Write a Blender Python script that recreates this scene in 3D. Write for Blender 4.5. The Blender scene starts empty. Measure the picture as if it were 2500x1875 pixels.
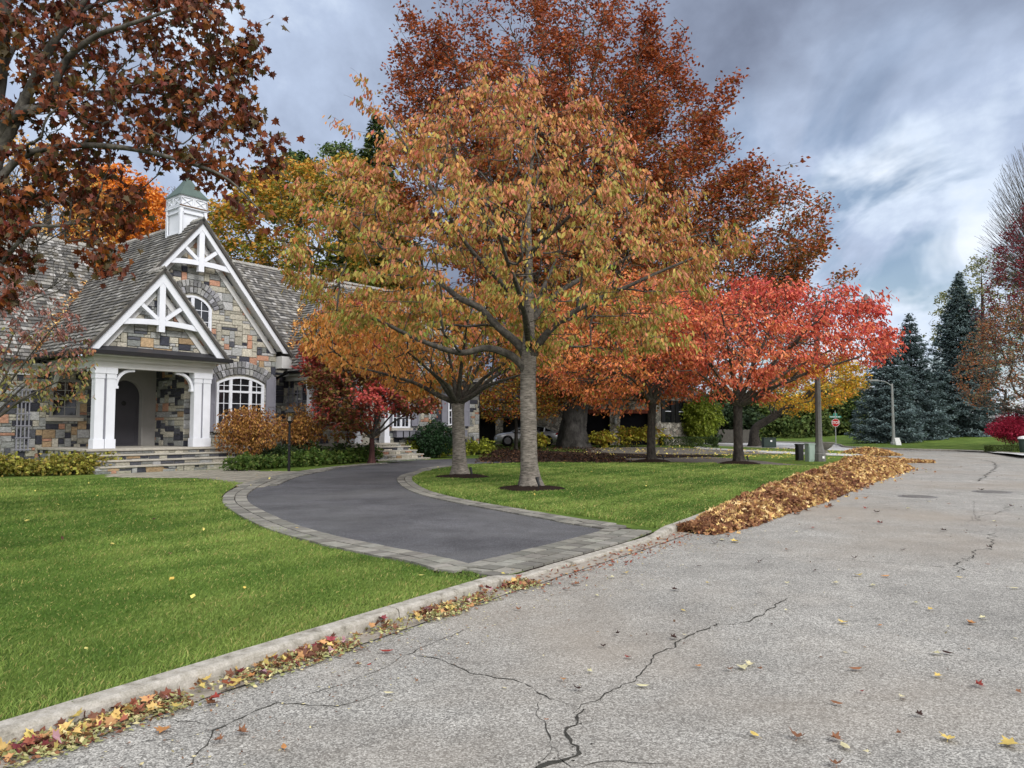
import bpy, math, random
import numpy as np
from mathutils import Vector
from mathutils.geometry import delaunay_2d_cdt
rng = np.random.default_rng(7)
R = random.Random(11)
S = bpy.context.scene
COL = S.collection
# ------------------------------------------------------------------ camera measurements (2500 x 1875 photograph)
F = 1850.; HZ = 1045.; CX = 1250.; CY = 937.5; EYE = 1.6
PITCH = math.atan((HZ-CY)/F); KV = 2500/2212.
def ray(px, py):
    x = (px-CX)/F; z = -(py-CY)/F
    return np.array([x, math.cos(PITCH)-z*math.sin(PITCH), math.sin(PITCH)+z*math.cos(PITCH)])
def g(px, py, z=0.):
    r = ray(px, py); t = (z-EYE)/r[2]; return np.array([r[0]*t, r[1]*t])
def gv(x, y, z=0.): return g(x*KV, y*KV, z)
def aty(px, py, Y):
    r = ray(px, py); t = Y/r[1]; return np.array([r[0]*t, Y, EYE+r[2]*t])
def av(x, y, Y): return aty(x*KV, y*KV, Y)
# ------------------------------------------------------------------ tagging
def tag(o, label=None, cat=None, group=None, kind=None):
    if label: o['label'] = label
    if cat: o['category'] = cat
    if group: o['group'] = group
    if kind: o['kind'] = kind
    return o
def thing(name, loc, label, cat, group=None, rz=0.):
    o = bpy.data.objects.new(name, None); COL.objects.link(o)
    o.location = (float(loc[0]), float(loc[1]), float(loc[2])); o.rotation_euler = (0, 0, rz)
    o.empty_display_size = .2
    return tag(o, label, cat, group)
def srgb(r, g_=None, b=None):
    if g_ is None: r, g_, b = r
    f = lambda c: c/12.92 if c <= .04045 else ((c+.055)/1.055)**2.4
    return (f(r), f(g_), f(b))
def rgb(h):
    return srgb(int(h[0:2], 16)/255, int(h[2:4], 16)/255, int(h[4:6], 16)/255)
def shade(c, lo, hi):
    k = R.uniform(lo, hi); return tuple(v*k*R.uniform(.985, 1.015) for v in c)
# ------------------------------------------------------------------ mesh makers
def np_mesh(name, verts, loops, starts, totals, cols=None, smooth=False):
    me = bpy.data.meshes.new(name)
    me.vertices.add(len(verts)); me.vertices.foreach_set('co', np.asarray(verts, dtype=np.float32).ravel())
    me.loops.add(len(loops)); me.loops.foreach_set('vertex_index', np.asarray(loops, dtype=np.int32))
    me.polygons.add(len(starts)); me.polygons.foreach_set('loop_start', np.asarray(starts, dtype=np.int32))
    me.polygons.foreach_set('loop_total', np.asarray(totals, dtype=np.int32))
    me.polygons.foreach_set('use_smooth', np.full(len(starts), bool(smooth)))
    if cols is not None:
        a = me.attributes.new('Col', 'FLOAT_COLOR', 'POINT')
        c = np.ones((len(verts), 4), dtype=np.float32); c[:, :3] = cols
        a.data.foreach_set('color', c.ravel())
    me.update(calc_edges=True)
    return me
def link(name, me, mat, parent=None):
    o = bpy.data.objects.new(name, me); COL.objects.link(o)
    if mat is not None: me.materials.append(mat)
    if parent is not None: o.parent = parent
    return o
class MB:
    def __init__(s): s.v = []; s.f = []; s.c = []
    def add(s, vs, fs, col=(.5, .5, .5)):
        b = len(s.v); s.v.extend([tuple(map(float, v)) for v in vs]); s.f.extend([tuple(b+i for i in f) for f in fs]); s.c.extend([col]*len(vs))
    def box(s, x0, x1, y0, y1, z0, z1, col=(.5, .5, .5)):
        s.add([(x0, y0, z0), (x1, y0, z0), (x1, y1, z0), (x0, y1, z0), (x0, y0, z1), (x1, y0, z1), (x1, y1, z1), (x0, y1, z1)],
              [(3, 2, 1, 0), (4, 5, 6, 7), (0, 1, 5, 4), (1, 2, 6, 5), (2, 3, 7, 6), (3, 0, 4, 7)], col)
    def prism(s, pts, d, col=(.5, .5, .5)):
        """pts: planar polygon 3-D, d: extrusion vector"""
        n = len(pts); d = np.array(d, dtype=float)
        a = [np.array(p, dtype=float) for p in pts]; b = [p+d for p in a]
        s.add(a+b, [tuple(range(n-1, -1, -1)), tuple(range(n, 2*n))]+[(i, (i+1) % n, n+(i+1) % n, n+i) for i in range(n)], col)
    def bar(s, p, q, w, h, up=(0, 0, 1), col=(.5, .5, .5)):
        p = np.array(p, float); q = np.array(q, float); d = q-p; d /= np.linalg.norm(d)
        a = np.cross(d, up); a /= np.linalg.norm(a); b = np.cross(a, d)
        a = a*w/2; b = b*h/2
        vs = [p-a-b, p+a-b, p+a+b, p-a+b, q-a-b, q+a-b, q+a+b, q-a+b]
        s.add(vs, [(0, 1, 2, 3), (7, 6, 5, 4), (0, 4, 5, 1), (1, 5, 6, 2), (2, 6, 7, 3), (3, 7, 4, 0)], col)
    def lathe(s, prof, c=(0, 0), n=16, rot=0., col=(.5, .5, .5)):
        vs = []; fs = []
        for r, z in prof:
            for i in range(n):
                a = rot+2*math.pi*i/n; vs.append((c[0]+r*math.cos(a), c[1]+r*math.sin(a), z))
        for k in range(len(prof)-1):
            for i in range(n):
                j = (i+1) % n; fs.append((k*n+i, k*n+j, (k+1)*n+j, (k+1)*n+i))
        fs.append(tuple(range(n-1, -1, -1))); fs.append(tuple((len(prof)-1)*n+i for i in range(n)))
        s.add(vs, fs, col)
    def tube(s, pts, rad, n=8, col=(.5, .5, .5)):
        pts = [np.array(p, float) for p in pts]; m = len(pts)
        if np.isscalar(rad): rad = [rad]*m
        vs = []; fs = []; ref = np.array([.31, .17, .93]); 
        for i, p in enumerate(pts):
            d = pts[min(i+1, m-1)]-pts[max(i-1, 0)]; d /= np.linalg.norm(d)+1e-9
            a = np.cross(d, ref if abs(d @ ref) < .95 else np.array([1., 0, 0])); a /= np.linalg.norm(a); b = np.cross(d, a)
            for k in range(n):
                t = 2*math.pi*k/n; vs.append(p+rad[i]*(a*math.cos(t)+b*math.sin(t)))
        for i in range(m-1):
            for k in range(n):
                j = (k+1) % n; fs.append((i*n+k, i*n+j, (i+1)*n+j, (i+1)*n+k))
        fs.append(tuple(range(n-1, -1, -1))); fs.append(tuple((m-1)*n+i for i in range(n)))
        s.add(vs, fs, col)
    def build(s, name, mat, parent=None, smooth=False, bevel=0, off=None):
        loops = []; st = []; tt = []
        for f in s.f:
            st.append(len(loops)); tt.append(len(f)); loops.extend(f)
        v = np.array(s.v) if off is None else np.array(s.v)-np.array(off)
        me = np_mesh(name, v, loops, st, tt, np.array(s.c), smooth)
        o = link(name, me, mat, parent)
        if bevel:
            b = o.modifiers.new('b', 'BEVEL'); b.width = bevel; b.segments = 2; b.limit_method = 'ANGLE'
        return o
# ------------------------------------------------------------------ materials
def nt(name):
    m = bpy.data.materials.new(name); m.use_nodes = True
    t = m.node_tree; t.nodes.clear(); return m, t, t.nodes, t.links
def N_(ns, t, **k):
    n = ns.new(t)
    for a, b in k.items(): setattr(n, a, b)
    return n
def noise(ns, ls, co, scale, detail=6, rough=.6, dist=0.):
    n = ns.new('ShaderNodeTexNoise'); n.inputs['Scale'].default_value = scale; n.inputs['Detail'].default_value = detail
    n.inputs['Roughness'].default_value = rough; n.inputs['Distortion'].default_value = dist
    ls.new(co, n.inputs['Vector']); return n.outputs['Fac']
def ramp(ns, ls, fac, stops, interp='LINEAR'):
    r = ns.new('ShaderNodeValToRGB'); r.color_ramp.interpolation = interp
    e = r.color_ramp.elements
    while len(e) < len(stops): e.new(.5)
    for i, (p, c) in enumerate(stops):
        e[i].position = p; e[i].color = (c[0], c[1], c[2], 1) if not np.isscalar(c) else (c, c, c, 1)
    ls.new(fac, r.inputs['Fac']); return r.outputs['Color']
def mixc(ns, ls, fac, a, b, mode='MIX'):
    m = ns.new('ShaderNodeMix'); m.data_type = 'RGBA'; m.blend_type = mode
    for s_, v in ((0, fac), (6, a), (7, b)):
        if hasattr(v, 'is_output'): ls.new(v, m.inputs[s_])
        elif np.isscalar(v): m.inputs[s_].default_value = v
        else: m.inputs[s_].default_value = (v[0], v[1], v[2], 1)
    return m.outputs[2]
def coords(ns, ls, stretch=None):
    t = ns.new('ShaderNodeTexCoord'); o = t.outputs['Object']
    if stretch is not None:
        m = ns.new('ShaderNodeMapping'); m.inputs['Scale'].default_value = stretch; ls.new(o, m.inputs['Vector']); o = m.outputs['Vector']
    return o
def finish(ns, ls, m, col, rough=.8, spec=.3, metal=0., bump=None, bstr=.3, bdist=.01, trans=0.):
    p = ns.new('ShaderNodeBsdfPrincipled'); out = ns.new('ShaderNodeOutputMaterial')
    if hasattr(col, 'is_output'): ls.new(col, p.inputs['Base Color'])
    else: p.inputs['Base Color'].default_value = (col[0], col[1], col[2], 1)
    if hasattr(rough, 'is_output'): ls.new(rough, p.inputs['Roughness'])
    else: p.inputs['Roughness'].default_value = rough
    p.inputs['Specular IOR Level'].default_value = spec; p.inputs['Metallic'].default_value = metal
    if bump is not None:
        b = ns.new('ShaderNodeBump'); b.inputs['Strength'].default_value = bstr; b.inputs['Distance'].default_value = bdist
        ls.new(bump, b.inputs['Height']); ls.new(b.outputs['Normal'], p.inputs['Normal'])
    if trans > 0:
        tr = ns.new('ShaderNodeBsdfTranslucent'); ls.new(col, tr.inputs['Color']) if hasattr(col, 'is_output') else None
        mx = ns.new('ShaderNodeMixShader'); mx.inputs[0].default_value = trans
        ls.new(p.outputs[0], mx.inputs[1]); ls.new(tr.outputs[0], mx.inputs[2]); ls.new(mx.outputs[0], out.inputs[0])
    else: ls.new(p.outputs[0], out.inputs[0])
    return m
def attr(ns):
    a = ns.new('ShaderNodeAttribute'); a.attribute_name = 'Col'; return a.outputs['Color']
def M(name, col=None, rough=.8, spec=.3, metal=0., var=.15, scale=4., bscale=40., bstr=.0, bdist=.01, stretch=None, trans=0.):
    """plain procedural material; col None = vertex colours"""
    m, t, ns, ls = nt(name); co = coords(ns, ls, stretch)
    base = attr(ns) if col is None else None
    f = ramp(ns, ls, noise(ns, ls, co, scale, 5), [(.25, 1-var), (.75, 1+var)])
    c = mixc(ns, ls, 1., base if base is not None else col, f, 'MULTIPLY')
    b = noise(ns, ls, co, bscale, 4) if bstr > 0 else None
    return finish(ns, ls, m, c, rough, spec, metal, b, bstr, bdist, trans)
MAT = {}
MAT['leaf'] = M('leaf', None, .55, .35, var=.14, scale=1.2, trans=.22)
MAT['litter'] = M('litter', None, .7, .25, var=.2, scale=20, trans=.1)
MAT['needle'] = M('needle', None, .7, .2, var=.15, scale=.6)
MAT['white'] = M('white_paint', srgb(.86, .87, .90), .5, .35, var=.06, scale=2, bscale=60, bstr=.08)
MAT['beam'] = M('beam_paint', srgb(.80, .80, .80), .55, .3, var=.08, scale=1.5)
MAT['grey'] = M('grey_paint', srgb(.50, .50, .54), .55, .3, var=.08, scale=2)
MAT['plaster'] = M('plaster', srgb(.55, .54, .53), .8, .2, var=.1, scale=2, bscale=80, bstr=.1)
MAT['door'] = M('door_paint', srgb(.25, .245, .27), .5, .35, var=.1, scale=2)
MAT['black'] = M('black_metal', srgb(.09, .09, .10), .45, .4, var=.1, scale=3)
MAT['darkroof'] = M('dark_metal_roof', srgb(.20, .20, .22), .5, .4, var=.1, scale=3)
MAT['copper'] = M('green_copper', srgb(.30, .36, .34), .6, .4, var=.2, scale=3, bscale=20, bstr=.1)
MAT['wood'] = M('bare_wood', srgb(.42, .34, .28), .85, .2, var=.25, scale=8)
MAT['stone'] = M('stone', None, .85, .25, var=.42, scale=11, bscale=14, bstr=.9, bdist=.03, stretch=(1, 1, 2.2))
MAT['mortar'] = M('mortar', srgb(.62, .61, .57), .9, .2, var=.12, scale=5, bscale=60, bstr=.3)
MAT['cap'] = M('stone_cap', srgb(.66, .64, .60), .85, .25, var=.22, scale=6, bscale=25, bstr=.6, bdist=.02)
MAT['shingle'] = M('shingle', None, .85, .25, var=.14, scale=3, bscale=60, bstr=.3, bdist=.01, stretch=(1, 1, 1))
MAT['underroof'] = M('under_roof', srgb(.30, .29, .28), .9, .1)
MAT['fence'] = M('weathered_boards', srgb(.36, .35, .33), .9, .1, var=.2)
MAT['paver'] = M('paver', None, .85, .25, var=.22, scale=12, bscale=90, bstr=.5)
MAT['mulch'] = M('mulch', srgb(.17, .125, .10), .95, .15, var=.5, scale=30, bscale=45, bstr=1., bdist=.04)
MAT['concrete_post'] = M('concrete_post', srgb(.40, .40, .39), .8, .3, var=.18, scale=5, bscale=120, bstr=.3)
MAT['pale_post'] = M('pale_post', srgb(.60, .61, .61), .8, .3, var=.1, scale=3)
MAT['cabinet'] = M('cabinet_green', srgb(.55, .62, .58), .5, .4, var=.06, scale=3)
MAT['cabinet_dark'] = M('cabinet_dark', srgb(.16, .22, .20), .6, .4, var=.1, scale=3)
MAT['urn'] = M('urn_stone', srgb(.42, .41, .38), .9, .2, var=.25, scale=8, bscale=30, bstr=.6)
MAT['brick'] = M('brick_red', None, .85, .2, var=.2, scale=10)
MAT['sign_white'] = M('sign_white', srgb(.92, .92, .92), .4, .4, var=.02)
MAT['sign_red'] = M('sign_red', srgb(.74, .06, .09), .4, .4, var=.03)
MAT['sign_green'] = M('sign_green', srgb(.25, .62, .56), .4, .4, var=.05)
MAT['tyre'] = M('tyre', srgb(.07, .07, .07), .8, .3)
MAT['rim'] = M('rim', srgb(.42, .42, .44), .4, .5, metal=.7)
MAT['carpaint'] = M('silver_paint', srgb(.74, .75, .77), .28, .5, metal=.55, var=.03)
MAT['lamp_red'] = M('red_lens', srgb(.55, .05, .06), .2, .5)
MAT['lamp_clear'] = M('clear_lens', srgb(.8, .8, .82), .15, .6)
MAT['iron'] = M('cast_iron', srgb(.44, .43, .42), .6, .4, metal=.3, var=.25, scale=30, bscale=60, bstr=.6)
def glass(name, base=(.012, .013, .016)):
    m, t, ns, ls = nt(name); co = coords(ns, ls)
    b = noise(ns, ls, co, 1.5, 2)
    return finish(ns, ls, m, base, .06, .6, 0., b, .03, .02)
MAT['glass'] = glass('window_glass')
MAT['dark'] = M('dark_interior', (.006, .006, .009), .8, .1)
def bark(name, c1, c2, sc=(3, 3, 14), bstr=.6, cracks=False):
    m, t, ns, ls = nt(name); co = coords(ns, ls, sc)
    f = noise(ns, ls, co, 2.2, 8, .65, .4)
    c = ramp(ns, ls, f, [(.32, c2), (.5, tuple((a+b)/2 for a, b in zip(c1, c2))), (.68, c1)])
    co2 = coords(ns, ls)
    big = ramp(ns, ls, noise(ns, ls, co2, 2.5, 4), [(.35, .75), (.7, 1.2)])
    c = mixc(ns, ls, 1., c, big, 'MULTIPLY')
    return finish(ns, ls, m, c, .9, .2, 0., f, bstr, .03)
MAT['bark_cherry'] = bark('bark_cherry', srgb(.60, .57, .53), srgb(.28, .26, .24))
MAT['bark_dark'] = bark('bark_dark', srgb(.30, .28, .26), srgb(.14, .13, .12), (6, 6, 2.5))
MAT['bark_beech'] = bark('bark_beech', srgb(.32, .31, .30), srgb(.17, .165, .16), (2, 2, 1.))
MAT['bark_maple'] = bark('bark_maple', srgb(.36, .34, .31), srgb(.17, .16, .15), (5, 5, 2))
MAT['bark_red'] = bark('bark_red', srgb(.34, .22, .21), srgb(.18, .12, .12), (8, 8, 2))
# asphalt street
def street_mat(name, lo, hi, stain, sc=1., patch=.18):
    m, t, ns, ls = nt(name); co = coords(ns, ls)
    v = ns.new('ShaderNodeTexVoronoi'); v.inputs['Scale'].default_value = 120*sc; ls.new(co, v.inputs['Vector'])
    sep = ns.new('ShaderNodeSeparateColor'); ls.new(v.outputs['Color'], sep.inputs[0])
    agg = ramp(ns, ls, sep.outputs[0], [(.0, lo), (.35, tuple((a*.6+b*.4) for a, b in zip(lo, hi))), (.8, hi), (1., tuple(min(1, b*1.35) for b in hi))])
    edge = ramp(ns, ls, v.outputs['Distance'], [(.35, 1.), (.8, .72)])
    c = mixc(ns, ls, .8, agg, edge, 'MULTIPLY')
    f2 = ramp(ns, ls, noise(ns, ls, co, 30*sc, 3, .7), [(.35, .8), (.7, 1.15)])
    c = mixc(ns, ls, 1., c, f2, 'MULTIPLY')
    f3 = ramp(ns, ls, noise(ns, ls, co, .55, 6, .6), [(.3, 1-patch), (.72, 1+patch)])
    c = mixc(ns, ls, 1., c, f3, 'MULTIPLY')
    f4 = ramp(ns, ls, noise(ns, ls, co, .22, 5, .6, .3), [(.45, 0.), (.66, .6)])
    f5 = ramp(ns, ls, noise(ns, ls, co, 2.2, 4, .7, .2), [(.3, .88), (.7, 1.1)]); c = mixc(ns, ls, 1., c, f5, 'MULTIPLY')
    c = mixc(ns, ls, f4, c, stain)
    return finish(ns, ls, m, c, .85, .25, 0., agg, .5, .006)
MAT['street'] = street_mat('street_asphalt', srgb(.40, .39, .375), srgb(.69, .68, .655), srgb(.56, .52, .47))
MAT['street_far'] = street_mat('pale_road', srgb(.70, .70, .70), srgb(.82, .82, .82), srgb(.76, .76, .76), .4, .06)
MAT['drive'] = street_mat('drive_asphalt', srgb(.23, .23, .24), srgb(.40, .40, .415), srgb(.40, .40, .40), 1.2, .34)
MAT['drive_far'] = street_mat('far_drive', srgb(.36, .34, .32), srgb(.50, .48, .45), srgb(.4, .38, .34), .6, .15)
MAT['crack'] = M('crack', srgb(.24, .235, .22), .95, .1, var=.4, scale=30)
MAT['gutter'] = M('gutter_concrete', srgb(.58, .55, .51), .9, .25, var=.28, scale=5, bscale=120, bstr=.4)
def kerb_mat():
    m, t, ns, ls = nt('kerb_concrete'); co = coords(ns, ls)
    f = noise(ns, ls, co, 9, 8, .7)
    c = ramp(ns, ls, f, [(.32, srgb(.42, .40, .36)), (.46, srgb(.60, .58, .54)), (.7, srgb(.72, .70, .67))])
    g2 = noise(ns, ls, co, 90, 3, .8)
    c = mixc(ns, ls, 1., c, ramp(ns, ls, g2, [(.3, .75), (.6, 1.1)]), 'MULTIPLY')
    return finish(ns, ls, m, c, .9, .25, 0., g2, .5, .008)
MAT['kerb'] = kerb_mat()
def grass_mat():
    m, t, ns, ls = nt('grass_ground'); co = coords(ns, ls)
    f = noise(ns, ls, co, 1.1, 7, .65)
    c = ramp(ns, ls, f, [(.3, srgb(.28, .37, .14)), (.5, srgb(.36, .45, .18)), (.68, srgb(.48, .54, .26))])
    co2 = coords(ns, ls, (1., 3.5, 1.))
    c = mixc(ns, ls, 1., c, ramp(ns, ls, noise(ns, ls, co2, 22, 5, .8), [(.3, .55), (.7, 1.35)]), 'MULTIPLY')
    c = mixc(ns, ls, 1., c, ramp(ns, ls, noise(ns, ls, co, .35, 3), [(.35, .85), (.65, 1.15)]), 'MULTIPLY')
    return finish(ns, ls, m, c, .9, .15, 0., noise(ns, ls, co, 60, 4, .8), .8, .03)
MAT['grass'] = grass_mat()
MAT['blade'] = M('grass_blade', None, .6, .3, var=.2, scale=.8, trans=.25)
SKYB = 1.9; SUNE = 1.5
# ------------------------------------------------------------------ curves and terrain
def catmull(P, n=8, closed=False):
    P = np.array(P, float); out = []
    m = len(P)
    for i in range(m-1):
        p0 = P[max(i-1, 0)]; p1 = P[i]; p2 = P[i+1]; p3 = P[min(i+2, m-1)]
        for k in range(n):
            t = k/n
            out.append(.5*((2*p1)+(-p0+p2)*t+(2*p0-5*p1+4*p2-p3)*t*t+(-p0+3*p1-3*p2+p3)*t**3))
    out.append(P[-1]); return np.array(out)
def resample(P, d):
    P = np.array(P, float); L = np.r_[0, np.cumsum(np.linalg.norm(np.diff(P, axis=0), axis=1))]
    n = max(2, int(round(L[-1]/d))+1); s = np.linspace(0, L[-1], n)
    return np.stack([np.interp(s, L, P[:, i]) for i in range(P.shape[1])], 1)
def normals2(P):
    d = np.gradient(P[:, :2], axis=0); d /= np.linalg.norm(d, axis=1)[:, None]
    return np.stack([-d[:, 1], d[:, 0]], 1)          # left-hand side
KERB = resample(catmull([(-8.9, -6.6), (-5.5, -.98), (-2.5, 3.89), (-1.23, 5.93), (-.03, 7.84), (2.27, 11.33), (4.35, 15.1), (7.2, 20.4), (10.31, 25.94), (14., 32.6), (17.4, 38.8), (20.3, 44.5), (22.2, 49.), (21.6, 52.5), (19.8, 57.2), (16.4, 69.), (13., 82.)], 10), .35)
KN = normals2(KERB)
KS = np.r_[0, np.cumsum(np.linalg.norm(np.diff(KERB, axis=0), axis=1))]
def kerb_at(x, y): return KS[np.argmin((KERB[:, 0]-x)**2+(KERB[:, 1]-y)**2)]
D0, D1 = kerb_at(-.08, 7.88), kerb_at(2.25, 11.35)
E0, E1 = kerb_at(12.3, 29.6), kerb_at(14.4, 33.4)
def ss(a, b, x): t = np.clip((x-a)/(b-a), 0, 1); return t*t*(3-2*t)
def kdist(x, y):
    x = np.atleast_1d(x).astype(float); y = np.atleast_1d(y).astype(float); out = np.empty(len(x)); 
    for i in range(0, len(x), 4000):
        out[i:i+4000] = np.sqrt(((x[i:i+4000, None]-KERB[None, ::2, 0])**2+(y[i:i+4000, None]-KERB[None, ::2, 1])**2).min(1))
    return out
def hz(x, y):
    x = np.atleast_1d(x).astype(float); y = np.atleast_1d(y).astype(float)
    d = kdist(x, y); kf = np.empty(len(x))
    for i in range(0, len(x), 4000):
        j = ((x[i:i+4000, None]-KERB[None, ::2, 0])**2+(y[i:i+4000, None]-KERB[None, ::2, 1])**2).argmin(1)*2; t_ = KS[np.minimum(j, len(KS)-1)]
        kf[i:i+4000] = 1-np.minimum(ss(D0-.9, D0+.9, t_), 1-ss(D1-.9, D1+1.1, t_))-np.minimum(ss(E0-.3, E0+.3, t_), 1-ss(E1-.3, E1+.3, t_))
    z = .035+.05*(1-ss(0, 5.5, d))*kf
    return z+.30*ss(43, 57, y)*(1-ss(8, 15, x-(y-50)*.25))
def hz1(x, y): return float(hz(x, y)[0])
def inpoly(x, y, P):
    P = np.asarray(P); ins = np.zeros(len(x), bool); j = len(P)-1
    for i in range(len(P)):
        xi, yi = P[i]; xj, yj = P[j]
        c = ((yi > y) != (yj > y)) & (x < (xj-xi)*(y-yi)/(yj-yi+1e-12)+xi)
        ins ^= c; j = i
    return ins
def drape(name, poly, mat, hf, off=0., step=1.0, kind='structure', parent=None, flat_edges=None):
    poly = resample(np.vstack([poly, poly[:1]]), min(step, .8))[:-1]
    x0, y0 = poly.min(0); x1, y1 = poly.max(0)
    gx, gy = np.meshgrid(np.arange(x0, x1, step), np.arange(y0, y1, step)); gx = gx.ravel()+.013; gy = gy.ravel()+.017
    k = inpoly(gx, gy, poly); gx = gx[k]; gy = gy[k]
    n = len(poly)
    vs = [Vector((float(a), float(b))) for a, b in poly]+[Vector((float(a), float(b))) for a, b in zip(gx, gy)]
    r = delaunay_2d_cdt(vs, [], [list(range(n))], 1, 1e-5)
    V = np.array([(v.x, v.y) for v in r[0]]); z = hf(V[:, 0], V[:, 1])+off
    fs = [f for f in r[2] if len(f) == 3]
    fl = []
    for f in fs:
        a, b, c = (V[i] for i in f)
        fl.append(f if (b[0]-a[0])*(c[1]-a[1])-(b[1]-a[1])*(c[0]-a[0]) > 0 else f[::-1])
    me = np_mesh(name, np.c_[V, z], np.array(fl).ravel(), np.arange(len(fl))*3, np.full(len(fl), 3), smooth=True)
    o = link(name, me, mat, parent)
    if kind: o['kind'] = kind
    return o
flat = lambda h: (lambda x, y: np.full(len(np.atleast_1d(x)), h))
# ------------------------------------------------------------------ street
mb = MB(); mb.add([(-900, -900, -.5), (900, -900, -.5), (900, 1500, -.5), (-900, 1500, -.5)], [(0, 1, 2, 3)])
tag(mb.build('ground', MAT['grass']), kind='structure')
mb = MB(); mb.add([(-40, -30, 0), (70, -30, 0), (70, 110, 0), (-40, 110, 0)], [(0, 1, 2, 3)])
street = tag(mb.build('street', MAT['street']), kind='structure')
cs = [gv(1821, 976.5), gv(1640, 962), gv(1500, 958), gv(1500, 952.5), gv(1640, 953), gv(1800, 957.5), gv(1830, 964), gv(1905, 971.5), gv(1940, 974.5), (24.5, 50)]
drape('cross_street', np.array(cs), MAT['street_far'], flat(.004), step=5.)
# lawn on the house side: kerb back line and far outer bounds
back = KERB+KN*.15
Lp = np.vstack([back, [(10, 110), (-20, 160), (-160, 160), (-160, -30), (-26, -30)]])

# kerb
def kerb(name, P, hfun, gaps=3.05):
    nrm = normals2(P); s = np.r_[0, np.cumsum(np.linalg.norm(np.diff(P, axis=0), axis=1))]
    prof = [(-.004, -.02), (.006, .095), (.016, .122), (.038, .136), (.14, .142), (.155, .125), (.16, -.02)]
    mb = MB(); tot = s[-1]; k = 0.
    while k < tot-.2:
        e = min(k+gaps, tot); ts = np.arange(k+.006, e-.006, .17); ts = np.r_[ts, e-.006]
        vs = []; fs = []
        for t in ts:
            x = np.interp(t, s, P[:, 0]); y = np.interp(t, s, P[:, 1]); nx = np.interp(t, s, nrm[:, 0]); ny = np.interp(t, s, nrm[:, 1]); h = hfun(t)
            for a, z in prof:
                j = R.uniform(-.0015, .0015)
                vs.append((x+nx*(a+j), y+ny*(a+j), (z*h if z > 0 else z)+R.uniform(-.001, .001)))
        m = len(prof)
        for i in range(len(ts)-1):
            for q in range(m-1): fs.append((i*m+q, (i+1)*m+q, (i+1)*m+q+1, i*m+q+1))
        fs.append(tuple(range(m))); fs.append(tuple((len(ts)-1)*m+q for q in range(m-1, -1, -1)))
        mb.add(vs, fs); k = e
    return tag(mb.build(name, MAT['kerb'], smooth=False), kind='structure')
def kh(t):
    d = 1-.62*min(ss(D0-.1, D0+.5, t), 1-ss(D1-.3, D1+.5, t)); e = 1-.62*min(ss(E0-.3, E0+.3, t), 1-ss(E1-.3, E1+.3, t))
    return float(min(d, e))*.73
kerb('kerb', KERB, kh)
def strip(P, nrm, a, b, z, mbx, col=(.5, .5, .5)):
    n = len(P); vs = [(P[i, 0]+nrm[i, 0]*a, P[i, 1]+nrm[i, 1]*a, z) for i in range(n)]+[(P[i, 0]+nrm[i, 0]*b, P[i, 1]+nrm[i, 1]*b, z) for i in range(n)]
    mbx.add(vs, [(i, i+1, n+i+1, n+i) for i in range(n-1)], col)
mb = MB(); mm = KS < kerb_at(16.5, 37); strip(KERB[mm], KN[mm], -.22, .0, .005, mb); tag(mb.build('gutter', MAT['gutter']), kind='structure')
# right-hand bank with its own kerb
RK = resample(catmull([(30.6, 10), (30.4, 38), (30.4, 44.8), (30.7, 51.), (29.1, 53.9), (27.8, 57), (27.4, 62.5), (30.2, 70.5), (31.5, 78), (28, 92), (24, 112)], 8), .6)
Rp = np.vstack([RK, [(24, 122), (125, 122), (125, 10)]])
def hb(x, y):
    x = np.atleast_1d(x).astype(float); y = np.atleast_1d(y).astype(float)
    d = np.sqrt(((x[:, None]-RK[None, :, 0])**2+(y[:, None]-RK[None, :, 1])**2).min(1))
    return .06+.10*ss(0, 3, d)+.55*ss(4, 17, d)
drape('grass_bank', Rp, MAT['grass'], hb, 0., 1.0)
rr = RK[::-1]; kerb('kerb', rr-normals2(rr)*.0, lambda t: .9)
# pale walk crossing the bank
pw = [(31.4, 51.), gv(2212, 970.5, .5), gv(2280, 966.5, .5), gv(2280, 962.5, .5), gv(2212, 964., .5), (30.2, 54.3)]
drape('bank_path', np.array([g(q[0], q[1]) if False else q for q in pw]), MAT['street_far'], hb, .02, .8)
# ------------------------------------------------------------------ driveway
AL = catmull([gv(x, y, .05) for x, y in [(1043, 1230), (980, 1212), (900, 1195), (750, 1165), (640, 1135), (560, 1100), (535, 1080), (545, 1060), (600, 1035), (700, 1015), (800, 1003.5), (900, 997)]], 6)
AL2 = catmull([AL[-1], (-6.0, 34.4), (-4.0, 37.6), (-1., 39.2), (3., 38.9), (6.5, 37.4)], 6)
AR = catmull([gv(x, y, .05) for x, y in [(1320, 1148), (1200, 1130), (1050, 1100), (930, 1075), (880, 1058), (858, 1040), (865, 1028), (900, 1018)]], 6)
AR2 = catmull([AR[-1], (-3.3, 29.6), (-1.9, 32.8), (.4, 34.9), (3.2, 35.3), (5.4, 34.9)], 6)
DRV = np.vstack([AL, AL2[1:], [(9., 35.5)], AR2[::-1][:-1], AR[::-1]])
drape('driveway', DRV, MAT['drive'], hz, .012, .5)
drape('lawn', Lp, MAT['grass'], lambda x, y: hz(x, y)-.05*inpoly(np.asarray(x), np.asarray(y), DRV), 0., 1.0)
far = [gv(x, y, .05) for x, y in [(1150, 985), (1290, 983), (1366, 990), (1410, 982), (1510, 984.5), (1590, 991), (1700, 1002), (1800, 1009)]]+[(15.4, 33.6), (13.1, 29.9)]+[gv(x, y, .05) for x, y in [(1755, 1013), (1590, 1002.5), (1450, 997.5), (1370, 995.5), (1240, 994)]]
drape('far_driveway', np.array(far), MAT['drive_far'], hz, .016, .8)
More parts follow.
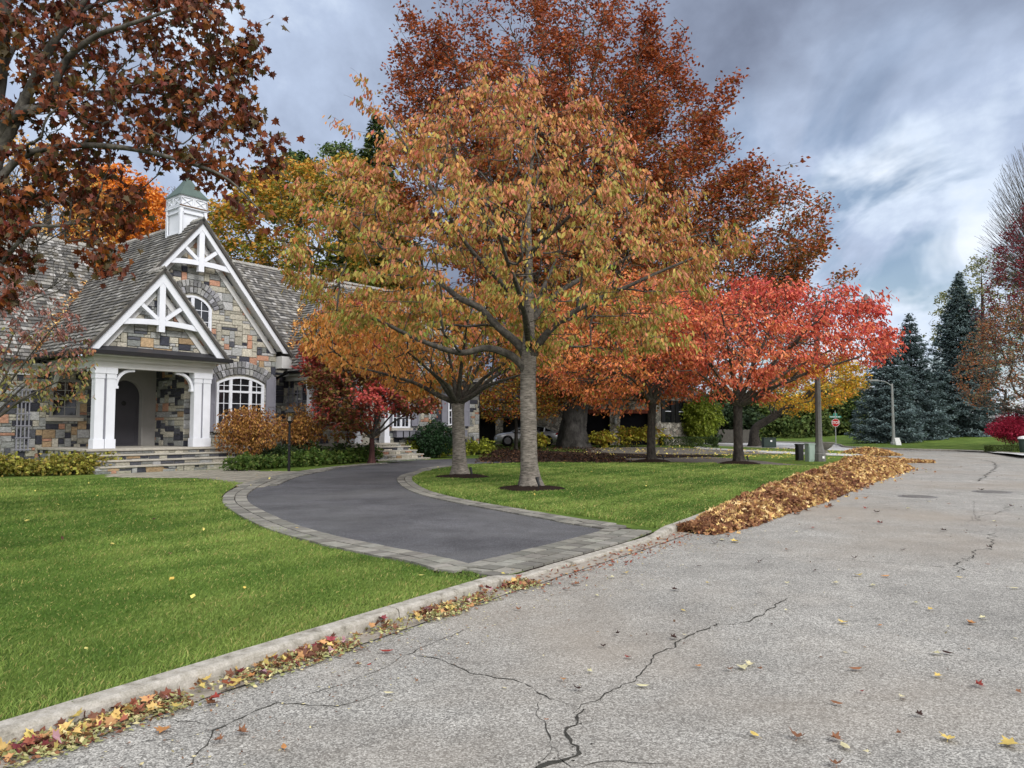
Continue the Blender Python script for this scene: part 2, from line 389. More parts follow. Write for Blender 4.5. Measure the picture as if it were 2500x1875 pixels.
drape('neighbour_driveway', np.array([gv(x, y, .3) for x, y in [(1265, 966), (1600, 964), (1690, 972), (1400, 973), (1265, 973)]]), MAT['drive_far'], hz, .02, 1.)
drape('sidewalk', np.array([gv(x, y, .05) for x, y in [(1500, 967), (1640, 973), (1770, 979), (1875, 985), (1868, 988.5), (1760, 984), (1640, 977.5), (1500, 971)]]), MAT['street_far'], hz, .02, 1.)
BO = catmull([gv(x, y, .06) for x, y in [(1052, 1246), (1030, 1240), (925, 1214), (740, 1177), (600, 1140), (510, 1108), (480, 1085), (483, 1065), (520, 1043)]], 6)
walk = [gv(x, y, .05) for x, y in [(518, 1045), (430, 1031.5), (330, 1031.5), (240, 1029.5), (235, 1024), (507, 1012), (560, 1018), (640, 1018), (700, 1014.5), (600, 1035.5), (548, 1056), (520, 1062)]]
drape('walkway', np.array(walk), MAT['gutter'], hz, .006, .5)
def pave(name, P, w, rows, L, hf, col0, off=.010, side=1, skip=None):
    mb = MB(); P = resample(P, .05); nrm = normals2(P)*side; s = np.r_[0, np.cumsum(np.linalg.norm(np.diff(P, axis=0), axis=1))]
    for r in range(rows):
        t = R.uniform(0, L); ph = R.uniform(0, 6)
        while t < s[-1]-L*.5:
            l = L*R.uniform(.8, 1.25); e = min(t+l-.022, s[-1]); vs = []
            a, b = r*w+.010, (r+1)*w-.010; h = R.uniform(.0, .006); c = shade(col0, .62, 1.3)
            ok = True
            for tt, q in ((t, a), (e, a), (e, b), (t, b)):
                x = np.interp(tt, s, P[:, 0])+np.interp(tt, s, nrm[:, 0])*q; y = np.interp(tt, s, P[:, 1])+np.interp(tt, s, nrm[:, 1])*q
                vs.append((x, y))
            z = hf([v[0] for v in vs], [v[1] for v in vs])
            top = [(v[0], v[1], zz+off+.022+h) for v, zz in zip(vs, z)]; bot = [(v[0], v[1], zz+off-.03) for v, zz in zip(vs, z)]
            if side < 0: top = top[::-1]; bot = bot[::-1]
            mb.add(bot+top, [(4, 5, 6, 7), (0, 1, 5, 4), (1, 2, 6, 5), (2, 3, 7, 6), (3, 0, 4, 7)], c); t += l
    return tag(mb.build(name, MAT['paver']), kind='structure')
PC = srgb(.50, .49, .46)
drape('paver_bed', np.vstack([BO, AL[:int(len(AL)*.72)][::-1]]), MAT['mulch'], hz, .004, .6)
k0 = np.searchsorted(KS, D0-.3); k1 = np.searchsorted(KS, D1+.5)
drape('paver_bed', np.vstack([(KERB+KN*.13)[k0:k1], (KERB+KN*1.1)[k0:k1][::-1]]), MAT['mulch'], hz, .003, .4)
pave('paver_border', AL[:int(len(AL)*.95)], .26, 2, .20, hz, PC, side=1)
pave('paver_border', np.vstack([AR, AR2[1:10]]), .23, 2, .19, hz, PC, side=-1)
# apron rows along the kerb
ap = KERB+KN*.16; k0 = np.searchsorted(KS, D0-.25); k1 = np.searchsorted(KS, D1+.2)
pave('paver_border', ap[k0:k1], .24, 3, .24, hz, PC, side=1, off=.004)
pave('paver_border', catmull([gv(x, y, .05) for x, y in [(700, 1014.), (620, 1029), (562, 1050)]], 6), .21, 2, .2, hz, PC, side=1)
# walkway paving
mb = MB(); W = np.array(walk); lo = W.min(0); hi = W.max(0)
th = math.radians(52); e1 = np.array([math.cos(th), math.sin(th)]); e2 = np.array([-e1[1], e1[0]]); c0 = W.mean(0)
for i in range(-28, 28):
    for j in range(-40, 40):
        p = c0+e1*(i*.34+(.17 if j % 2 else 0))+e2*j*.2
        if inpoly(np.array([p[0]]), np.array([p[1]]), W)[0]:
            q = [p-e1*.162-e2*.092, p+e1*.162-e2*.092, p+e1*.162+e2*.092, p-e1*.162+e2*.092]; z = hz1(*p)+.014+R.uniform(0, .006)
            c = shade(srgb(.56, .54, .49), .8, 1.3)
            mb.add([(a[0], a[1], z) for a in q]+[(a[0], a[1], z-.03) for a in q], [(0, 1, 2, 3), (4, 5, 1, 0), (5, 6, 2, 1), (6, 7, 3, 2), (7, 4, 0, 3)], c)
tag(mb.build('walkway_paving', MAT['paver']), kind='structure')
# mulch rings and beds
def mound(name, c, rx, ry, h, mat=None):
    mb = MB(); vs = []; n = 36; rings = 7
    for k in range(rings+1):
        f = k/rings
        for i in range(n):
            a = 2*math.pi*i/n; w = 1+.05*math.sin(3*a+c[0])+.04*math.sin(7*a)
            x = c[0]+rx*f*w*math.cos(a); y = c[1]+ry*f*w*math.sin(a)
            vs.append((x, y, hz1(x, y)+h*(1-f**2)+.012-(.05 if k == rings else 0)+R.uniform(-.012, .012)))
    fs = [(k*n+i, (k+1)*n+i, (k+1)*n+(i+1) % n, k*n+(i+1) % n) for k in range(rings) for i in range(n)]
    mb.add(vs, fs); return tag(mb.build(name, mat or MAT['mulch'], smooth=True), kind='structure')
TC = gv(1145, 1055, .06); T2 = gv(995, 1028, .06); T3 = gv(1408, 998, .05); T4 = gv(1597, 1002, .05)
mound('mulch_ring', TC+np.array([.03, -.05]), .92, .95, .10); mound('mulch_ring', T2+np.array([.1, -.25]), .92, 1., .09)
mound('mulch_ring', T3, .95, 1.1, .14); mound('mulch_ring', T4, .95, 1.1, .14)
bed = [gv(x, y, .2) for x, y in [(1035, 984.5), (1150, 976), (1290, 980), (1330, 984), (1366, 990), (1330, 993.5), (1240, 992.5), (1140, 991), (1040, 990)]]
drape('mulch_bed', np.array(bed), MAT['mulch'], hz, .05, .6)
drape('mulch_bed', np.array([gv(x, y, .28) for x, y in [(1050, 968), (1300, 972), (1600, 976), (1400, 980.5), (1250, 977), (1050, 975)]]), MAT['mulch'], hz, .05, .8)
# ------------------------------------------------------------------ cracks, seams and stains lie in the street surface
def wiggle(P, amp, d=.05):
    P = resample(np.array(P, float), d); n = len(P); nr = normals2(P); a = np.zeros(n)
    for fr, am in ((.12, .7), (.3, .9), (.9, .6)):
        k = max(2, int(n*d/fr)+2); a += am*np.interp(np.linspace(0, 1, n), np.linspace(0, 1, k), rng.normal(0, 1, k))
    return P+nr*(a*amp)[:, None]
CR = MB()
def crack(pts, w=.012, amp=.02, dens=.05, view=True, z=.003):
    P = np.array([gv(x, y) for x, y in pts]) if view else np.array(pts, float)
    P = wiggle(np.array(P) if len(P) > 12 else catmull(P, 4), amp, dens); nr = normals2(P); n = len(P); P = P+nr*rng.normal(0, min(amp*.35, .008), n)[:, None]
    ww = w*.62*np.clip(rng.normal(1, .55, n), .15, 2.4)*np.minimum(1, np.minimum(np.arange(n), np.arange(n)[::-1])/6+.25)
    vs = [(P[i, 0]-nr[i, 0]*ww[i]/2, P[i, 1]-nr[i, 1]*ww[i]/2, z) for i in range(n)]+[(P[i, 0]+nr[i, 0]*ww[i]/2, P[i, 1]+nr[i, 1]*ww[i]/2, z) for i in range(n)]
    CR.add(vs, [(i, i+1, n+i+1, n+i) for i in range(n-1)])
    for i in range(n):
        for _ in range(R.choice((0, 1, 1, 2)) if w > .008 else 0):
            q = P[i]+nr[i]*R.gauss(0, w*.9)+np.array([R.uniform(-.03, .03), R.uniform(-.03, .03)]); s_ = w*R.uniform(.12, .42); a = R.uniform(0, 6.28); CR.add([(q[0]+s_*math.cos(a+k*2.1), q[1]+s_*math.sin(a+k*2.1), z+.0005) for k in range(3)], [(0, 1, 2)])
crack([(400, 1659), (440, 1590), (470, 1570), (560, 1530), (600, 1515), (680, 1522), (740, 1520), (810, 1500)], .014)
crack([(150, 1659), (300, 1600), (400, 1590), (470, 1570)], .006)
crack([(610, 1515), (720, 1480), (830, 1440), (870, 1420), (940, 1385), (1040, 1345)], .009)
crack([(330, 1545), (400, 1560), (470, 1570)], .010)
crack([(860, 1410), (960, 1432), (1040, 1460), (1130, 1475), (1190, 1510), (1240, 1530)], .013)
crack([(820, 1400), (880, 1412)], .006)
crack([(1240, 1535), (1300, 1500), (1350, 1480), (1385, 1460), (1400, 1425), (1440, 1395), (1520, 1360), (1600, 1345), (1650, 1320), (1680, 1300), (1700, 1290)], .017, .03)
crack([(1245, 1530), (1225, 1560), (1235, 1585), (1265, 1615), (1245, 1640), (1120, 1659), (1050, 1680)], .028, .03)
crack([(1185, 1505), (1170, 1540), (1195, 1590), (1165, 1640), (1150, 1680)], .008, .02)
crack([(1190, 1512), (1300, 1508)], .007); crack([(1200, 1600), (1230, 1650), (1320, 1640), (1450, 1659)], .009)
crack([(1270, 1540), (1330, 1530), (1370, 1570)], .004)
crack([(1395, 1187), (1560, 1195), (1700, 1205), (1900, 1215), (2035, 1225), (2190, 1245)], .010, .01)
crack([(2080, 1245), (2075, 1215), (2100, 1190), (2150, 1180), (2145, 1150)], .016, .05); crack([(2085, 1210), (2110, 1190)], .008)
crack([(2105, 1130), (2130, 1115), (2170, 1100), (2165, 1090)], .014, .05); crack([(2100, 1125), (2104, 1080)], .008)
crack([(1730, 1058), (1870, 1062), (2040, 1064), (2110, 1068)], .012, .02); crack([(2110, 1040), (2150, 1010), (2130, 995), (2020, 982), (1990, 980)], .05, .05)
sl = KERB+KN*-.225; m2 = KS < kerb_at(16.5, 37); crack(sl[m2][::2], .014, .004, .1, False, .006)
for tq in np.arange(2., 30, 3.05):
    i = np.searchsorted(KS, tq); crack([KERB[i]-KN[i]*.0, KERB[i]-KN[i]*.22], .008, .002, .04, False, .008)
CR.build('surface_crack', MAT['crack'], street)
def manhole(px, py, r, label):
    c = gv(px, py); o = thing('manhole_cover', (c[0], c[1], .0), label, 'manhole cover')
    mb = MB(); mb.lathe([(r+.06, .0), (r+.05, .007), (r, .008)], n=32); mb.build('frame_ring', MAT['iron'], o)
    mb = MB(); mb.lathe([(r-.015, .001), (r-.02, .011)], n=32)
    for i in range(-6, 7):
        q = i*r/7; w = math.sqrt(max(0, (r*.88)**2-q*q)); mb.box(-w, w, q-.012, q+.012, .010, .018)
    mb.build('lid', MAT['iron'], o)
manhole(1982, 1073, .36, 'round iron manhole cover in the road, nearer the leaf pile'); manhole(2143, 1063, .38, 'round iron manhole cover in the road near the right edge of the photo')
# ------------------------------------------------------------------ the stone house (its own axes: x along the front, -y towards the street)
TH = math.radians(38); A0 = g(228, 1096, .86)
HANG = math.radians(52)
def hw(u, n, z=0.):          # house coordinates -> world
    return np.array([A0[0]+math.sin(TH)*u+math.cos(TH)*n, A0[1]+math.cos(TH)*u-math.sin(TH)*n, z])
def clip(poly, planes):
    for (a, b, c) in planes:     # keep a*x+b*y<=c
        out = []; n = len(poly)
        for i in range(n):
            p = poly[i]; q = poly[(i+1) % n]; dp = a*p[0]+b*p[1]-c; dq = a*q[0]+b*q[1]-c
            if dp <= 0: out.append(p)
            if dp*dq < 0: t = dp/(dp-dq); out.append((p[0]+t*(q[0]-p[0]), p[1]+t*(q[1]-p[1])))
        poly = out
        if len(poly) < 3: return []
    return poly
def area(p): return .5*sum(p[i][0]*p[(i+1) % len(p)][1]-p[(i+1) % len(p)][0]*p[i][1] for i in range(len(p)))
STONES = [(srgb(.61, .595, .545), 5), (srgb(.56, .565, .56), 5), (srgb(.67, .65, .60), 4), (srgb(.49, .50, .49), 3), (srgb(.23, .235, .27), 4.2), (srgb(.31, .315, .34), 2), (srgb(.66, .50, .42), 1.6), (srgb(.62, .53, .42), 1.2), (srgb(.62, .62, .62), 2)]
SW = [w for _, w in STONES]
def stones(mb, fmap, a0, a1, b0, b1, planes=(), inhole=None, cell=.105, th=.05, tone=1., dark=1.):
    nx = int((a1-a0)/cell); ny = int(round((b1-b0)/cell)); cy = (b1-b0)/ny; cx = (a1-a0)/nx
    occ = np.zeros((nx, ny), bool)
    if inhole is not None:
        for i in range(nx):
            for j in range(ny):
                if inhole(a0+(i+.5)*cx, b0+(j+.5)*cy): occ[i, j] = True
    sizes = [(4, 1), (5, 1), (3, 1), (4, 2), (5, 2), (3, 2), (3, 3), (2, 2), (4, 3), (2, 1), (6, 2), (5, 1), (3, 2), (4, 2), (6, 1), (2, 3)]
    for j in range(ny):
        for i in range(nx):
            if occ[i, j]: continue
            R.shuffle(sizes)
            for (w, h) in sizes+[(2, 1), (1, 1)]:
                if i+w <= nx and j+h <= ny and not occ[i:i+w, j:j+h].any(): break
            occ[i:i+w, j:j+h] = True
            x0 = a0+i*cx; x1 = a0+(i+w)*cx; y0 = b0+j*cy; y1 = b0+(j+h)*cy; g_ = .009
            k = lambda: R.uniform(-.012, .012) if h > 1 else R.uniform(-.005, .005)
            P = [(x0+g_+k()*.5, y0+g_), (x1-g_+k(), y0+g_), (x1-g_+k(), y1-g_), (x0+g_+k(), y1-g_)]
            P = clip(P, planes)
            if len(P) < 3 or abs(area(P)) < .003: continue
            wts = list(SW)
            if h >= 2 and w <= 4: wts[4] *= 2.4*dark; wts[6] *= 1.2
            else: wts[4] *= .5*dark
            c = STONES[R.choices(range(len(STONES)), wts)[0]][0]; s_ = R.uniform(.8, 1.18)*tone; c = tuple(v*s_ for v in c)
            cxm = sum(p[0] for p in P)/len(P); cym = sum(p[1] for p in P)/len(P); d = th*R.uniform(.75, 1.3)
            Q = []
            for p in P:
                dx, dy = cxm-p[0], cym-p[1]; l = math.hypot(dx, dy)+1e-6; Q.append((p[0]+dx/l*.016, p[1]+dy/l*.016))
            n = len(P); m = fmap(cxm, cym, d*1.12)
            vs = [fmap(p[0], p[1], 0.) for p in P]+[fmap(p[0], p[1], d*.6) for p in P]+[fmap(q[0], q[1], d*R.uniform(.9, 1.08)) for q in Q]+[m]
            fs = [(a, (a+1) % n, n+(a+1) % n, n+a) for a in range(n)]+[(n+a, n+(a+1) % n, 2*n+(a+1) % n, 2*n+a) for a in range(n)]+[(2*n+a, 2*n+(a+1) % n, 3*n) for a in range(n)]
            mb.add(vs, fs, c)
fn = lambda n: (lambda a, b, d: (a, -(n+d), b))
fu = lambda u: (lambda a, b, d: (u-d, a, b))            # faces -u ; a = y coordinate (mirrored order is fine)
house = thing('stone_house', (A0[0], A0[1], 0.), 'large stone house with steep shake roofs, white gable trusses and a columned porch', 'house', rz=HANG)
FL = .86
def wallbox(name, u0, u1, n_front, depth, z0, z1): 
    mb = MB(); mb.box(u0, u1, -n_front, -n_front+depth, z0, z1); return mb
def gable_planes(up, zp, s, off): # inside of gable z < zp - s*|u-up| - off
    return [(s, 1, zp-off+s*up), (-s, 1, zp-off-s*up)]
SL = 1.195
def arch(mb, uc, zs, half, rise, n, w=.30, rows=1, cell=.17, th=.07, a_ext=0.):
    """voussoirs over a segmental arch of half width `half`, springing at zs"""
    rad = (half**2+rise**2)/(2*rise); cz = zs+rise-rad; am = math.asin(min(1, half/rad))+a_ext
    if rise >= half*.99: cz = zs; rad = half; am = math.pi/2
    for r in range(rows):
        r0 = rad+.03+r*w+.008; r1 = r0+w-.016; k = max(5, int(2*am*(r0+w/2)/cell)); j = R.uniform(0, .3)
        for i in range(k):
            t0 = -am+2*am*i/k+.012/r0; t1 = -am+2*am*(i+1)/k-.012/r0; d = th*R.uniform(.8, 1.25); cc = R.uniform(.42, .66)
            c = srgb(cc, cc, cc*R.uniform(.98, 1.04)); rr = r1+R.uniform(-.03, .02)
            P = [(uc+math.sin(t)*q, cz+math.cos(t)*q) for t, q in ((t0, r0), (t1, r0), (t1, rr), (t0, rr))]
            cx_ = sum(p[0] for p in P)/4; cy_ = sum(p[1] for p in P)/4
            Q = [(p[0]*.85+cx_*.15, p[1]*.85+cy_*.15) for p in P]
            vs = [(p[0], -(n-.01), p[1]) for p in P]+[(p[0], -(n+d*.7), p[1]) for p in P]+[(p[0], -(n+d), p[1]) for p in Q]
            mb.add(vs, [(a, (a+1) % 4, 4+(a+1) % 4, 4+a) for a in range(4)]+[(4+a, 4+(a+1) % 4, 8+(a+1) % 4, 8+a) for a in range(4)]+[(8, 9, 10, 11)], c)
    return cz, rad
def arcpts(uc, cz, rad, half, k=14):
    am = math.asin(min(1, half/rad)); return [(uc+math.sin(t)*rad, cz+math.cos(t)*rad) for t in np.linspace(-am, am, k)]
def window(u0, u1, z0, z1, n, cols, zsplits, rise=0., mull=(), name='window', sill=True, vcount=2, parent=None, mat='white', label=None):
    """frame (part) > pane, sill.  cols: muntin counts per light; mull: mullion u positions; zsplits: transom heights"""
    par = parent or house
    uc = (u0+u1)/2; half = (u1-u0)/2; f = .085
    fr = MB()
    if rise > 0:
        rad = (half**2+rise**2)/(2*rise); cz = z1-rad
        outer = arcpts(uc, cz, rad, half)
    else: outer = [(u0, z1), (u1, z1)]
    rr = MB()
    pts = [(u0, z0)]+outer+[(u1, z0)]
    gl = MB(); gl.prism([(p[0], -(n+.012), p[1]) for p in pts], (0, .01, 0))
    # casing following the outline
    loop = pts; m = len(loop)
    inn = [(uc+(p[0]-uc)*(1-f/half), (z0+z1)/2+(p[1]-(z0+z1)/2)*(1-f/((z1-z0)/2))) for p in loop]
    for i in range(m):
        j = (i+1) % m; P = [loop[i], loop[j], inn[j], inn[i]]
        fr.prism([(p[0], -(n+.07), p[1]) for p in P], (0, .07, 0))
    edges = [u0+f*.6]+list(mull)+[u1-f*.6]
    def top(u): return z1 if rise == 0 else cz+math.sqrt(max(0, rad**2-(u-uc)**2))
    for q in mull: fr.box(q-.05, q+.05, -(n+.062), -n, z0+.03, top(q)-.03)
    for zs in zsplits: fr.box(u0+.03, u1-.03, -(n+.058), -n, zs-.045, zs+.045)
    zz = [z0+f]+list(zsplits)+[z1-f]
    for i in range(len(edges)-1):
        a, b = edges[i], edges[i+1]; k = cols[i] if i < len(cols) else cols[-1]
        for q in range(1, k):
            u = a+(b-a)*q/k; fr.box(u-.014, u+.014, -(n+.035), -n, z0+.03, top(u)-.03)
        for s_ in range(len(zz)-1):
            zt = min(zz[s_+1], top((a+b)/2)-.03)
            cnt = vcount if (s_ == 0 or len(zz) < 3) else max(2, vcount-1) if not rise else 2
            for q in range(1, cnt):
                z = zz[s_]+(zt-zz[s_])*q/cnt; fr.box(a, b, -(n+.034), -n, z-.014, z+.014)
        # inner sash border
        fr.box(a+.03, a+.075, -(n+.048), -n, z0+.04, top(a+.05)-.05); fr.box(b-.075, b-.03, -(n+.048), -n, z0+.04, top(b-.05)-.05)
    w = fr.build(name, MAT[mat], par)
    if label: w['label'] = label
    gl.build('pane', MAT['glass'], w)
    if sill:
        sb = MB(); sb.box(u0-.12, u1+.12, -(n+.16), -(n), z0-.15, z0-.01); sb.build('sill', MAT['cap'], w, bevel=.01)
    return w
# ---- walls --------------------------------------------------------------
st = MB()                                     # stones of all the walls are one part, the mortared walls behind are another
core = MB()
# main gable wall, n=-1.15
NM = -1.15
core.prism([(3.97, 1.15, 0), (8.2, 1.15, 0), (8.2, 1.15, 5.35), (4.26, 1.15, 10.05), (3.97, 1.15, 9.75)], (0, 2.2, 0))
core.prism([(-.3, 0.02, 4.4), (4.6, 0.02, 4.4), (2.14, 0.02, 7.35)], (0, 1.1, 0))
UPW = (3.35, 5.03, 5.0, 7.05)                # upper window
WIN = (5.33, 7.62, 1.55, 3.82)
def hole_main(a, b):
    if UPW[0]+.05 < a < UPW[1]-.0 and UPW[2] < b < 6.6: return True
    if 6.6 <= b < 7.6 and abs(a-4.19) < 1.2 and (a-4.19)**2+(b-6.28)**2 < .95**2: return True
    if b >= 6.6 and (abs(a-4.19)/1.3)**2+((b-6.45)/1.18)**2 < 1: return True
    if WIN[0] < a < WIN[1] and WIN[2]-.1 < b < 3.55: return True
    if b >= 3.4 and abs(a-6.47) < 1.75 and b < 4.42-.36*((a-6.47)/1.4)**2: return True
    return False
stones(st, fn(NM), .9, 3.93, 4.6, 9.9, gable_planes(4.26, 10.2, SL, .3), hole_main, dark=.42, tone=1.2, cell=.12)
core.prism([(.6, 1.16, 4.3), (3.97, 1.16, 4.3), (3.97, 1.16, 9.7), (.6, 1.16, 5.7)], (0, 1., 0))
stones(st, fn(NM), 3.93, 8.22, 0., 10., gable_planes(4.26, 10.2, SL, .3), hole_main, dark=.42, tone=1.2, cell=.12)
# porch gable
stones(st, fn(.02), -.3, 4.6, 4.5, 7.4, gable_planes(2.14, 7.52, SL, .3), None, dark=.6, tone=1.2, cell=.12)
# side of the main wall facing the porch (towards -u)
core.box(3.97, 5., 1.16, 3.6, 0., 4.4)
stones(st, fu(3.97), 1.13, 3.45, FL, 4.3, (), None, cell=.12, tone=.95, dark=1.7)
# door wall and left wing wall n=-4
core.box(-10., 3.97, 4.0, 4.6, 0., 4.5)
LW = (-3.35, -1.78, 1.35, 3.42)
W2 = (.02, 1.12, 2.02, 3.5)
LW3 = (-6.6, -5.0, 1.35, 3.42)
def hole_left(a, b):
    for w in (LW, W2, LW3):
        if w[0] < a < w[1] and w[2]-.12 < b < w[3]: return True
    return 1.7 < a < 3.95
stones(st, fn(-4.0), -10., 3.95, 0.05, 4.3, (), hole_left, cell=.115, tone=.95, dark=1.4)
# right wing: side wall, front wall
core.box(9.65, 22.0, .85, 6., 0., 4.3); core.box(8.22, 9.7, 2.1, 3., 0., 4.3)
core.prism([(21.7, .9, 4.2), (21.7, 9.5, 4.2), (21.7, 5.2, 9.6)], (.25, 0, 0))
RW = [(10.05, 11.55, 1.95, 3.5), (15.05, 16.35, 1.6, 3.5), (19.3, 20.5, 1.75, 3.5)]
def hole_right(a, b):
    for w in RW:
        if w[0] < a < w[1] and w[2]-.1 < b < w[3]: return True
    return 12.7 < a < 13.85 and b < 3.3
stones(st, fn(-.85), 9.65, 22., 0.02, 4.2, (), hole_right, cell=.12)
stones(st, fu(9.65), .82, 2.2, 0., 4.2, (), None, cell=.12); stones(st, fn(-2.1), 8.2, 9.6, 0., 4.2, (), None, cell=.12)
# arches
arch(st, 6.47, 3.50, 1.22, .38, NM+.02, w=.29, rows=2, cell=.19, a_ext=.06)
arch(st, 4.19, 6.50, .9, .62, NM+.02, w=.28, rows=2, cell=.17, a_ext=.0)
core.build('wall', MAT['mortar'], house); st.build('stone_facing', MAT['stone'], house)
mb = MB(); mb.box(8.22, 8.73, .66, 2.1, 4.28, 4.82); mb.build('eave_return', MAT['beam'], house)
# windows
window(WIN[0], WIN[1], WIN[2], WIN[3], NM, (2, 2, 2), (3.16,), rise=.30, mull=(6.0, 6.95), vcount=3, label='wide arched white window beside the porch')
window(UPW[0], UPW[1], UPW[2], UPW[3], NM, (2, 2), (), rise=.50, mull=(4.19,), vcount=4, sill=False, label='arched upper window in the main gable')
window(LW[0], LW[1], LW[2], LW[3], -4.0, (3,), (2.4,), vcount=2); window(LW3[0], LW3[1], LW3[2], LW3[3], -4.0, (3,), (2.4,), vcount=2)
window(W2[0], W2[1], W2[2], W2[3], -4.0, (2,), (2.75,), vcount=2, mat='plaster')
window(*RW[0], -.85, (2, 2), (3.0,), mull=(10.8,), vcount=3, mat='plaster'); window(*RW[1], -.85, (2, 2), (2.6,), mull=(15.7,), vcount=2)
window(*RW[2], -.85, (2, 2), (2.6,), mull=(19.9,), vcount=2)
def shutter(u0, u1, z0, z1, n, slope=0.):
    mb = MB(); mb.prism([(u0, -(n+.06), z0), (u1, -(n+.06), z0), (u1, -(n+.06), z1+slope), (u0, -(n+.06), z1-(0 if slope <= 0 else 0))], (0, .06, 0))
    f = .07
    for (a, b, c, d) in ((u0, u0+f, z0, z1+min(0, slope)), (u1-f, u1, z0, z1+min(slope, 0)+0), (u0+f, u1-f, z0, z0+.09), (u0+f, u1-f, (z0+z1)/2-.05, (z0+z1)/2+.05)):
        mb.box(a, b, -(n+.08), -(n+.055), c, d)
    mb.build('shutter', MAT['grey'], house)
shutter(7.70, 8.18, 1.45, 3.72, NM+.05, .18); shutter(4.80, 5.26, 1.45, 3.86, NM+.05, -.16)
for a in (14.5, 16.4, 18.72, 20.55): shutter(a, a+.5, 1.7, 3.5, -.78)
# door in its arched plaster surround
mb = MB(); mb.box(1.75, 2.02, 3.4, 4.0, FL, 4.3); mb.box(3.32, 3.92, 3.4, 4.0, FL, 4.3)
for k in range(12):
    t0 = math.pi*k/12; t1 = math.pi*(k+1)/12; c_ = (2.67, 2.92); r_ = .65
    P = [(c_[0]+r_*math.cos(t0), c_[1]+r_*math.sin(t0)), (c_[0]+r_*math.cos(t1), c_[1]+r_*math.sin(t1))]
    mb.prism([(P[0][0], 3.4, P[0][1]), (P[0][0], 3.4, 4.3), (P[1][0], 3.4, 4.3), (P[1][0], 3.4, P[1][1])], (0, .55, 0))
    r2 = r_+.09; Q = [(c_[0]+r2*math.cos(t1), c_[1]+r2*math.sin(t1)), (c_[0]+r2*math.cos(t0), c_[1]+r2*math.sin(t0))]
    mb.prism([(p[0], 3.36, p[1]) for p in P+Q], (0, .045, 0))
mb.box(3.32, 3.41, 3.36, 3.405, FL, 2.92); mb.box(1.93, 2.02, 3.36, 3.405, FL, 2.92)
mb.build('door_surround', MAT['plaster'], house)
mb = MB(); P = [(2.02, 3.62, FL), (3.32, 3.62, FL)]+[(2.67+.65*math.cos(t), 3.62, 2.92+.65*math.sin(t)) for t in np.linspace(0, math.pi, 14)]
mb.prism(P, (0, .06, 0))
for (a, b, c, d) in ((2.14, 3.2, .98, 1.62), (2.14, 3.2, 1.74, 1.86), (2.14, 3.2, 1.98, 3.0)):
    for q in ((a, b, c, c+.03), (a, b, d-.03, d), (a, a+.03, c+.03, d-.03), (b-.03, b, c+.03, d-.03)): mb.box(q[0], q[1], 3.60, 3.62, q[2], q[3])
dr = mb.build('door', MAT['door'], house)
mb = MB(); mb.lathe([(.09, 0), (.10, .02), (.04, .03)], c=(0, 0), n=14)
kn = MB(); kn.add([(2.67+v[0], 3.60-v[2], 2.62+v[1]) for v in mb.v], mb.f); kn.build('door_knocker', MAT['black'], dr)
# porch: columns, beam, brackets, floor, steps
def column(u0, u1, n0=0., w=None, z0=FL, z1=3.78, off=.0):
    d = u1-u0; mb = MB(); y0 = -n0; 
    mb.box(u0, u1, y0, y0+d, z0+.34, z1-.40)
    e = .035; mb.box(u0-e, u1+e, y0-e, y0+d+e, z0, z0+.34); mb.box(u0-.02, u1+.02, y0-.02, y0+d+.02, z1-.40, z1-.22); mb.box(u0-.045, u1+.045, y0-.045, y0+d+.045, z1-.22, z1)
    return mb.build('column', MAT['white'], house, bevel=.008)
for a, b in ((0., .31), (.40, .71), (3.74, 4.05), (4.12, 4.43)): column(a, b)
for a, b in ((.31, .40), (4.05, 4.12)): mb = MB(); mb.box(a, b, .06, .26, FL, 3.76); mb.build('column_panel', MAT['grey'], house)
mb = MB(); mb.box(-.04, 4.47, -.03, .33, 3.78, 4.02); mb.box(-.14, 4.57, -.13, .36, 4.02, 4.20); mb.box(-.07, 4.5, -.07, .3, 3.99, 4.03)
mb.box(-.04, .31, .33, 4.0, 3.78, 4.02); mb.box(-.14, .34, .36, 4.0, 4.02, 4.2); mb.box(4.2, 4.47, .33, 1.15, 3.78, 4.2)
mb.build('porch_beam', MAT['beam'], house)
mb = MB(); mb.box(.3, 4.2, .3, 3.99, 4.06, 4.12); mb.build('porch_ceiling', MAT['beam'], house)
def bracket(p, q, n0=.08, t=.14):
    """quarter-round bracket from column side p=(u,z) to beam underside q=(u,z)"""
    mb = MB(); k = 9; r0 = .12
    du = q[0]-p[0]; dz = q[1]-p[1]
    for i in range(k):
        a0 = math.pi/2*i/k; a1 = math.pi/2*(i+1)/k
        f = lambda a, s: (q[0]-du*math.cos(a)*s, p[1]+dz*math.sin(a)*s+(0))
        P = [f(a0, 1.), f(a1, 1.), f(a1, .84), f(a0, .84)]
        mb.prism([(x[0], n0, x[1]) for x in P], (0, t, 0))
    s = 1 if du > 0 else -1
    mb.box(min(p[0], p[0]+s*.13), max(p[0], p[0]+s*.13), n0-.01, n0+t+.01, p[1]-.08, p[1]+.02); mb.box(min(q[0]-s*.02, q[0]+s*.1), max(q[0]-s*.02, q[0]+s*.1), n0-.01, n0+t+.01, q[1]-.10, q[1]+.0)
    return mb.build('bracket', MAT['white'], house)
bracket((.71, 3.12), (1.32, 3.78)); bracket((3.74, 3.12), (3.13, 3.78))
mb = MB()          # brackets on the open left side of the porch
for y0, s in ((.31, 1), (3.95, -1)):
    for i in range(9):
        a0 = math.pi/2*i/9; a1 = math.pi/2*(i+1)/9
        f = lambda a, q: (y0+s*.62-s*.62*math.cos(a)*q, 3.12+.66*math.sin(a)*q)
        P = [f(a0, 1), f(a1, 1), f(a1, .84), f(a0, .84)]; mb.prism([(.08, x[0], x[1]) for x in P], (.14, 0, 0))
mb.build('bracket', MAT['beam'], house)
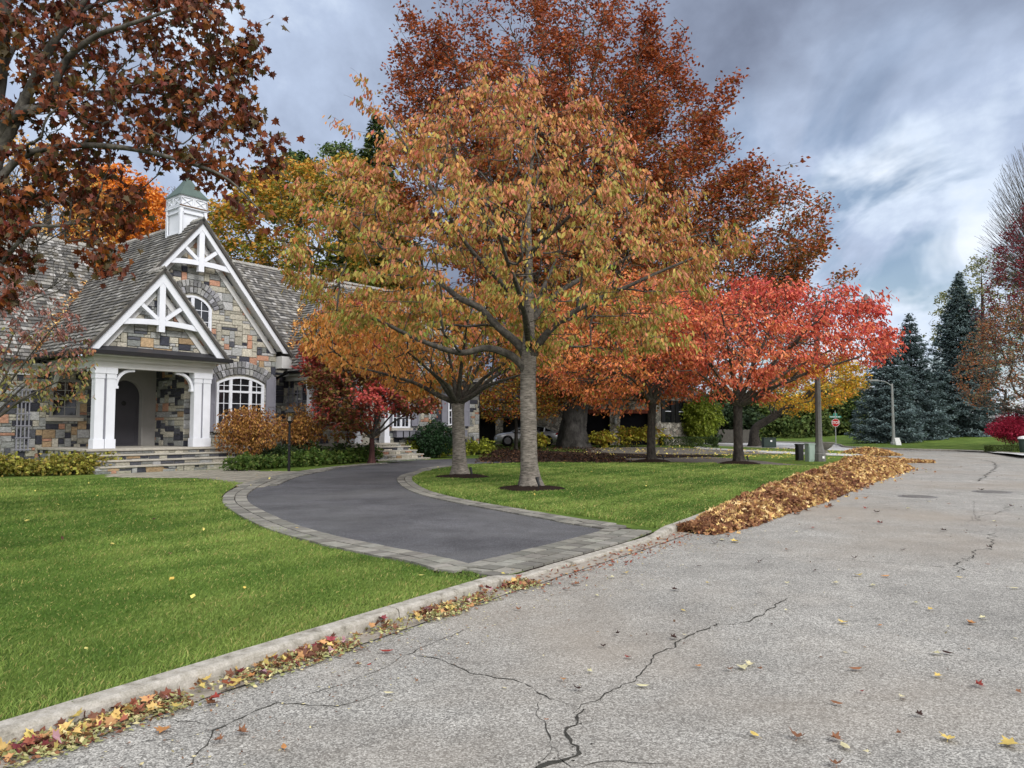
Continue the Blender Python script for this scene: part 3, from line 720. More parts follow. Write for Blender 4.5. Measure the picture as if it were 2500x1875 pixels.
# stone porch base, cap and steps
stp = MB(); ps = MB(); cap = MB()
ps.box(-.30, 4.75, -.25, 4.0, 0., FL-.09); stones(stp, fn(.25), -.30, 4.75, 0., FL-.09, cell=.11, th=.035); stones(stp, fu(-.30), -.24, 4., 0., FL-.09, cell=.12, th=.035)
cap.box(-.38, 4.82, -.36, 4.0, FL-.085, FL-.002)
for k, zt in enumerate((.66, .47, .28)):
    n0 = .25+.40*(k+1); a, b = -.05-.16*k, 4.95+.38*k
    ps.box(a, b, -n0, -.2, 0., zt-.06); stones(stp, fn(n0), a, b, max(0, zt-.27), zt-.06, cell=.10, th=.03, tone=1.05, dark=.6)
    stones(stp, fu(a), -n0+.02, -.25, max(0, zt-.27), zt-.06, cell=.11, th=.03)
    cap.box(a-.05, b+.05, -(n0+.08), -n0+.45, zt-.055, zt)
n0 = 1.80; stones(stp, fn(1.45), -.55, 5.9, 0.02, .24, cell=.10, th=.03, dark=.6)
po = ps.build('porch_base', MAT['mortar'], house); stp.build('stone_facing', MAT['stone'], po); cap.build('stone_cap', MAT['cap'], po, bevel=.012)
# porch gable roof edge: gutter, little metal pent, trusses
mb = MB(); mb.prism([(-.62, -.62, 4.22), (-.62, -.62, 4.36), (-.62, -.5, 4.38), (-.62, -.36, 4.22)], (5.65, 0, 0)); mb.prism([(-.62, -.62, 4.22), (-.76, -.62, 4.22), (-.76, -.62, 4.34), (-.62, -.62, 4.36)], (0, 4.3, 0))
mb.build('gutter', MAT['black'], house)
mb = MB(); mb.prism([(-.55, -.50, 4.37), (-.55, -.50, 4.33), (-.55, .02, 4.33), (-.55, .02, 4.62)], (5.5, 0, 0)); mb.build('pent_roof', MAT['darkroof'], house)
mb = MB(); mb.box(-.5, 4.9, -.5, .0, 4.19, 4.30); mb.build('soffit', MAT['beam'], house)
def truss(up, zp, nf, zb_l, zb_r, ztie, drop, nw, hz_=.0):
    """white barge boards with a king-post truss, outer face at nf; wall at nw"""
    mb = MB(); y = -nf; w = .30; c = math.sqrt(1+SL*SL)
    for s, zb in ((-1, zb_l), (1, zb_r)):
        f = lambda z, o: (up+s*(zp-z)/SL-0*s, z) if o == 0 else (up+s*max(0, (zp-z-o)/SL), z)
        P = [(up, zp), (up+s*(zp-zb)/SL, zb), (up+s*(zp-zb)/SL-s*w*c/SL, zb), (up, zp-w*c)]
        mb.prism([(p[0], y, p[1]) for p in P], (0, .07, 0))
        # moulding lip just under the shingles
        P = [(up, zp+.02), (up+s*(zp+.02-zb)/SL, zb), (up+s*(zp+.02-zb)/SL-s*.10, zb), (up, zp-.10)]
        mb.prism([(p[0], y-.035, p[1]) for p in P], (0, .033, 0))
    mb2 = MB()
    for s, zb in ((-1, zb_l), (1, zb_r)):      # soffit under the rake and inner frieze board on the wall
        P = [(up, zp-.32*c), (up+s*(zp-zb)/SL-s*.30*c/SL, zb+.0)]
        a, b = P
        mb2.add([(a[0], y+.07, a[1]+.10), (b[0], y+.07, b[1]+.10), (b[0], -nw, b[1]+.10), (a[0], -nw, a[1]+.10), (a[0], y+.07, a[1]+.14), (b[0], y+.07, b[1]+.14), (b[0], -nw, b[1]+.14), (a[0], -nw, a[1]+.14)],
                [(0, 1, 2, 3), (4, 7, 6, 5), (0, 4, 5, 1), (2, 6, 7, 3)])
        Q = [(up, zp-.34*c), (up+s*(zp-.34*c-zb)/SL, zb), (up+s*(zp-.34*c-zb)/SL-s*.22*c/SL, zb), (up, zp-.56*c)]
        mb2.prism([(p[0], -nw-.10, p[1]) for p in Q], (0, .1, 0))
    mb2.build('soffit', MAT['beam'], house)
    mb.build('bargeboard', MAT['white'], house)
    mb = MB(); kb = ztie-.24-drop*0
    mb.box(up-.115, up+.115, y+.015, y+.20, ztie-.25, zp-.45)
    hb_ = (zp-ztie)/SL-.26
    k = 8
    for s in (-1, 1):
        for i in range(k):
            a, b = i/k, (i+1)/k; z = lambda t: ztie+.0-.10*t*t+0*.0
            P = [(up+s*(.115+(hb_-.115)*a), z(a)), (up+s*(.115+(hb_-.115)*b), z(b)), (up+s*(.115+(hb_-.115)*b), z(b)+.20), (up+s*(.115+(hb_-.115)*a), z(a)+.20)]
            mb.prism([(p[0], y+.04, p[1]) for p in P], (0, .14, 0))
        hh = (zp-ztie)
        mb.bar((up+s*.13, y+.11, ztie+.22), (up+s*(hb_*.60), y+.11, ztie+.20+hb_*.42), .14, .15, up=(0, 1, 0))
    mb.build('gable_truss', MAT['white'], house)
truss(2.14, 7.56, .45, 4.36, 4.36, 5.46, .2, .02); truss(4.26, 10.18, -.6, 7.0, 4.94, 8.24, .2, NM)
# dots of the string lights along the rakes and gutter are tiny dark clips
mb = MB()
for up, zp, y, zl, zr in ((2.14, 7.60, -.47, 4.4, 4.4), (4.26, 10.22, .58, 7.6, 5.)):
    for s, zb in ((-1, zl), (1, zr)):
        n = int((zp-zb)/.2)
        for i in range(n): z = zp-(i+.5)*(zp-zb)/n; u = up+s*(zp-z)/SL; mb.box(u-.02, u+.02, y-.05, y-.0, z-.03, z+.02)
mb.build('string_light_clips', MAT['black'], house)
# ---- shake roofs --------------------------------------------------------
sh = MB(); und = MB()
SHC = [srgb(.44, .43, .42), srgb(.36, .355, .35), srgb(.52, .51, .49), srgb(.29, .285, .28), srgb(.62, .61, .60), srgb(.40, .385, .36)]
def roof(poly, exp_=.20, lt=0., thick=.10):
    """poly: planar convex polygon (u,n,z); shakes run up the slope"""
    P = [np.array([p[0], -p[1], p[2]]) for p in poly]
    nn = np.zeros(3)
    for i in range(len(P)):
        a, b = P[i], P[(i+1) % len(P)]; nn += np.cross(a, b)
    nn /= np.linalg.norm(nn)
    if nn[2] < 0: nn = -nn
    al = np.cross((0, 0, 1.), nn); al /= np.linalg.norm(al); upv = np.cross(nn, al)
    if upv[2] < 0: upv = -upv
    O = P[0]; Q = [((p-O)@al, (p-O)@upv) for p in P]
    if area(Q) < 0: Q = Q[::-1]
    planes = []
    for i in range(len(Q)):
        (x0, y0), (x1, y1) = Q[i], Q[(i+1) % len(Q)]; planes.append((y1-y0, -(x1-x0), (y1-y0)*x0-(x1-x0)*y0))
    xs = [q[0] for q in Q]; ys = [q[1] for q in Q]
    to3 = lambda x, y, h: O+al*x+upv*y+nn*h
    und.prism([tuple(to3(x, y, -.02)) for x, y in Q], tuple(-nn*thick))
    y = min(ys)-.03
    while y < max(ys):
        x = min(xs)-R.uniform(0, .2)
        while x < max(xs):
            w = R.uniform(.09, .24); c = SHC[R.choices(range(6), [4, 4, 2.5, 1.3, .4+lt, 2])[0]]; s_ = R.uniform(.88, 1.12)
            jig = R.uniform(-.012, .012)
            C = clip([(x+.004, y+jig), (x+w-.004, y+jig), (x+w-.004, y+exp_*1.25), (x+.004, y+exp_*1.25)], planes)
            if len(C) >= 3 and abs(area(C)) > .001:
                hgt = lambda yy: .052*(1-(yy-y)/(exp_*1.25))+.002
                m = len(C); vs = [tuple(to3(a, b, hgt(b))) for a, b in C]+[tuple(to3(a, b, -.02)) for a, b in C]
                fs = [tuple(range(m))]+[(i, m+i, m+(i+1) % m, (i+1) % m) for i in range(m)]
                sh.add(vs, fs, tuple(v*s_ for v in c))
            x += w
        y += exp_
zl = lambda u: 10.2-SL*(4.26-u)              # left slope of the gables
wn = lambda z: -3.6-(z-4.15)/1.245            # left wing roof
roof([(-.72, .55, zl(-.72)), (2.14, .55, zl(2.14)), (2.14, wn(zl(2.14)), zl(2.14)), (-.72, wn(zl(-.72)), zl(-.72))])
roof([(2.14, -.52, zl(2.14)), (4.26, -.52, 10.2), (4.26, wn(10.2), 10.2), (2.14, wn(zl(2.14)), zl(2.14))])
roof([(2.14, .55, zl(2.14)), (4.98, .55, zl(2.14)-SL*2.84), (4.98, -1.1, zl(2.14)-SL*2.84), (2.14, -1.1, zl(2.14))])
zr = lambda u: 10.2-SL*(u-4.26); mn = lambda z: -1.5-(z-4.2)/1.13
roof([(4.26, -.52, 10.2), (8.74, -.52, zr(8.74)), (8.74, mn(zr(8.74)), zr(8.74)), (4.26, mn(10.2), 10.2)])
roof([(-10., -3.6, 4.15), (-.9, -3.6, 4.15), (4.09, -8.3, 10.), (-10, -8.3, 10.)], lt=1.6)
roof([(8.74, mn(4.85), 4.85), (22.5, mn(4.85), 4.85), (22.5, mn(10.2), 10.2), (4.26, mn(10.2), 10.2)], lt=1.2)
hf_ = lambda t: 4.2+1.155*t
roof([(9.1, .1, 4.2), (22.5, .1, 4.2), (18., -4.4, hf_(4.5)), (13.6, -4.4, hf_(4.5))])
roof([(9.1, .1, 4.2), (13.6, -4.4, hf_(4.5)), (13.6, mn(hf_(4.5)), hf_(4.5)), (9.1, mn(4.2), 4.2)])
roof([(22.5, .1, 4.2), (18., -4.4, hf_(4.5)), (18., -8.9, hf_(4.5)), (22.5, -13.4, 4.2)])
roof([(-10., -13., 4.15), (4.26, -13., 4.15), (4.26, -8.3, 10.), (-10, -8.3, 10.)], exp_=.3); roof([(4.26, -12, 4.2), (22.5, -12, 4.2), (22.5, -6.8, 10.2), (4.26, -6.8, 10.2)], exp_=.3)
# ridge and hip caps
def caps(p, q, w=.13):
    p = np.array([p[0], -p[1], p[2]]); q = np.array([q[0], -q[1], q[2]]); L = np.linalg.norm(q-p); n = int(L/.19); d = (q-p)/L
    a = np.cross(d, (0, 0, 1.)); a /= np.linalg.norm(a)
    for i in range(n):
        b = p+d*(i*L/n); e = p+d*((i+1.3)*L/n); c = shade(srgb(.56, .55, .53), .9, 1.25)
        for s in (-1, 1):
            vs = [b+(0, 0, .065), b+a*s*w+np.array((0, 0, -.075)), e+a*s*w+np.array((0, 0, -.105)), e+(0, 0, .035)]
            vs2 = [v-np.array((0, 0, .03)) for v in vs]; sh.add(vs+vs2, [(0, 1, 2, 3), (4, 7, 6, 5), (0, 4, 5, 1), (1, 5, 6, 2)], c)
caps((9.1, .1, 4.25), (13.6, -4.4, hf_(4.5)+.05)); caps((13.6, -4.4, hf_(4.5)+.03), (18., -4.4, hf_(4.5)+.03)); caps((4.26, -.52, 10.22), (4.26, -8.4, 10.22)); caps((2.14, .5, zl(2.14)+.02), (2.14, -.6, zl(2.14)+.02))
caps((-10, -8.3, 10.03), (4.1, -8.3, 10.03)); caps((4.4, -6.8, 10.22), (22.4, -6.8, 10.22)); caps((22.5, .1, 4.25), (18., -4.4, hf_(4.5)+.05))
rf = und.build('roof', MAT['underroof'], house); sh.build('shakes', MAT['shingle'], rf)
core2 = MB(); core2.prism([(-9.8, 4.6, 4.1), (-9.8, 12.5, 4.1), (-9.8, 8.3, 9.6)], (.3, 0, 0)); core2.box(-9.9, 21.9, 10.5, 12.3, 0, 4.2); core2.box(-9.9, -9.5, 4.5, 12.3, 0, 4.2); core2.box(21.5, 21.9, 5.9, 10.6, 0, 4.2); core2.build('rear_wall', MAT['mortar'], house)
# eaves, gutters, beams of the wings
mb = MB(); mb.box(-10, -.76, 3.42, 3.56, 4.03, 4.16); mb.build('gutter', MAT['black'], house); mb = MB(); mb.prism([(9.0, -.16, 4.10), (9.0, -.16, 4.22), (9.0, -.04, 4.22), (9.0, -.04, 4.10)], (13.6, 0, 0)); mb.box(8.96, 9.08, -.10, 1.6, 4.10, 4.22)
mb.build('gutter', MAT['black'], house)
mb = MB(); mb.box(-10, -.2, 3.6, 4.0, 3.98, 4.06); mb.box(-10, -.14, 3.9, 3.99, 3.62, 3.98); mb.build('eave_beam', MAT['beam'], house); mb = MB()
mb.box(9.2, 22.3, -.02, .85, 4.03, 4.10); mb.box(9.42, 14.4, .12, .42, 3.80, 4.03); mb.box(9.42, 9.7, .42, 2.1, 3.80, 4.03); mb.box(14.4, 22.1, .7, .82, 3.8, 4.03); mb.box(9.2, 9.42, .0, 2.1, 4.0, 4.1)
mb.build('eave_beam', MAT['beam'], house)
for a, b in ((9.46, 9.80), (12.05, 12.40), (13.95, 14.27)): column(a, b, n0=-.15)
mb = MB(); mb.box(9.3, 14.6, .0, .9, .0, FL-.09); pb2 = mb.build('porch_base', MAT['mortar'], house)
q = MB(); stones(q, fn(0.), 9.3, 14.6, 0., FL-.09, cell=.12, th=.035); stones(q, fu(9.3), .0, 2.1, 0., FL-.09, cell=.12, th=.035)
for k in range(4): stones(q, fn(.0+.36*(k+1)), 12.1, 15.2+.1*k, max(0, .66-.19*k-.19), .66-.19*k, cell=.11, th=.03, dark=.5)
q.build('stone_facing', MAT['stone'], pb2)
q = MB(); q.box(9.22, 14.68, -.08, .9, FL-.085, FL-.002)
for k in range(4): q.box(12.05, 15.25+.1*k, -(.36*(k+1)+.05), 0., .66-.19*k-.02, .66-.19*k+.035)
q.build('stone_cap', MAT['cap'], pb2)
mb = MB(); mb.box(12.75, 13.8, .95, 1.0, FL, 3.2); mb.build('side_door', MAT['door'], house)
# downspout and flue
mb = MB(); mb.tube([(8.75, 1.0, 4.1), (8.6, 1.5, 3.9), (8.5, 1.9, 3.7), (8.5, 1.9, .1)], .055, 8); mb.build('downspout', MAT['black'], house); mb = MB(); mb.tube([(22., .3, 4.), (22.1, .9, 3.7), (22.1, .9, .1)], .05, 8); mb.build('downspout', MAT['black'], house)
mb = MB(); mb.tube([(5.35, -.72, .60), (5.35, -.95, .60), (5.35, -1.05, .52), (5.35, -1.06, .42)], .06, 10); mb.build('pipe', MAT['white'], house, smooth=True)
# trellises leaning on the walls
def trellis(u0, u1, n, z0, z1, side=False):
    mb = MB(); k = 4
    f = (lambda a, b, c, d, e, f_: mb.box(a, b, -n-c, -n-d, e, f_))
    for i in range(k): u = u0+(u1-u0)*i/(k-1); f(u-.022, u+.022, .06, .03, z0, z1)
    nz = int((z1-z0)/.42)
    for i in range(nz+1): z = z0+.06+(z1-z0-.12)*i/nz; f(u0-.06, u1+.06, .085, .06, z-.022, z+.022)
    mb.build('trellis', MAT['grey'], house)
trellis(-1.12, -.72, -3.88, .72, 3.1)
mb = MB()
for i in range(4): y = .95+.35*i; mb.box(9.52, 9.56, y-.02, y+.02, .9, 3.5)
for i in range(6): mb.box(9.49, 9.52, .9, 2.05, 1.1+.42*i, 1.14+.42*i)
mb.build('trellis', MAT['grey'], house)
# window boxes
for a, b in ((15.1, 16.9), (19.2, 20.6)):
    mb = MB(); mb.box(a, b, .48, .78, 1.12, 1.46); mb.box(a-.03, b+.03, .45, .79, 1.44, 1.48)
    wb = mb.build('window_box', MAT['grey'], house)
    mb = MB()
    for t in (.25, .5, .75): mb.box(a+(b-a)*t-.03, a+(b-a)*t+.03, .455, .48, 1.05, 1.44)
    mb.build('bracket', MAT['black'], wb)
# cupola ------------------------------------------------------------------
cu, cn, hc = 4.26, -1.9, .57
def zm(m):
    m.v = [(v[0], v[1], 10.70+(v[2]-10.98)*.67 if v[2] > 10.97 else v[2]-.28) for v in m.v]; return m
cup = MB()
cup.box(cu-hc+.06, cu+hc-.06, -cn-hc+.06, -cn+hc-.06, 9.0, 10.98)
cup.box(cu-hc-.04, cu+hc+.04, -cn-hc-.04, -cn+hc+.04, 10.98, 11.06); cup.box(cu-hc+.02, cu+hc-.02, -cn-hc+.02, -cn+hc-.02, 11.06, 11.74); cup.box(cu-hc-.04, cu+hc+.04, -cn-hc-.04, -cn+hc+.04, 11.72, 11.8)
for s in (0, 1):
    for sg in (-1, 1):
        def P3(a, z, d):          # a along the face, d outwards
            return (cu+a, -cn+sg*(hc-.0+d), z) if s == 0 else (cu+sg*(hc-.0+d), -cn+a, z)
        def bb(a0, z0, a1, z1, w):
            p = np.array(P3(a0, z0, 0)); q_ = np.array(P3(a1, z1, 0)); cup.bar(p, q_, w, .05, up=(0, 1, 0) if s == 0 else (1, 0, 0))
        for c0 in (-.30, .30):
            bb(c0-.23, 11.16, c0+.23, 11.62, .035); bb(c0-.23, 11.62, c0+.23, 11.16, .035)
            bb(c0-.27, 11.13, c0+.27, 11.13, .05); bb(c0-.27, 11.65, c0+.27, 11.65, .05); bb(c0-.27, 11.1, c0-.27, 11.68, .05); bb(c0+.27, 11.1, c0+.27, 11.68, .05)
        for a in (-hc+.05, hc-.05): bb(a, 9.3, a, 10.96, .12)
        bb(-.47, 10.78, .47, 10.78, .05); bb(-.47, 9.9, .47, 9.9, .05); bb(-.47, 9.9, -.47, 10.8, .05); bb(.47, 9.9, .47, 10.8, .05)
cp = zm(cup).build('cupola', MAT['white'], house)
mb = MB(); pr = []
for k in range(11):
    t = k/10; w = (hc+.06)*(1-t)**1.35*(1-.0*t)+.02*t; z = 11.80+1.62*t**1.0; pr.append((w*math.sqrt(2), z))
pr = [((hc+.06)*math.sqrt(2), 11.74)]+pr; mb.lathe(pr, c=(cu, -cn), n=4, rot=math.pi/4); zm(mb).build('cupola_roof', MAT['copper'], cp)
mb = MB(); mb.box(cu-hc-.05, cu+hc+.05, -cn-hc-.06, -cn-hc-.0, 11.05, 11.12); zm(mb).build('worn_ledge', MAT['wood'], cp)
mb = MB(); c_ = (cu, -cn); mb.lathe([(.018, 13.35), (.015, 14.35)], c=c_, n=8)
mb.lathe([(.01, 13.72), (.06, 13.75), (.09, 13.82), (.06, 13.89), (.01, 13.92)], c=c_, n=12)
mb.bar((cu-.34, -cn, 14.02), (cu+.34, -cn, 14.02), .02, .02); mb.bar((cu, -cn-.34, 14.02), (cu, -cn+.34, 14.02), .02, .02)
# the four direction letters
def seg(o, s, a, b, ax):
    p = np.array([cu, -cn, 14.02])+np.array(o); e = np.array(ax); zz = np.array([0, 0, 1.]); mb.bar(p+e*a[0]*s+zz*a[1]*s, p+e*b[0]*s+zz*b[1]*s, .018, .018, up=np.cross(e, zz)+1e-3)
for o, L, ax in (((.37, 0, -.07), 'E', (1, 0, 0)), ((-.5, 0, -.07), 'W', (1, 0, 0)), ((0, .38, -.07), 'N', (.8, .6, 0)), ((0, -.42, -.07), 'S', (.8, .6, 0))):
    for a, b in {'E': [((0, 0), (0, 1)), ((0, 0), (.7, 0)), ((0, .5), (.6, .5)), ((0, 1), (.7, 1))], 'N': [((0, 0), (0, 1)), ((0, 1), (.7, 0)), ((.7, 0), (.7, 1))],
                 'W': [((0, 1), (.2, 0)), ((.2, 0), (.4, .8)), ((.4, .8), (.6, 0)), ((.6, 0), (.8, 1))], 'S': [((.7, 1), (0, 1)), ((0, 1), (0, .5)), ((0, .5), (.7, .5)), ((.7, .5), (.7, 0)), ((.7, 0), (0, 0))]}[L]: seg(o, .15, a, b, ax)
mb.bar((cu-.45, -cn+.0, 14.3), (cu+.45, -cn+.0, 14.3), .02, .03); mb.prism([(cu+.45, -cn-.01, 14.22), (cu+.62, -cn-.01, 14.3), (cu+.45, -cn-.01, 14.38)], (0, .02, 0)); mb.prism([(cu-.5, -cn-.01, 14.2), (cu-.25, -cn-.01, 14.3), (cu-.5, -cn-.01, 14.42)], (0, .02, 0))
zm(mb).build('weather_vane', MAT['black'], cp)
# ------------------------------------------------------------------ trees
MAT['bark_limb'] = bark('bark_limb', srgb(.42, .40, .37), srgb(.20, .19, .18), (5, 5, 4))
def norm(a): return a/(np.linalg.norm(a, axis=-1, keepdims=True)+1e-9)
LT = {}
LT['cherry'] = (np.array([(0, 0, 0), (.22, .35, -.06), (.16, .75, -.04), (0, 1, .04), (-.16, .75, -.04), (-.22, .35, -.06)]), [(0, 1, 2, 3), (0, 3, 4, 5)])
LT['simple'] = (np.array([(0, 0, 0), (.3, .45, .08), (0, 1, 0), (-.3, .45, .08)]), [(0, 1, 2), (0, 2, 3)])
LT['clump'] = (np.array([(0, 0, 0), (.38, .15, .1), (.25, .6, -.1), (.45, .9, .1), (0, 1, 0), (-.3, .85, .12), (-.2, .5, -.08), (-.45, .3, .1)]), [(0, 1, 2, 3, 4), (0, 4, 5, 6, 7)])
_m = [(0, 0), (.10, .12), (.42, .02), (.32, .26), (.60, .48), (.34, .52), (.30, .72), (.14, .66), (0, 1.05)]
_cz = lambda x, y: .42*abs(x)-.38*max(0, y-.35)**1.5
_mo = [(x, y, _cz(x, y)) for x, y in _m]+[(-x, y, _cz(x, y)) for x, y in _m[-2:0:-1]]
LT['maple'] = (np.array(_mo), [tuple(range(0, 9)), tuple([0]+list(range(8, 16)))])
LT['spray'] = (np.array([(0, 0, 0), (.16, .25, -.03), (.30, .62, -.12), (.10, .70, -.05), (0, 1.15, -.12), (-.10, .70, -.05), (-.30, .62, -.12), (-.16, .25, -.03)]), [(0, 1, 2, 3, 4, 5, 6, 7)])
LT['needle'] = (np.array([(0, 0, 0), (.5, .3, -.05), (.3, 1, -.12), (-.3, 1, -.12), (-.5, .3, -.05)]), [(0, 1, 2, 3, 4)])
def leaf_mesh(name, P, size, C, shape, droop=.5, along=None, flat=0., rs=None):
    """P (n,3) leaf roots; droop 0..1 how far the tip hangs; along optional direction"""
    r = rs or rng; n = len(P); T, Fc = LT[shape]
    h = r.normal(0, 1, (n, 3)); h[:, 2] *= .5
    if along is not None: h = h*.7+along*1.2
    d = norm(norm(h)*(1-droop)+np.array([0, 0, -1.])*droop)
    q = r.normal(0, 1, (n, 3)); q[:, 2] += flat*3
    if flat > 0: side = norm(np.cross(d, norm(q)))
    else: side = norm(np.cross(d, q))
    nr = np.cross(side, d); s = (size*r.uniform(.7, 1.25, n))[:, None, None]
    V = P[:, None, :]+s*(T[None, :, 0, None]*side[:, None]+T[None, :, 1, None]*d[:, None]+T[None, :, 2, None]*nr[:, None])
    k = len(T); base = (np.arange(n)*k)[:, None]
    loops = np.hstack([base+np.array(f)[None] for f in Fc]).ravel()
    tot = np.tile([len(f) for f in Fc], n); st = np.r_[0, np.cumsum(tot)[:-1]]
    return np_mesh(name, V.reshape(-1, 3), loops, st, tot, np.repeat(C, k, axis=0))
def grow(seeds, att, bf=.35, jit=.05, minz=None, r=rng):
    """seeds: list of polylines (k,4: x y z r), the first is the trunk; every later one starts on an earlier node.
    att: (n,3) points to reach.  Returns nodes, parent, main radius (0 for new)."""
    X = []; par = []; pl = []; rad = []; ok = []
    for q, S_ in enumerate(seeds):
        S_ = np.array(S_, float)
        if q == 0: prev = -1
        else: prev = int(np.argmin(((np.array(X)-S_[0, :3])**2).sum(1)))
        for i, p in enumerate(S_):
            if q > 0 and i == 0: continue
            L = 0 if prev < 0 else pl[prev]+np.linalg.norm(p[:3]-X[prev])
            X.append(p[:3]); par.append(prev); pl.append(L); rad.append(p[3]); ok.append(minz is None or p[2] > minz); prev = len(X)-1
    n0 = len(X); N = len(att)
    X = np.array(X); cost = np.full(N, 1e9); bp = np.zeros(N, int)
    for i in range(n0):
        if not ok[i]: continue
        c = np.linalg.norm(att-X[i], axis=1)+bf*pl[i]; m = c < cost; cost[m] = c[m]; bp[m] = i
    out = list(X); done = np.zeros(N, bool)
    for _ in range(N):
        c = np.where(done, 1e9, cost-bf*0); j = int(np.argmin(c)); done[j] = True
        p = bp[j]; L = pl[p]+np.linalg.norm(att[j]-out[p]); out.append(att[j]); par.append(p); pl.append(L); rad.append(0.); idx = len(out)-1
        c2 = np.linalg.norm(att-att[j], axis=1)+bf*L; m = (c2 < cost) & ~done; cost[m] = c2[m]; bp[m] = idx
    return np.array(out), np.array(par), np.array(rad), n0
def tree_radii(X, par, rad, n0, rt=.006, e=.5, cap=.08):
    n = len(X); cnt = np.zeros(n)
    ch = np.zeros(n, int)
    for i in range(n-1, n0-1, -1):
        if cnt[i] == 0: cnt[i] = 1
        cnt[par[i]] += cnt[i]
    R_ = np.minimum(rt*np.maximum(cnt, 1)**e, cap)
    for i in range(n0): R_[i] = rad[i]
    for i in range(n0, n): R_[i] = min(R_[i], R_[par[i]]*.9)
    return R_, cnt
def branch_mesh(mb, X, par, R_, n0, sides=5, bend=.06, r=rng):
    """tubes for the grown part, one curved piece per edge"""
    for i in range(n0, len(X)):
        p = par[i]; a, b = X[p], X[i]; d = b-a; L = np.linalg.norm(d)
        if L < 1e-4: continue
        g0 = X[par[p]] if par[p] >= 0 else a-(0, 0, 1)
        t0 = a-g0; t0 = t0/(np.linalg.norm(t0)+1e-6)*L*.28 if p >= n0 else d*.2
        m1 = a+t0*.9+d*.1; m2 = a+d*.66+t0*.35+r.normal(0, bend*L*.4, 3)
        ra = min(R_[p], R_[i]*1.25)
        s = sides if R_[i] > .012 else 3
        mb.tube([a, m1, m2, b], [ra, ra*.95, (ra+R_[i])/2, R_[i]], s)
def trunk_mesh(mb, seeds, sides=12, flare=1.6, lump=.06, base_z=0., roots=5, r=R):
    for q, S_ in enumerate(seeds):
        S_ = np.array(S_, float)
        P = resample(catmull(S_, 5), .12 if q == 0 else .16)
        if q == 0:
            out = []
            for p in P:
                hgt = p[2]-base_z; f = 1+(flare-1)*math.exp(-max(hgt, 0)/(.9*S_[0, 3]+.05)); out.append(f)
            fl = np.array(out)
        else: fl = np.ones(len(P))
        vs = []; fs = []; m = len(P); sd = sides if q == 0 else max(6, sides-4); ph = [r.uniform(0, 6.28) for _ in range(4)]
        for i, p in enumerate(P):
            d = P[min(i+1, m-1), :3]-P[max(i-1, 0), :3]; d = d/(np.linalg.norm(d)+1e-9)
            a = np.cross(d, (.05, 1, .1)); a /= np.linalg.norm(a); b = np.cross(d, a)
            for k in range(sd):
                t = 2*math.pi*k/sd; w = 1+lump*math.sin(3*t+ph[0]+i*.13)+lump*.7*math.sin(5*t+ph[1]-i*.3)+r.uniform(-lump, lump)*.35
                if q == 0: w *= 1+(fl[i]-1)*(1+.45*math.sin(roots*t+ph[2]))
                vs.append(p[:3]+p[3]*w*(a*math.cos(t)+b*math.sin(t)))
        for i in range(m-1):
            for k in range(sd): j = (k+1) % sd; fs.append((i*sd+k, i*sd+j, (i+1)*sd+j, (i+1)*sd+k))
        fs.append(tuple((m-1)*sd+k for k in range(sd))); mb.add(vs, fs)
def env(poly, Y0, n, dz=1., view=True, layers=None, lump=.0, depth=1., r=rng, core=0.):
    """random points in the solid that has the outline `poly` (photo pixels) at distance Y0"""
    W = np.array([(av(x, y, Y0) if view else aty(x, y, Y0)) for x, y in poly])[:, [0, 2]]
    x0, z0 = W.min(0); x1, z1 = W.max(0); out = []
    zz = np.linspace(z0, z1, 60); lo = np.full(60, np.nan); hi = np.full(60, np.nan)
    for i, z in enumerate(zz):
        xs = []
        for k in range(len(W)):
            a, b = W[k], W[(k+1) % len(W)]
            if (a[1] > z) != (b[1] > z): xs.append(a[0]+(z-a[1])/(b[1]-a[1])*(b[0]-a[0]))
        if xs: lo[i], hi[i] = min(xs), max(xs)
    okk = ~np.isnan(lo); tot = 0
    while tot < n:
        m = n*3; x = r.uniform(x0, x1, m); z = r.uniform(z0, z1, m); k = inpoly(x, z, W); x = x[k]; z = z[k]
        l = np.interp(z, zz[okk], lo[okk]); h = np.interp(z, zz[okk], hi[okk]); c = (l+h)/2; w = np.maximum((h-l)/2, .05)
        f = np.clip(1-((x-c)/w)**2, 0.02, 1); y = Y0+r.uniform(-1, 1, len(x))*w*np.sqrt(f)*depth
        if core > 0:
            rr = np.sqrt(((x-c)/w)**2+((y-Y0)/(w*depth))**2); keep = r.uniform(0, 1, len(x)) < core+(1-core)*rr; x, y, z = x[keep], y[keep], z[keep]
        if layers: z = z0+np.round((z-z0)/layers+r.normal(0, .16, len(z))+.15*np.sin(x*1.7+y*.9))*layers
        if lump > 0:
            v = np.sin(x/lump*2.1+z/lump*1.3)+np.sin(y/lump*2.3-z/lump*1.7+1.)+np.sin(x/lump*1.1-y/lump*1.6+2.); keep = v > -.5; x, y, z = x[keep], y[keep], z[keep]
        out.append(np.c_[x, y, z]); tot += len(x)
    return np.vstack(out)[:n]
def palette(n, cols, wts, jit=.12, r=rng):
    C = np.array(cols); k = r.choice(len(C), n, p=np.array(wts)/sum(wts)); c = C[k]*(1+r.normal(0, jit, (n, 1)))
    return np.clip(c, .002, 1)
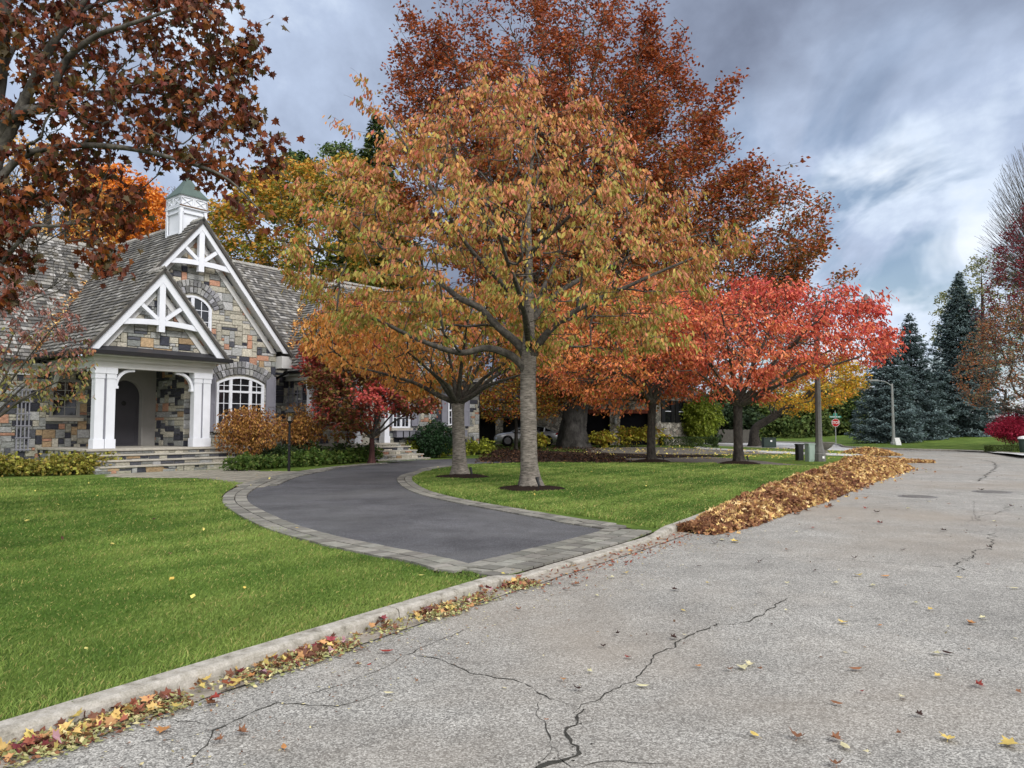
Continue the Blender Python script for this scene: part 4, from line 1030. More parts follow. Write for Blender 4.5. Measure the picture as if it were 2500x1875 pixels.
def tree(name, label, base, seeds, att, leafn, size, shape, colfn, bark, group=None, droop=.5, spread=.22, bf=.35, rt=.006, e=.5, cap=.08, minz=None, flare=1.5, sides=12, tipmax=3, lump=.06, flat=0., cat='tree', leafmat='leaf', bsides=5, fall=0., linear=.6, roots=5, fname='foliage', leafgain=1.08, clus=.62):
    b = np.array(base, float); o = thing(name, b, label, cat, group)
    X, par, rad, n0 = grow(seeds, att, bf, minz=minz); R_, cnt = tree_radii(X, par, rad, n0, rt, e, cap)
    mb = MB(); trunk_mesh(mb, seeds[:1], sides, flare, lump, b[2], roots); mb.build('trunk', MAT[bark], o, smooth=True, off=b)
    for sd in seeds[1:]:
        mb = MB(); trunk_mesh(mb, [[sd[0]]+list(sd[1:])], 8, 1., lump, -99, roots); mb.build('limb', MAT['bark_limb'], o, smooth=True, off=b)
    mb = MB(); branch_mesh(mb, X, par, R_, n0, bsides); mb.build('branches', MAT['bark_limb'], o, smooth=True, off=b)
    if leafn:
        tips = np.array([i for i in range(n0, len(X)) if cnt[i] <= tipmax])
        tips = rng.choice(tips, int(len(tips)*clus), replace=False)
        k = rng.choice(tips, leafn); t = rng.uniform(0, 1.05, leafn)[:, None]
        D = X[k]-X[par[k]]; P = X[par[k]]+D*t+rng.normal(0, spread, (leafn, 3))*np.array([1, 1, .65])
        P[:, 2] -= fall*rng.uniform(0, 1, leafn)
        C = colfn(P)*leafgain; me = leaf_mesh(fname, P-b, size, C, shape, droop, norm(D)*linear, flat)
        link(fname, me, MAT[leafmat], o)
    return o
def seedpx(pts, Y, view=False, dY=0.):
    """pts: (px, py, radius) at distance Y, drifting by dY along the line"""
    n = len(pts); out = []
    for i, (x, y, r_) in enumerate(pts):
        p = av(x, y, Y+dY*i/max(1, n-1)) if view else aty(x, y, Y+dY*i/max(1, n-1)); out.append((p[0], p[1], p[2], r_))
    return out
# --- big cherry in the drive island
Yc = TC[1]
tr = seedpx([(1294, 1196, .235), (1291, 1130, .215), (1290, 1060, .21), (1289, 990, .205), (1289, 930, .20), (1292, 880, .20), (1292, 845, .17), (1293, 780, .125), (1292, 700, .105), (1292, 620, .085), (1289, 540, .07), (1292, 460, .055), (1300, 390, .04), (1310, 320, .03)], Yc)
tr[0] = (TC[0], TC[1], .06, .235)
lb = [tr,
 seedpx([(1290, 912, .12), (1262, 880, .105), (1235, 862, .10), (1185, 849, .085), (1125, 861, .075), (1050, 840, .06), (985, 812, .05), (930, 785, .04), (870, 768, .03)], Yc, dY=-1.2),
 seedpx([(1290, 890, .13), (1270, 845, .115), (1215, 797, .10), (1170, 752, .09), (1120, 728, .08), (1085, 698, .07), (1035, 663, .06), (960, 625, .045), (900, 578, .035), (830, 520, .02)], Yc, dY=1.),
 seedpx([(1292, 770, .09), (1245, 712, .075), (1200, 665, .06), (1150, 610, .05), (1115, 560, .045), (1060, 470, .04), (1000, 370, .03), (940, 280, .02)], Yc, dY=-2.5),
 seedpx([(1292, 880, .12), (1318, 835, .10), (1360, 790, .08), (1430, 745, .065), (1520, 705, .05), (1620, 660, .035), (1740, 610, .02)], Yc, dY=-1.5),
 seedpx([(1292, 790, .09), (1350, 725, .075), (1420, 680, .06), (1500, 645, .05), (1600, 600, .035), (1720, 570, .02)], Yc, dY=2.5),
 seedpx([(1292, 620, .06), (1345, 570, .05), (1420, 500, .04), (1500, 420, .02)], Yc, dY=-2.),
 seedpx([(1292, 620, .06), (1215, 570, .045), (1140, 540, .035), (1050, 520, .02)], Yc, dY=2.),
 seedpx([(1291, 850, .10), (1285, 790, .08), (1270, 720, .06), (1240, 640, .04), (1215, 560, .02)], Yc, dY=-5.),
 seedpx([(1291, 850, .10), (1300, 790, .08), (1320, 720, .06), (1350, 650, .04), (1370, 600, .02)], Yc, dY=5.)]
PO = [(1150, 160), (1200, 190), (1290, 235), (1350, 290), (1370, 350), (1400, 400), (1430, 460), (1520, 500), (1600, 520), (1610, 560), (1540, 580), (1490, 610), (1530, 660), (1480, 700), (1430, 740), (1350, 735), (1290, 715), (1200, 745), (1130, 745), (1040, 720), (980, 735), (900, 720), (820, 730), (740, 690), (690, 650), (620, 600), (650, 560), (700, 540), (640, 480), (650, 420), (730, 400), (800, 370), (860, 300), (930, 250), (960, 190), (1040, 170), (1110, 175)]
att = env(PO, Yc, 2600, lump=.9, core=.8, layers=.62)
ex = [np.linspace(av(925, 400, Yc-1), av(760, 145, Yc-1), 16), np.linspace(av(900, 330, Yc-1), av(718, 262, Yc-1), 8), np.linspace(av(850, 250, Yc-1), av(745, 205, Yc-1), 6), np.linspace(av(860, 360, Yc-1), av(715, 350, Yc-1), 8), np.linspace(av(1400, 720, Yc-3), av(1545, 745, Yc-3), 9), np.linspace(av(800, 620, Yc-2), av(590, 602, Yc-2), 10)]
att = np.vstack([att]+[e_+rng.normal(0, .05, e_.shape) for e_ in ex])
OL = srgb(.62, .57, .27); GR = srgb(.50, .56, .22); SA = srgb(.74, .48, .35); OR = srgb(.73, .52, .28); YE = srgb(.71, .62, .31); RD = srgb(.78, .42, .34)
def col_c(P):
    h = np.clip((P[:, 2]-3.2)/6.5+rng.normal(0, .17, len(P))+.10*np.sin(P[:, 0]*1.3+P[:, 1]), 0, 1); n = len(P)
    a = palette(n, [OL, GR, YE, OR], [5, 4.2, 3, .8]); b = palette(n, [SA, OR, OL, RD], [4, 3.5, 1.6, 1.]); c = palette(n, [OR, OL, SA, YE], [3.2, 3.6, 2.2, 1.4])
    m = rng.uniform(0, 1, n); t = np.clip(h+.12*(P[:, 0] > TC[0]+2)+.1, 0, 1)[:, None]
    out = np.where(m[:, None] < (1-2*t), a, np.where(m[:, None] < 2*t-1+.0, b, c)); return out
tree('cherry_tree', 'large cherry tree with yellow-green and salmon leaves, tallest on the grass island', (TC[0], TC[1], .05), lb, att, 31000, .135, 'cherry', col_c, 'bark_cherry', 'ornamental trees around the drive', clus=.5, leafgain=1., droop=.62, spread=.10, bf=.28, minz=3.2, rt=.007, e=.42, cap=.06, fall=.06)
# --- second cherry, orange, behind its left side
Y2 = T2[1]
tr = seedpx([(1124, 1163, .25), (1122, 1120, .215), (1120, 1060, .20), (1118, 1010, .20), (1117, 985, .22)], Y2); tr[0] = (T2[0], T2[1], .05, .25)
def fan(root, ends, r0, Yv, view=True):
    out = []
    for (x, y, dy) in ends:
        e_ = av(x, y, Yv+dy) if view else aty(x, y, Yv+dy); p = np.array(root[:3]); m = p+(e_-p)*.45+np.array([0, 0, .12*np.linalg.norm(e_-p)*(.4)])
        k1 = p+(e_-p)*.2+np.array([0, 0, .05])
        out.append([(p[0], p[1], p[2], r0), (k1[0], k1[1], k1[2], r0*.8), (m[0], m[1], m[2], r0*.55), (e_[0], e_[1], e_[2], r0*.25)])
    return out
lb = [tr]+fan(tr[-1], [(760, 790, -1), (880, 760, -2.5), (860, 700, 2), (960, 720, 0), (1010, 690, -2), (1060, 700, 3), (1130, 760, -1), (1180, 760, 1), (1090, 720, 1), (930, 800, -3), (1160, 800, -2)], .10, Y2)
P2 = [(662, 700), (720, 660), (860, 630), (1000, 620), (1120, 650), (1200, 700), (1205, 770), (1150, 800), (1090, 800), (1040, 800), (980, 815), (930, 850), (860, 845), (800, 800), (720, 790), (670, 760)]
att = env(P2, Y2, 1300, core=.4)
OG = srgb(.84, .58, .28); OG2 = srgb(.86, .63, .36); OG3 = srgb(.80, .50, .26)
def col2(P):
    n = len(P); m = rng.uniform(0, 1, n) < np.clip((P[:, 0]-T2[0]+1.2)/3.5, 0, .8)
    return np.where(m[:, None], palette(n, [OL, GR, OG2, srgb(.85, .52, .42)], [3, 3, 2, 2]), palette(n, [OG, OG2, OG3, OL], [5, 4.6, 1.6, 1.6]))
tree('cherry_tree', 'cherry tree with golden orange leaves and low dark limbs, left of the tallest cherry', (T2[0], T2[1], .05), lb, att, 11500, .16, 'cherry', col2, 'bark_cherry', 'ornamental trees around the drive', droop=.6, spread=.14, bf=.3, minz=2.6, rt=.007, e=.42, cap=.05)
# --- third and fourth
Y3 = T3[1]
tr = seedpx([(1591, 1128, .21), (1590, 1090, .185), (1591, 1040, .18), (1592, 1000, .18), (1592, 985, .20)], Y3); tr[0] = (T3[0], T3[1], .05, .21)
lb = [tr]+fan(tr[-1], [(1250, 760, -2), (1300, 700, 2), (1360, 680, -3), (1420, 660, 1), (1480, 690, -2), (1500, 760, 2), (1340, 800, -3.5), (1440, 800, 3), (1270, 800, 1)], .14, Y3)
P3_ = [(1120, 700), (1180, 650), (1280, 600), (1400, 590), (1500, 620), (1545, 700), (1535, 780), (1490, 850), (1420, 850), (1370, 880), (1310, 885), (1240, 850), (1170, 830), (1110, 780)]
att = env(P3_, Y3, 1500, core=.4, layers=.45)
R1 = srgb(.82, .43, .31); R2 = srgb(.74, .32, .25); R3 = srgb(.86, .54, .37); R4 = srgb(.80, .50, .27); CRM = srgb(.70, .25, .25)
def col3(P):
    n = len(P); t = np.clip((P[:, 0]-T3[0])/5.+.35+rng.normal(0, .15, n), 0, 1); m = rng.uniform(0, 1, n) < t
    return np.where(m[:, None], palette(n, [R1, R3, R2], [5, 3, 2.5]), palette(n, [R4, OG3, R3, R1, OL], [4, 3, 2, 2, 1]))
tree('cherry_tree', 'orange to coral leaved tree with a dark trunk, in front of the garage doors', (T3[0], T3[1], .05), lb, att, 18000, .17, 'cherry', col3, 'bark_dark', 'ornamental trees around the drive', droop=.5, spread=.20, bf=.3, minz=2.8, rt=.009, e=.42, cap=.06)
Y4 = T4[1]
tr = seedpx([(1803, 1128, .23), (1802, 1090, .20), (1801, 1040, .195), (1801, 1010, .195), (1801, 992, .21)], Y4); tr[0] = (T4[0], T4[1], .05, .23)
lb = [tr]+fan(tr[-1], [(1500, 800, -1), (1480, 720, 1), (1560, 680, -3), (1620, 660, 2), (1680, 680, -1), (1760, 720, 2), (1830, 740, 0), (1860, 770, -2), (1720, 820, -3), (1640, 780, 3.5), (1780, 680, -3)], .13, Y4)
P4_ = [(1400, 700), (1470, 640), (1560, 620), (1620, 595), (1680, 630), (1730, 625), (1780, 665), (1850, 640), (1900, 650), (1870, 700), (1925, 745), (1900, 785), (1830, 780), (1790, 800), (1700, 835), (1640, 855), (1570, 850), (1500, 850), (1440, 810), (1400, 760)]
att = env(P4_, Y4, 1900, core=.8, layers=.5, lump=.7)
def col4(P):
    n = len(P); t = np.clip((P[:, 2]-4.8)/3.+(P[:, 0]-T4[0])/6.+rng.normal(0, .2, n), 0, 1); m = rng.uniform(0, 1, n) < t
    lo = rng.uniform(0, 1, n) < np.clip((P[:, 0]-T4[0]-1.5)/2, 0, .5)*(P[:, 2] < 4.2)
    a = np.where(m[:, None], palette(n, [R2, CRM, R1], [4, 2.4, 3]), palette(n, [R1, R3, R4, R2], [5, 3, 1.5, 1.5]))
    return np.where(lo[:, None], palette(n, [R4, srgb(.85, .66, .22), OL], [2, 3, 1]), a)
tree('cherry_tree', 'red and crimson leaved tree with a dark forked trunk, nearest the street lamp', (T4[0], T4[1], .05), lb, att, 16500, .175, 'cherry', col4, 'bark_dark', 'ornamental trees around the drive', clus=.5, droop=.5, spread=.2, bf=.3, minz=2.8, rt=.009, e=.42, cap=.06)
# --- old beech
YB = 52.; cb = aty(1402, 1101, YB)
BP = [(850, 215), (848, 100), (880, 25), (930, 90), (985, 12), (1030, 60), (1060, 40), (1080, -40), (1200, -90), (1340, -60), (1400, 20), (1410, 100), (1470, 95), (1480, 180), (1560, 212), (1550, 300), (1560, 380), (1630, 370), (1700, 420), (1790, 465), (1745, 530), (1740, 610), (1760, 700), (1600, 790), (1400, 840), (1200, 850), (1050, 800), (950, 700), (900, 560), (860, 400)]
tr = [(cb[0], cb[1], .15, .95), (cb[0]-.1, cb[1], 1.5, .86), (cb[0]+.05, cb[1], 3., .80), (cb[0]+.1, cb[1], 4.6, .82), (cb[0]-.3, cb[1], 8, .6), (cb[0]-.6, cb[1], 14, .36), (cb[0]-.8, cb[1], 22, .16)]
Wb = np.array([av(x, y, YB) for x, y in BP])[:, [0, 2]]
lb = [tr]; att = []
cen = np.array([cb[0]-.6, YB, 11.])
for i in range(190):
    if i < 74: k = rng.integers(len(Wb)); a, b_ = Wb[k], Wb[(k+1) % len(Wb)]; t = rng.uniform(); q = a*(1-t)+b_*t; dy = rng.normal(0, 2.)
    else:
        q = env(BP, YB, 1, depth=.0)[0][[0, 2]]; dy = rng.choice([-1, 1])*rng.uniform(3, 11); kq = math.sqrt(1-(dy/13.5)**2)*(1+min(dy, 0)/YB*.8); q = np.array([cb[0]-.6, 9.])+(q-np.array([cb[0]-.6, 9.]))*kq
    e_ = np.array([q[0], YB+dy, q[1]]); z0 = max(4.5, min(18, e_[2]*.45)); s_ = np.array([cen[0], YB, z0]); 
    if e_[2] < 3.5: continue
    m = s_+(e_-s_)*.5+np.array([0, 0, -.06*np.linalg.norm(e_-s_)]); c_ = catmull([s_, m, e_], 8); L = np.linalg.norm(e_-s_)
    if i % 5 == 0: lb.append([(s_[0], s_[1], s_[2], .22), (m[0], m[1], m[2], .13), (*(m*.35+e_*.65), .07)])
    n = int(22+L*2.2); t = rng.uniform(.22, 1., n)**.8; pts = np.stack([np.interp(t, np.linspace(0, 1, len(c_)), c_[:, k]) for k in range(3)], 1)
    att.append(pts+rng.normal(0, 1, (n, 3))*(.95*(1.15-t)[:, None]+.12))
att = np.vstack(att+[env([(850, 215), (850, 110), (890, 60), (1000, 70), (1080, -30), (1340, -50), (1400, 60), (1480, 190), (1400, 300), (1000, 300), (870, 330)], YB, 500, depth=.6), env(BP, YB, 850, core=.3, lump=1.5), env([(1380, 150), (1560, 215), (1550, 300), (1560, 380), (1640, 370), (1790, 465), (1740, 600), (1500, 700), (1400, 500)], YB, 800, lump=1.), env([(1600, 700), (1640, 620), (1700, 600), (1760, 640), (1800, 600), (1845, 570), (1830, 640), (1780, 700), (1700, 760), (1600, 780)], YB+4, 160, lump=.8)])
B1 = srgb(.66, .34, .16); B2 = srgb(.54, .27, .15); B3 = srgb(.60, .38, .17); B4 = srgb(.42, .34, .16)
def colb(P):
    n = len(P); t = np.clip((P[:, 2]-8)/18+rng.normal(0, .15, n), 0, 1); m = rng.uniform(0, 1, n)
    return np.where((m < t)[:, None], palette(n, [B1, B2, srgb(.55, .25, .16)], [4, 4, 1.5]), palette(n, [B3, B1, B4], [4, 2.5, 3]))
tree('beech_tree', 'huge rust-brown beech with a massive grey trunk, towering over the other trees', (cb[0], cb[1], .1), lb, att, 165000, .27, 'simple', colb, 'bark_beech', leafgain=.95, clus=.8, droop=.25, spread=.33, bf=.4, minz=4.2, rt=.018, e=.45, cap=.2, flare=1.35, sides=22, roots=6, lump=.07, tipmax=4)
# --- foreground maple, trunk just out of frame on the left
MY = 9.5; mt = aty(-95, 1500, MY)
base = (mt[0]-.1, MY, hz1(mt[0], MY))
tr = [(base[0], MY, base[2], .22), (base[0], MY, 1.2, .19), (mt[0]+.05, MY, 2.4, .175), *seedpx([(-50, 700, .16), (-45, 520, .14), (-20, 300, .11), (10, 60, .08), (20, -150, .05)], MY)]
lb = [tr,
 seedpx([(-52, 650, 0.096), (-10, 400, 0.078), (30, 310, 0.070), (85, 195, 0.059), (130, 105, 0.048), (190, 30, 0.037), (240, -60, 0.022)], MY, dY=-.3),
 seedpx([(-50, 560, 0.074), (0, 330, 0.067), (60, 270, 0.059), (110, 260, 0.052), (160, 150, 0.041), (230, 90, 0.033), (300, 65, 0.026), (430, 20, 0.015)], MY, dY=-.8),
 seedpx([(-50, 520, 0.067), (0, 340, 0.059), (60, 280, 0.044), (150, 235, 0.037), (250, 225, 0.030), (360, 225, 0.022), (500, 245, 0.011)], MY, dY=.6),
 seedpx([(-55, 560, 0.067), (0, 440, 0.052), (70, 375, 0.044), (200, 355, 0.037), (330, 365, 0.030), (470, 400, 0.022), (560, 440, 0.015), (640, 520, 0.007)], MY, dY=-.5),
 seedpx([(-52, 600, 0.059), (20, 500, 0.037), (100, 480, 0.030), (200, 520, 0.022), (260, 620, 0.011)], MY, dY=.8),
 seedpx([(-30, 250, 0.052), (30, 120, 0.037), (80, 30, 0.030), (110, -60, 0.015)], MY, dY=1.5),
 seedpx([(-60, 600, 0.074), (-200, 400, 0.052), (-400, 200, 0.037), (-600, 150, 0.015)], MY, dY=.5),
 seedpx([(-60, 620, 0.074), (-140, 420, 0.052), (-220, 250, 0.037), (-260, 100, 0.015)], MY, dY=3.5)]
MP = [(-60, -60), (470, -60), (515, 20), (560, 80), (575, 130), (540, 180), (555, 240), (600, 300), (605, 350), (560, 400), (470, 380), (380, 350), (330, 345), (250, 370), (300, 430), (270, 500), (230, 560), (280, 610), (220, 600), (160, 530), (90, 480), (60, 560), (30, 640), (-20, 700), (-60, 600)]
att = env(MP, MY, 950, depth=.32, lump=.25)
off_ = env([(-900, 100), (-600, -100), (-60, -150), (-60, 560), (-300, 520), (-700, 420)], MY, 260, depth=.6)
att = np.vstack([att, off_])
att = np.vstack([att, np.linspace(av(420, 380, MY), av(615, 500, MY), 8), np.linspace(av(500, 120, MY), av(585, 40, MY), 3)])
MR1 = srgb(.50, .25, .13); MR2 = srgb(.37, .19, .12); MR3 = srgb(.60, .36, .15); MR4 = srgb(.34, .28, .14)
def colm(P):
    n = len(P); return palette(n, [MR1, MR2, MR3, MR4, srgb(.42, .18, .15)], [4, 4, 2, 3, .8], .2)
tree('maple_tree', 'dark rust-red maple branches hanging into the top left corner', base, lb, att, 8200, .098, 'maple', colm, 'bark_maple', droop=.6, spread=.10, bf=.3, minz=3., rt=.0045, e=.5, cap=.03, sides=12, tipmax=3, flare=1.4, leafgain=.82, clus=.8)
# --- small sparse dogwood by the left wing
DY = 19.; db = aty(-60, 1180, DY)
tr = [(db[0], DY, .05, .09), (db[0]+.05, DY, .9, .08), (db[0]+.1, DY, 1.6, .075)]
lb = [tr]+fan(tr[-1], [(60, 640, 0), (120, 700, -.8), (150, 760, .5), (60, 720, 1), (180, 800, -.4), (20, 560, 0), (100, 840, .3)], .045, DY)
DP = [(-60, 600), (30, 590), (110, 620), (150, 660), (190, 735), (195, 800), (180, 840), (190, 870), (150, 880), (90, 860), (30, 870), (-60, 880)]
def cold(P):
    n = len(P); m = rng.uniform(0, 1, n) < np.clip((P[:, 2]-2.6)/1.6, 0, 1)
    return np.where(m[:, None], palette(n, [srgb(.52, .34, .31), srgb(.43, .32, .29), srgb(.64, .45, .40)], [4, 3, 2]), palette(n, [srgb(.45, .44, .24), srgb(.60, .40, .26), srgb(.55, .52, .32)], [4, 3, 2]))
tree('dogwood_tree', 'thin dogwood with sparse pinkish and olive leaves at the left edge of the house', (db[0], DY, .04), lb, env(DP, DY, 420, layers=.3), 2300, .12, 'cherry', cold, 'bark_dark', 'small trees beside the house', droop=.55, spread=.07, bf=.25, rt=.004, e=.5, cap=.025, minz=1.3)
# bare tree behind it
b2 = aty(-40, 1150, 22.5)
tr = [(b2[0], 22.5, .05, .12), (b2[0], 22.5, 2.5, .1), (b2[0]+.1, 22.5, 5., .07), (b2[0]+.3, 22.5, 8., .03)]
tree('bare_tree', 'leafless grey tangle of fine twigs left of the roof', (b2[0], 22.5, .04), [tr], env([(-120, 380), (60, 360), (120, 430), (140, 520), (160, 620), (100, 640), (40, 560), (-120, 650)], 22.5, 900, core=.3), 0, .1, 'simple', None, 'bark_maple', bf=.7, rt=.005, e=.45, minz=3)
# --- japanese maple in front of the right porch
JB = gv(803, 996, .05); YJ = 33.4; JB = aty(907, 1124, YJ)
tr = [(JB[0], YJ, .04, .15), (JB[0]+.02, YJ, .6, .11), (JB[0], YJ, 1.15, .11)]
lb = [tr]+fan(tr[-1], [(700, 760, -1), (730, 820, .5), (780, 700, 0), (840, 740, 1), (900, 850, -1), (930, 870, .5), (690, 860, 0), (750, 900, -1), (860, 800, -1.5)], .06, YJ)
JP = [(650, 770), (680, 700), (740, 640), (800, 640), (860, 700), (880, 780), (940, 840), (945, 880), (880, 900), (830, 880), (800, 930), (740, 940), (690, 900), (680, 850), (655, 800)]
def colj(P):
    n = len(P); v = np.sin(P[:, 0]*1.9)+np.sin(P[:, 2]*2.7+P[:, 1]); m = v+rng.normal(0, .4, n)
    return np.where((m > .75)[:, None], palette(n, [srgb(.74, .30, .30), srgb(.70, .36, .28), srgb(.58, .26, .24)], [3, 3, 2]), palette(n, [srgb(.54, .27, .22), srgb(.48, .40, .20), srgb(.46, .34, .19)], [3, 3, 2]))
tree('japanese_maple', 'layered Japanese maple with crimson and bronze leaves by the side porch steps', (JB[0], YJ, .04), lb, env(JP, YJ, 1100, layers=.38), 21000, .13, 'clump', colj, 'bark_red', 'small trees beside the house', droop=.35, spread=.16, bf=.3, rt=.006, e=.45, cap=.04, flat=.5, minz=1.)
# --- background broadleaf trees
def far_tree(name, label, poly, Y, basepx, leafn, size, cols, w, bark='bark_dark', tw=.3, group=None, natt=900, lump=1.2, jit=.16, layers=None, droop=.3, gnd=0.05, seed_up=.75, bf=.3, shape='simple', colf=None, cat='tree', leafmat='leaf', spread=.3):
    b = av(basepx, 965, Y); W = [av(x, y, Y) for x, y in poly]; top = max(p[2] for p in W); cx = b[0]; mx = np.mean([p[0] for p in W]); zb = min(p[2] for p in W)
    tr = [(cx, Y, gnd, tw), (cx, Y, gnd+1.5, tw*.85), (cx*.7+mx*.3, Y, max(zb, 2.5), tw*.75), (mx, Y, zb+(top-zb)*.45, tw*.5), (mx, Y, zb+(top-zb)*seed_up, tw*.2)]
    cf = colf or (lambda P: palette(len(P), cols, w, jit))
    return tree(name, label, (cx, Y, gnd), [tr], env(poly, Y, natt, lump=lump, core=.25, layers=layers), leafn, size, shape, cf, bark, group, droop=droop, spread=spread, bf=bf, rt=.012, e=.48, cap=.16, minz=max(zb-1, 2.), bsides=4, cat=cat, leafmat=leafmat)
G1 = srgb(.44, .46, .16); G2 = srgb(.33, .39, .14); Y1 = srgb(.68, .56, .20); O1 = srgb(.76, .52, .20)
def colyg(P):
    n = len(P); t = (P[:, 2]-9)/9+rng.normal(0, .2, n)+.2*np.sin(P[:, 0]*.6); m = rng.uniform(0, 1, n) < np.clip(t, 0, 1)
    return np.where(m[:, None], palette(n, [Y1, O1, G1], [4, 3, 2.5]), palette(n, [G1, G2, Y1], [4, 3, 1.3]))
GB = 'trees behind the house and along the street'
far_tree('yellow_maple', 'round maple turning from green to gold, right of the roof cupola', [(440, 530), (455, 470), (490, 440), (540, 405), (600, 380), (680, 350), (780, 345), (860, 400), (900, 500), (900, 620), (800, 660), (650, 640), (520, 600), (450, 570)], 56, 640, 30000, .30, None, None, colf=colyg, group=GB, natt=1300, tw=.4)
far_tree('orange_maple', 'bright orange maple left of the roof cupola', [(150, 560), (170, 420), (210, 370), (260, 360), (310, 385), (350, 430), (352, 490), (330, 540), (250, 570)], 52, 260, 16000, .26, [srgb(.82, .48, .14), srgb(.76, .40, .15), srgb(.84, .56, .24)], [4, 2, 3], group=GB, natt=800, tw=.35)
far_tree('thinning_tree', 'thin yellow tree with bare branches behind the left roof', [(-60, 330), (60, 300), (150, 330), (230, 400), (240, 500), (200, 560), (60, 560), (-60, 560)], 46, 90, 4200, .24, [srgb(.80, .62, .28), srgb(.84, .66, .34), srgb(.7, .5, .25)], [3, 3, 2], group=GB, natt=1400, tw=.35, lump=0)
far_tree('bare_tree', 'leafless tree right behind the roof cupola', [(335, 520), (345, 440), (330, 410), (370, 400), (420, 420), (450, 470), (440, 520), (400, 560), (350, 560)], 58, 390, 260, .22, [srgb(.75, .45, .25)], [1], group=GB, natt=700, tw=.25, lump=0, bf=.9)
def pine(name, label, basepx, topy, Y, wid, n, cols, gnd=0.05, group=None, sz=.30, sparse=False):
    """conifer: trunk, whorls of drooping boughs, needle sprays"""
    b = av(basepx, 960, Y); H_ = av(basepx, topy, Y)[2]-gnd; o = thing(name, (b[0], Y, gnd), label, 'tree', group)
    mb = MB(); mb.tube([(0, 0, 0), (.05, 0, H_*.5), (0, 0, H_*.98)], [.02*H_, .012*H_, .02], 8); mb.build('trunk', MAT['bark_dark'], o)
    br = MB(); P = []; D = []; z = .25 if not sparse else H_*.3; k = 0
    while z < H_*.985:
        f = 1-z/H_; L = wid*(f**.92)*1.08*(1-.2*math.exp(-z/1.2)); m = 8 if f > .2 else 6; k += 1
        for i in range(m):
            a = 2*math.pi*(i+.5*(k % 2)+R.uniform(-.25, .25))/m; l = L*R.uniform(.72, 1.12) if R.random() > .12 else L*R.uniform(1.1, 1.25); up = .35*(1-f)*l-.10*l
            pts = [np.array([0, 0, z]), np.array([math.cos(a)*l*.5, math.sin(a)*l*.5, z+up*.5-.06*l]), np.array([math.cos(a)*l, math.sin(a)*l, z+up-.02*l])]
            br.tube(pts, [.05+.03*f, .03, .01], 3)
            c = catmull(pts, 5); q = max(7, int(l*n*1.35)); t = rng.uniform(.12, 1.03, q)**.75; pp = np.stack([np.interp(t, np.linspace(0, 1, len(c)), c[:, j]) for j in range(3)], 1)
            side = np.array([-math.sin(a), math.cos(a), 0]); w = rng.uniform(-1, 1, q)*(.42*l*(1.15-t))
            pp = pp+side*w[:, None]+np.array([0, 0, -1.])*(np.abs(w)*.25+rng.uniform(0, .22, q))[:, None]
            dd = np.array([math.cos(a), math.sin(a), -.15])+side*np.sign(w)[:, None]*.8; P.append(pp); D.append(np.broadcast_to(norm(dd), pp.shape))
        z += .30+.25*R.random()+(.2 if sparse else 0)
    P = np.vstack(P); D = np.vstack(D)
    br.build('boughs', MAT['bark_dark'], o)
    k_ = len(P); P = np.vstack([P, P+rng.normal(0, .14, P.shape)]); D = np.vstack([D, D])
    P = np.vstack([P, [(0, 0, H_*.97)]*8]); D = np.vstack([D, [(0, 0, 1.)]*8])
    C = palette(len(P), cols, [4, 3, 2], .18); me = leaf_mesh('needles', P, sz*.8, C, 'spray', .15, D*1.6, .8); link('needles', me, MAT['needle'], o)
    return o
SP = [srgb(.37, .44, .44), srgb(.29, .35, .36), srgb(.48, .55, .55)]; DG = [srgb(.22, .30, .17), srgb(.28, .36, .20), srgb(.18, .25, .15)]
pine('spruce_tree', 'blue-grey spruce behind the far pale lamp post', 1918, 698, 72, 3.6, 28, SP, .3, 'spruces on the right-hand bank')
pine('spruce_tree', 'pointed dark spruce second from the left on the bank', 1972, 672, 78, 4.1, 30, SP, .6, 'spruces on the right-hand bank')
pine('spruce_tree', 'tallest and broadest blue-grey spruce of the group', 2083, 583, 81, 5.0, 32, SP, .7, 'spruces on the right-hand bank', .32)
pine('spruce_tree', 'spruce standing half hidden in the gap between the taller two', 2030, 790, 88, 4.0, 22, SP, .7, 'spruces on the right-hand bank')
DGP = [srgb(.30, .37, .20), srgb(.24, .31, .17), srgb(.37, .43, .24)]
far_tree('pine_tree', 'dark green pine top furthest left above the gold maple', [(580, 440), (588, 365), (615, 338), (650, 330), (672, 350), (690, 400), (700, 470), (600, 480)], 74, 640, 5200, .42, DGP, [2, 2, 1], group=GB, natt=320, lump=1.5, leafmat='needle', shape='spray', spread=.35)
far_tree('pine_tree', 'dark green pine top between two trees above the gold maple', [(665, 470), (672, 370), (700, 325), (735, 312), (775, 325), (800, 370), (810, 450), (760, 490)], 72, 730, 5600, .42, DGP, [2, 2, 1], group=GB, natt=340, lump=1.5, leafmat='needle', shape='spray', spread=.35)
pine('pine_tree', 'slender conifer top beside the upper left of the tallest cherry', 805, 235, 66, 7., 18, DGP, .05, GB, .42)
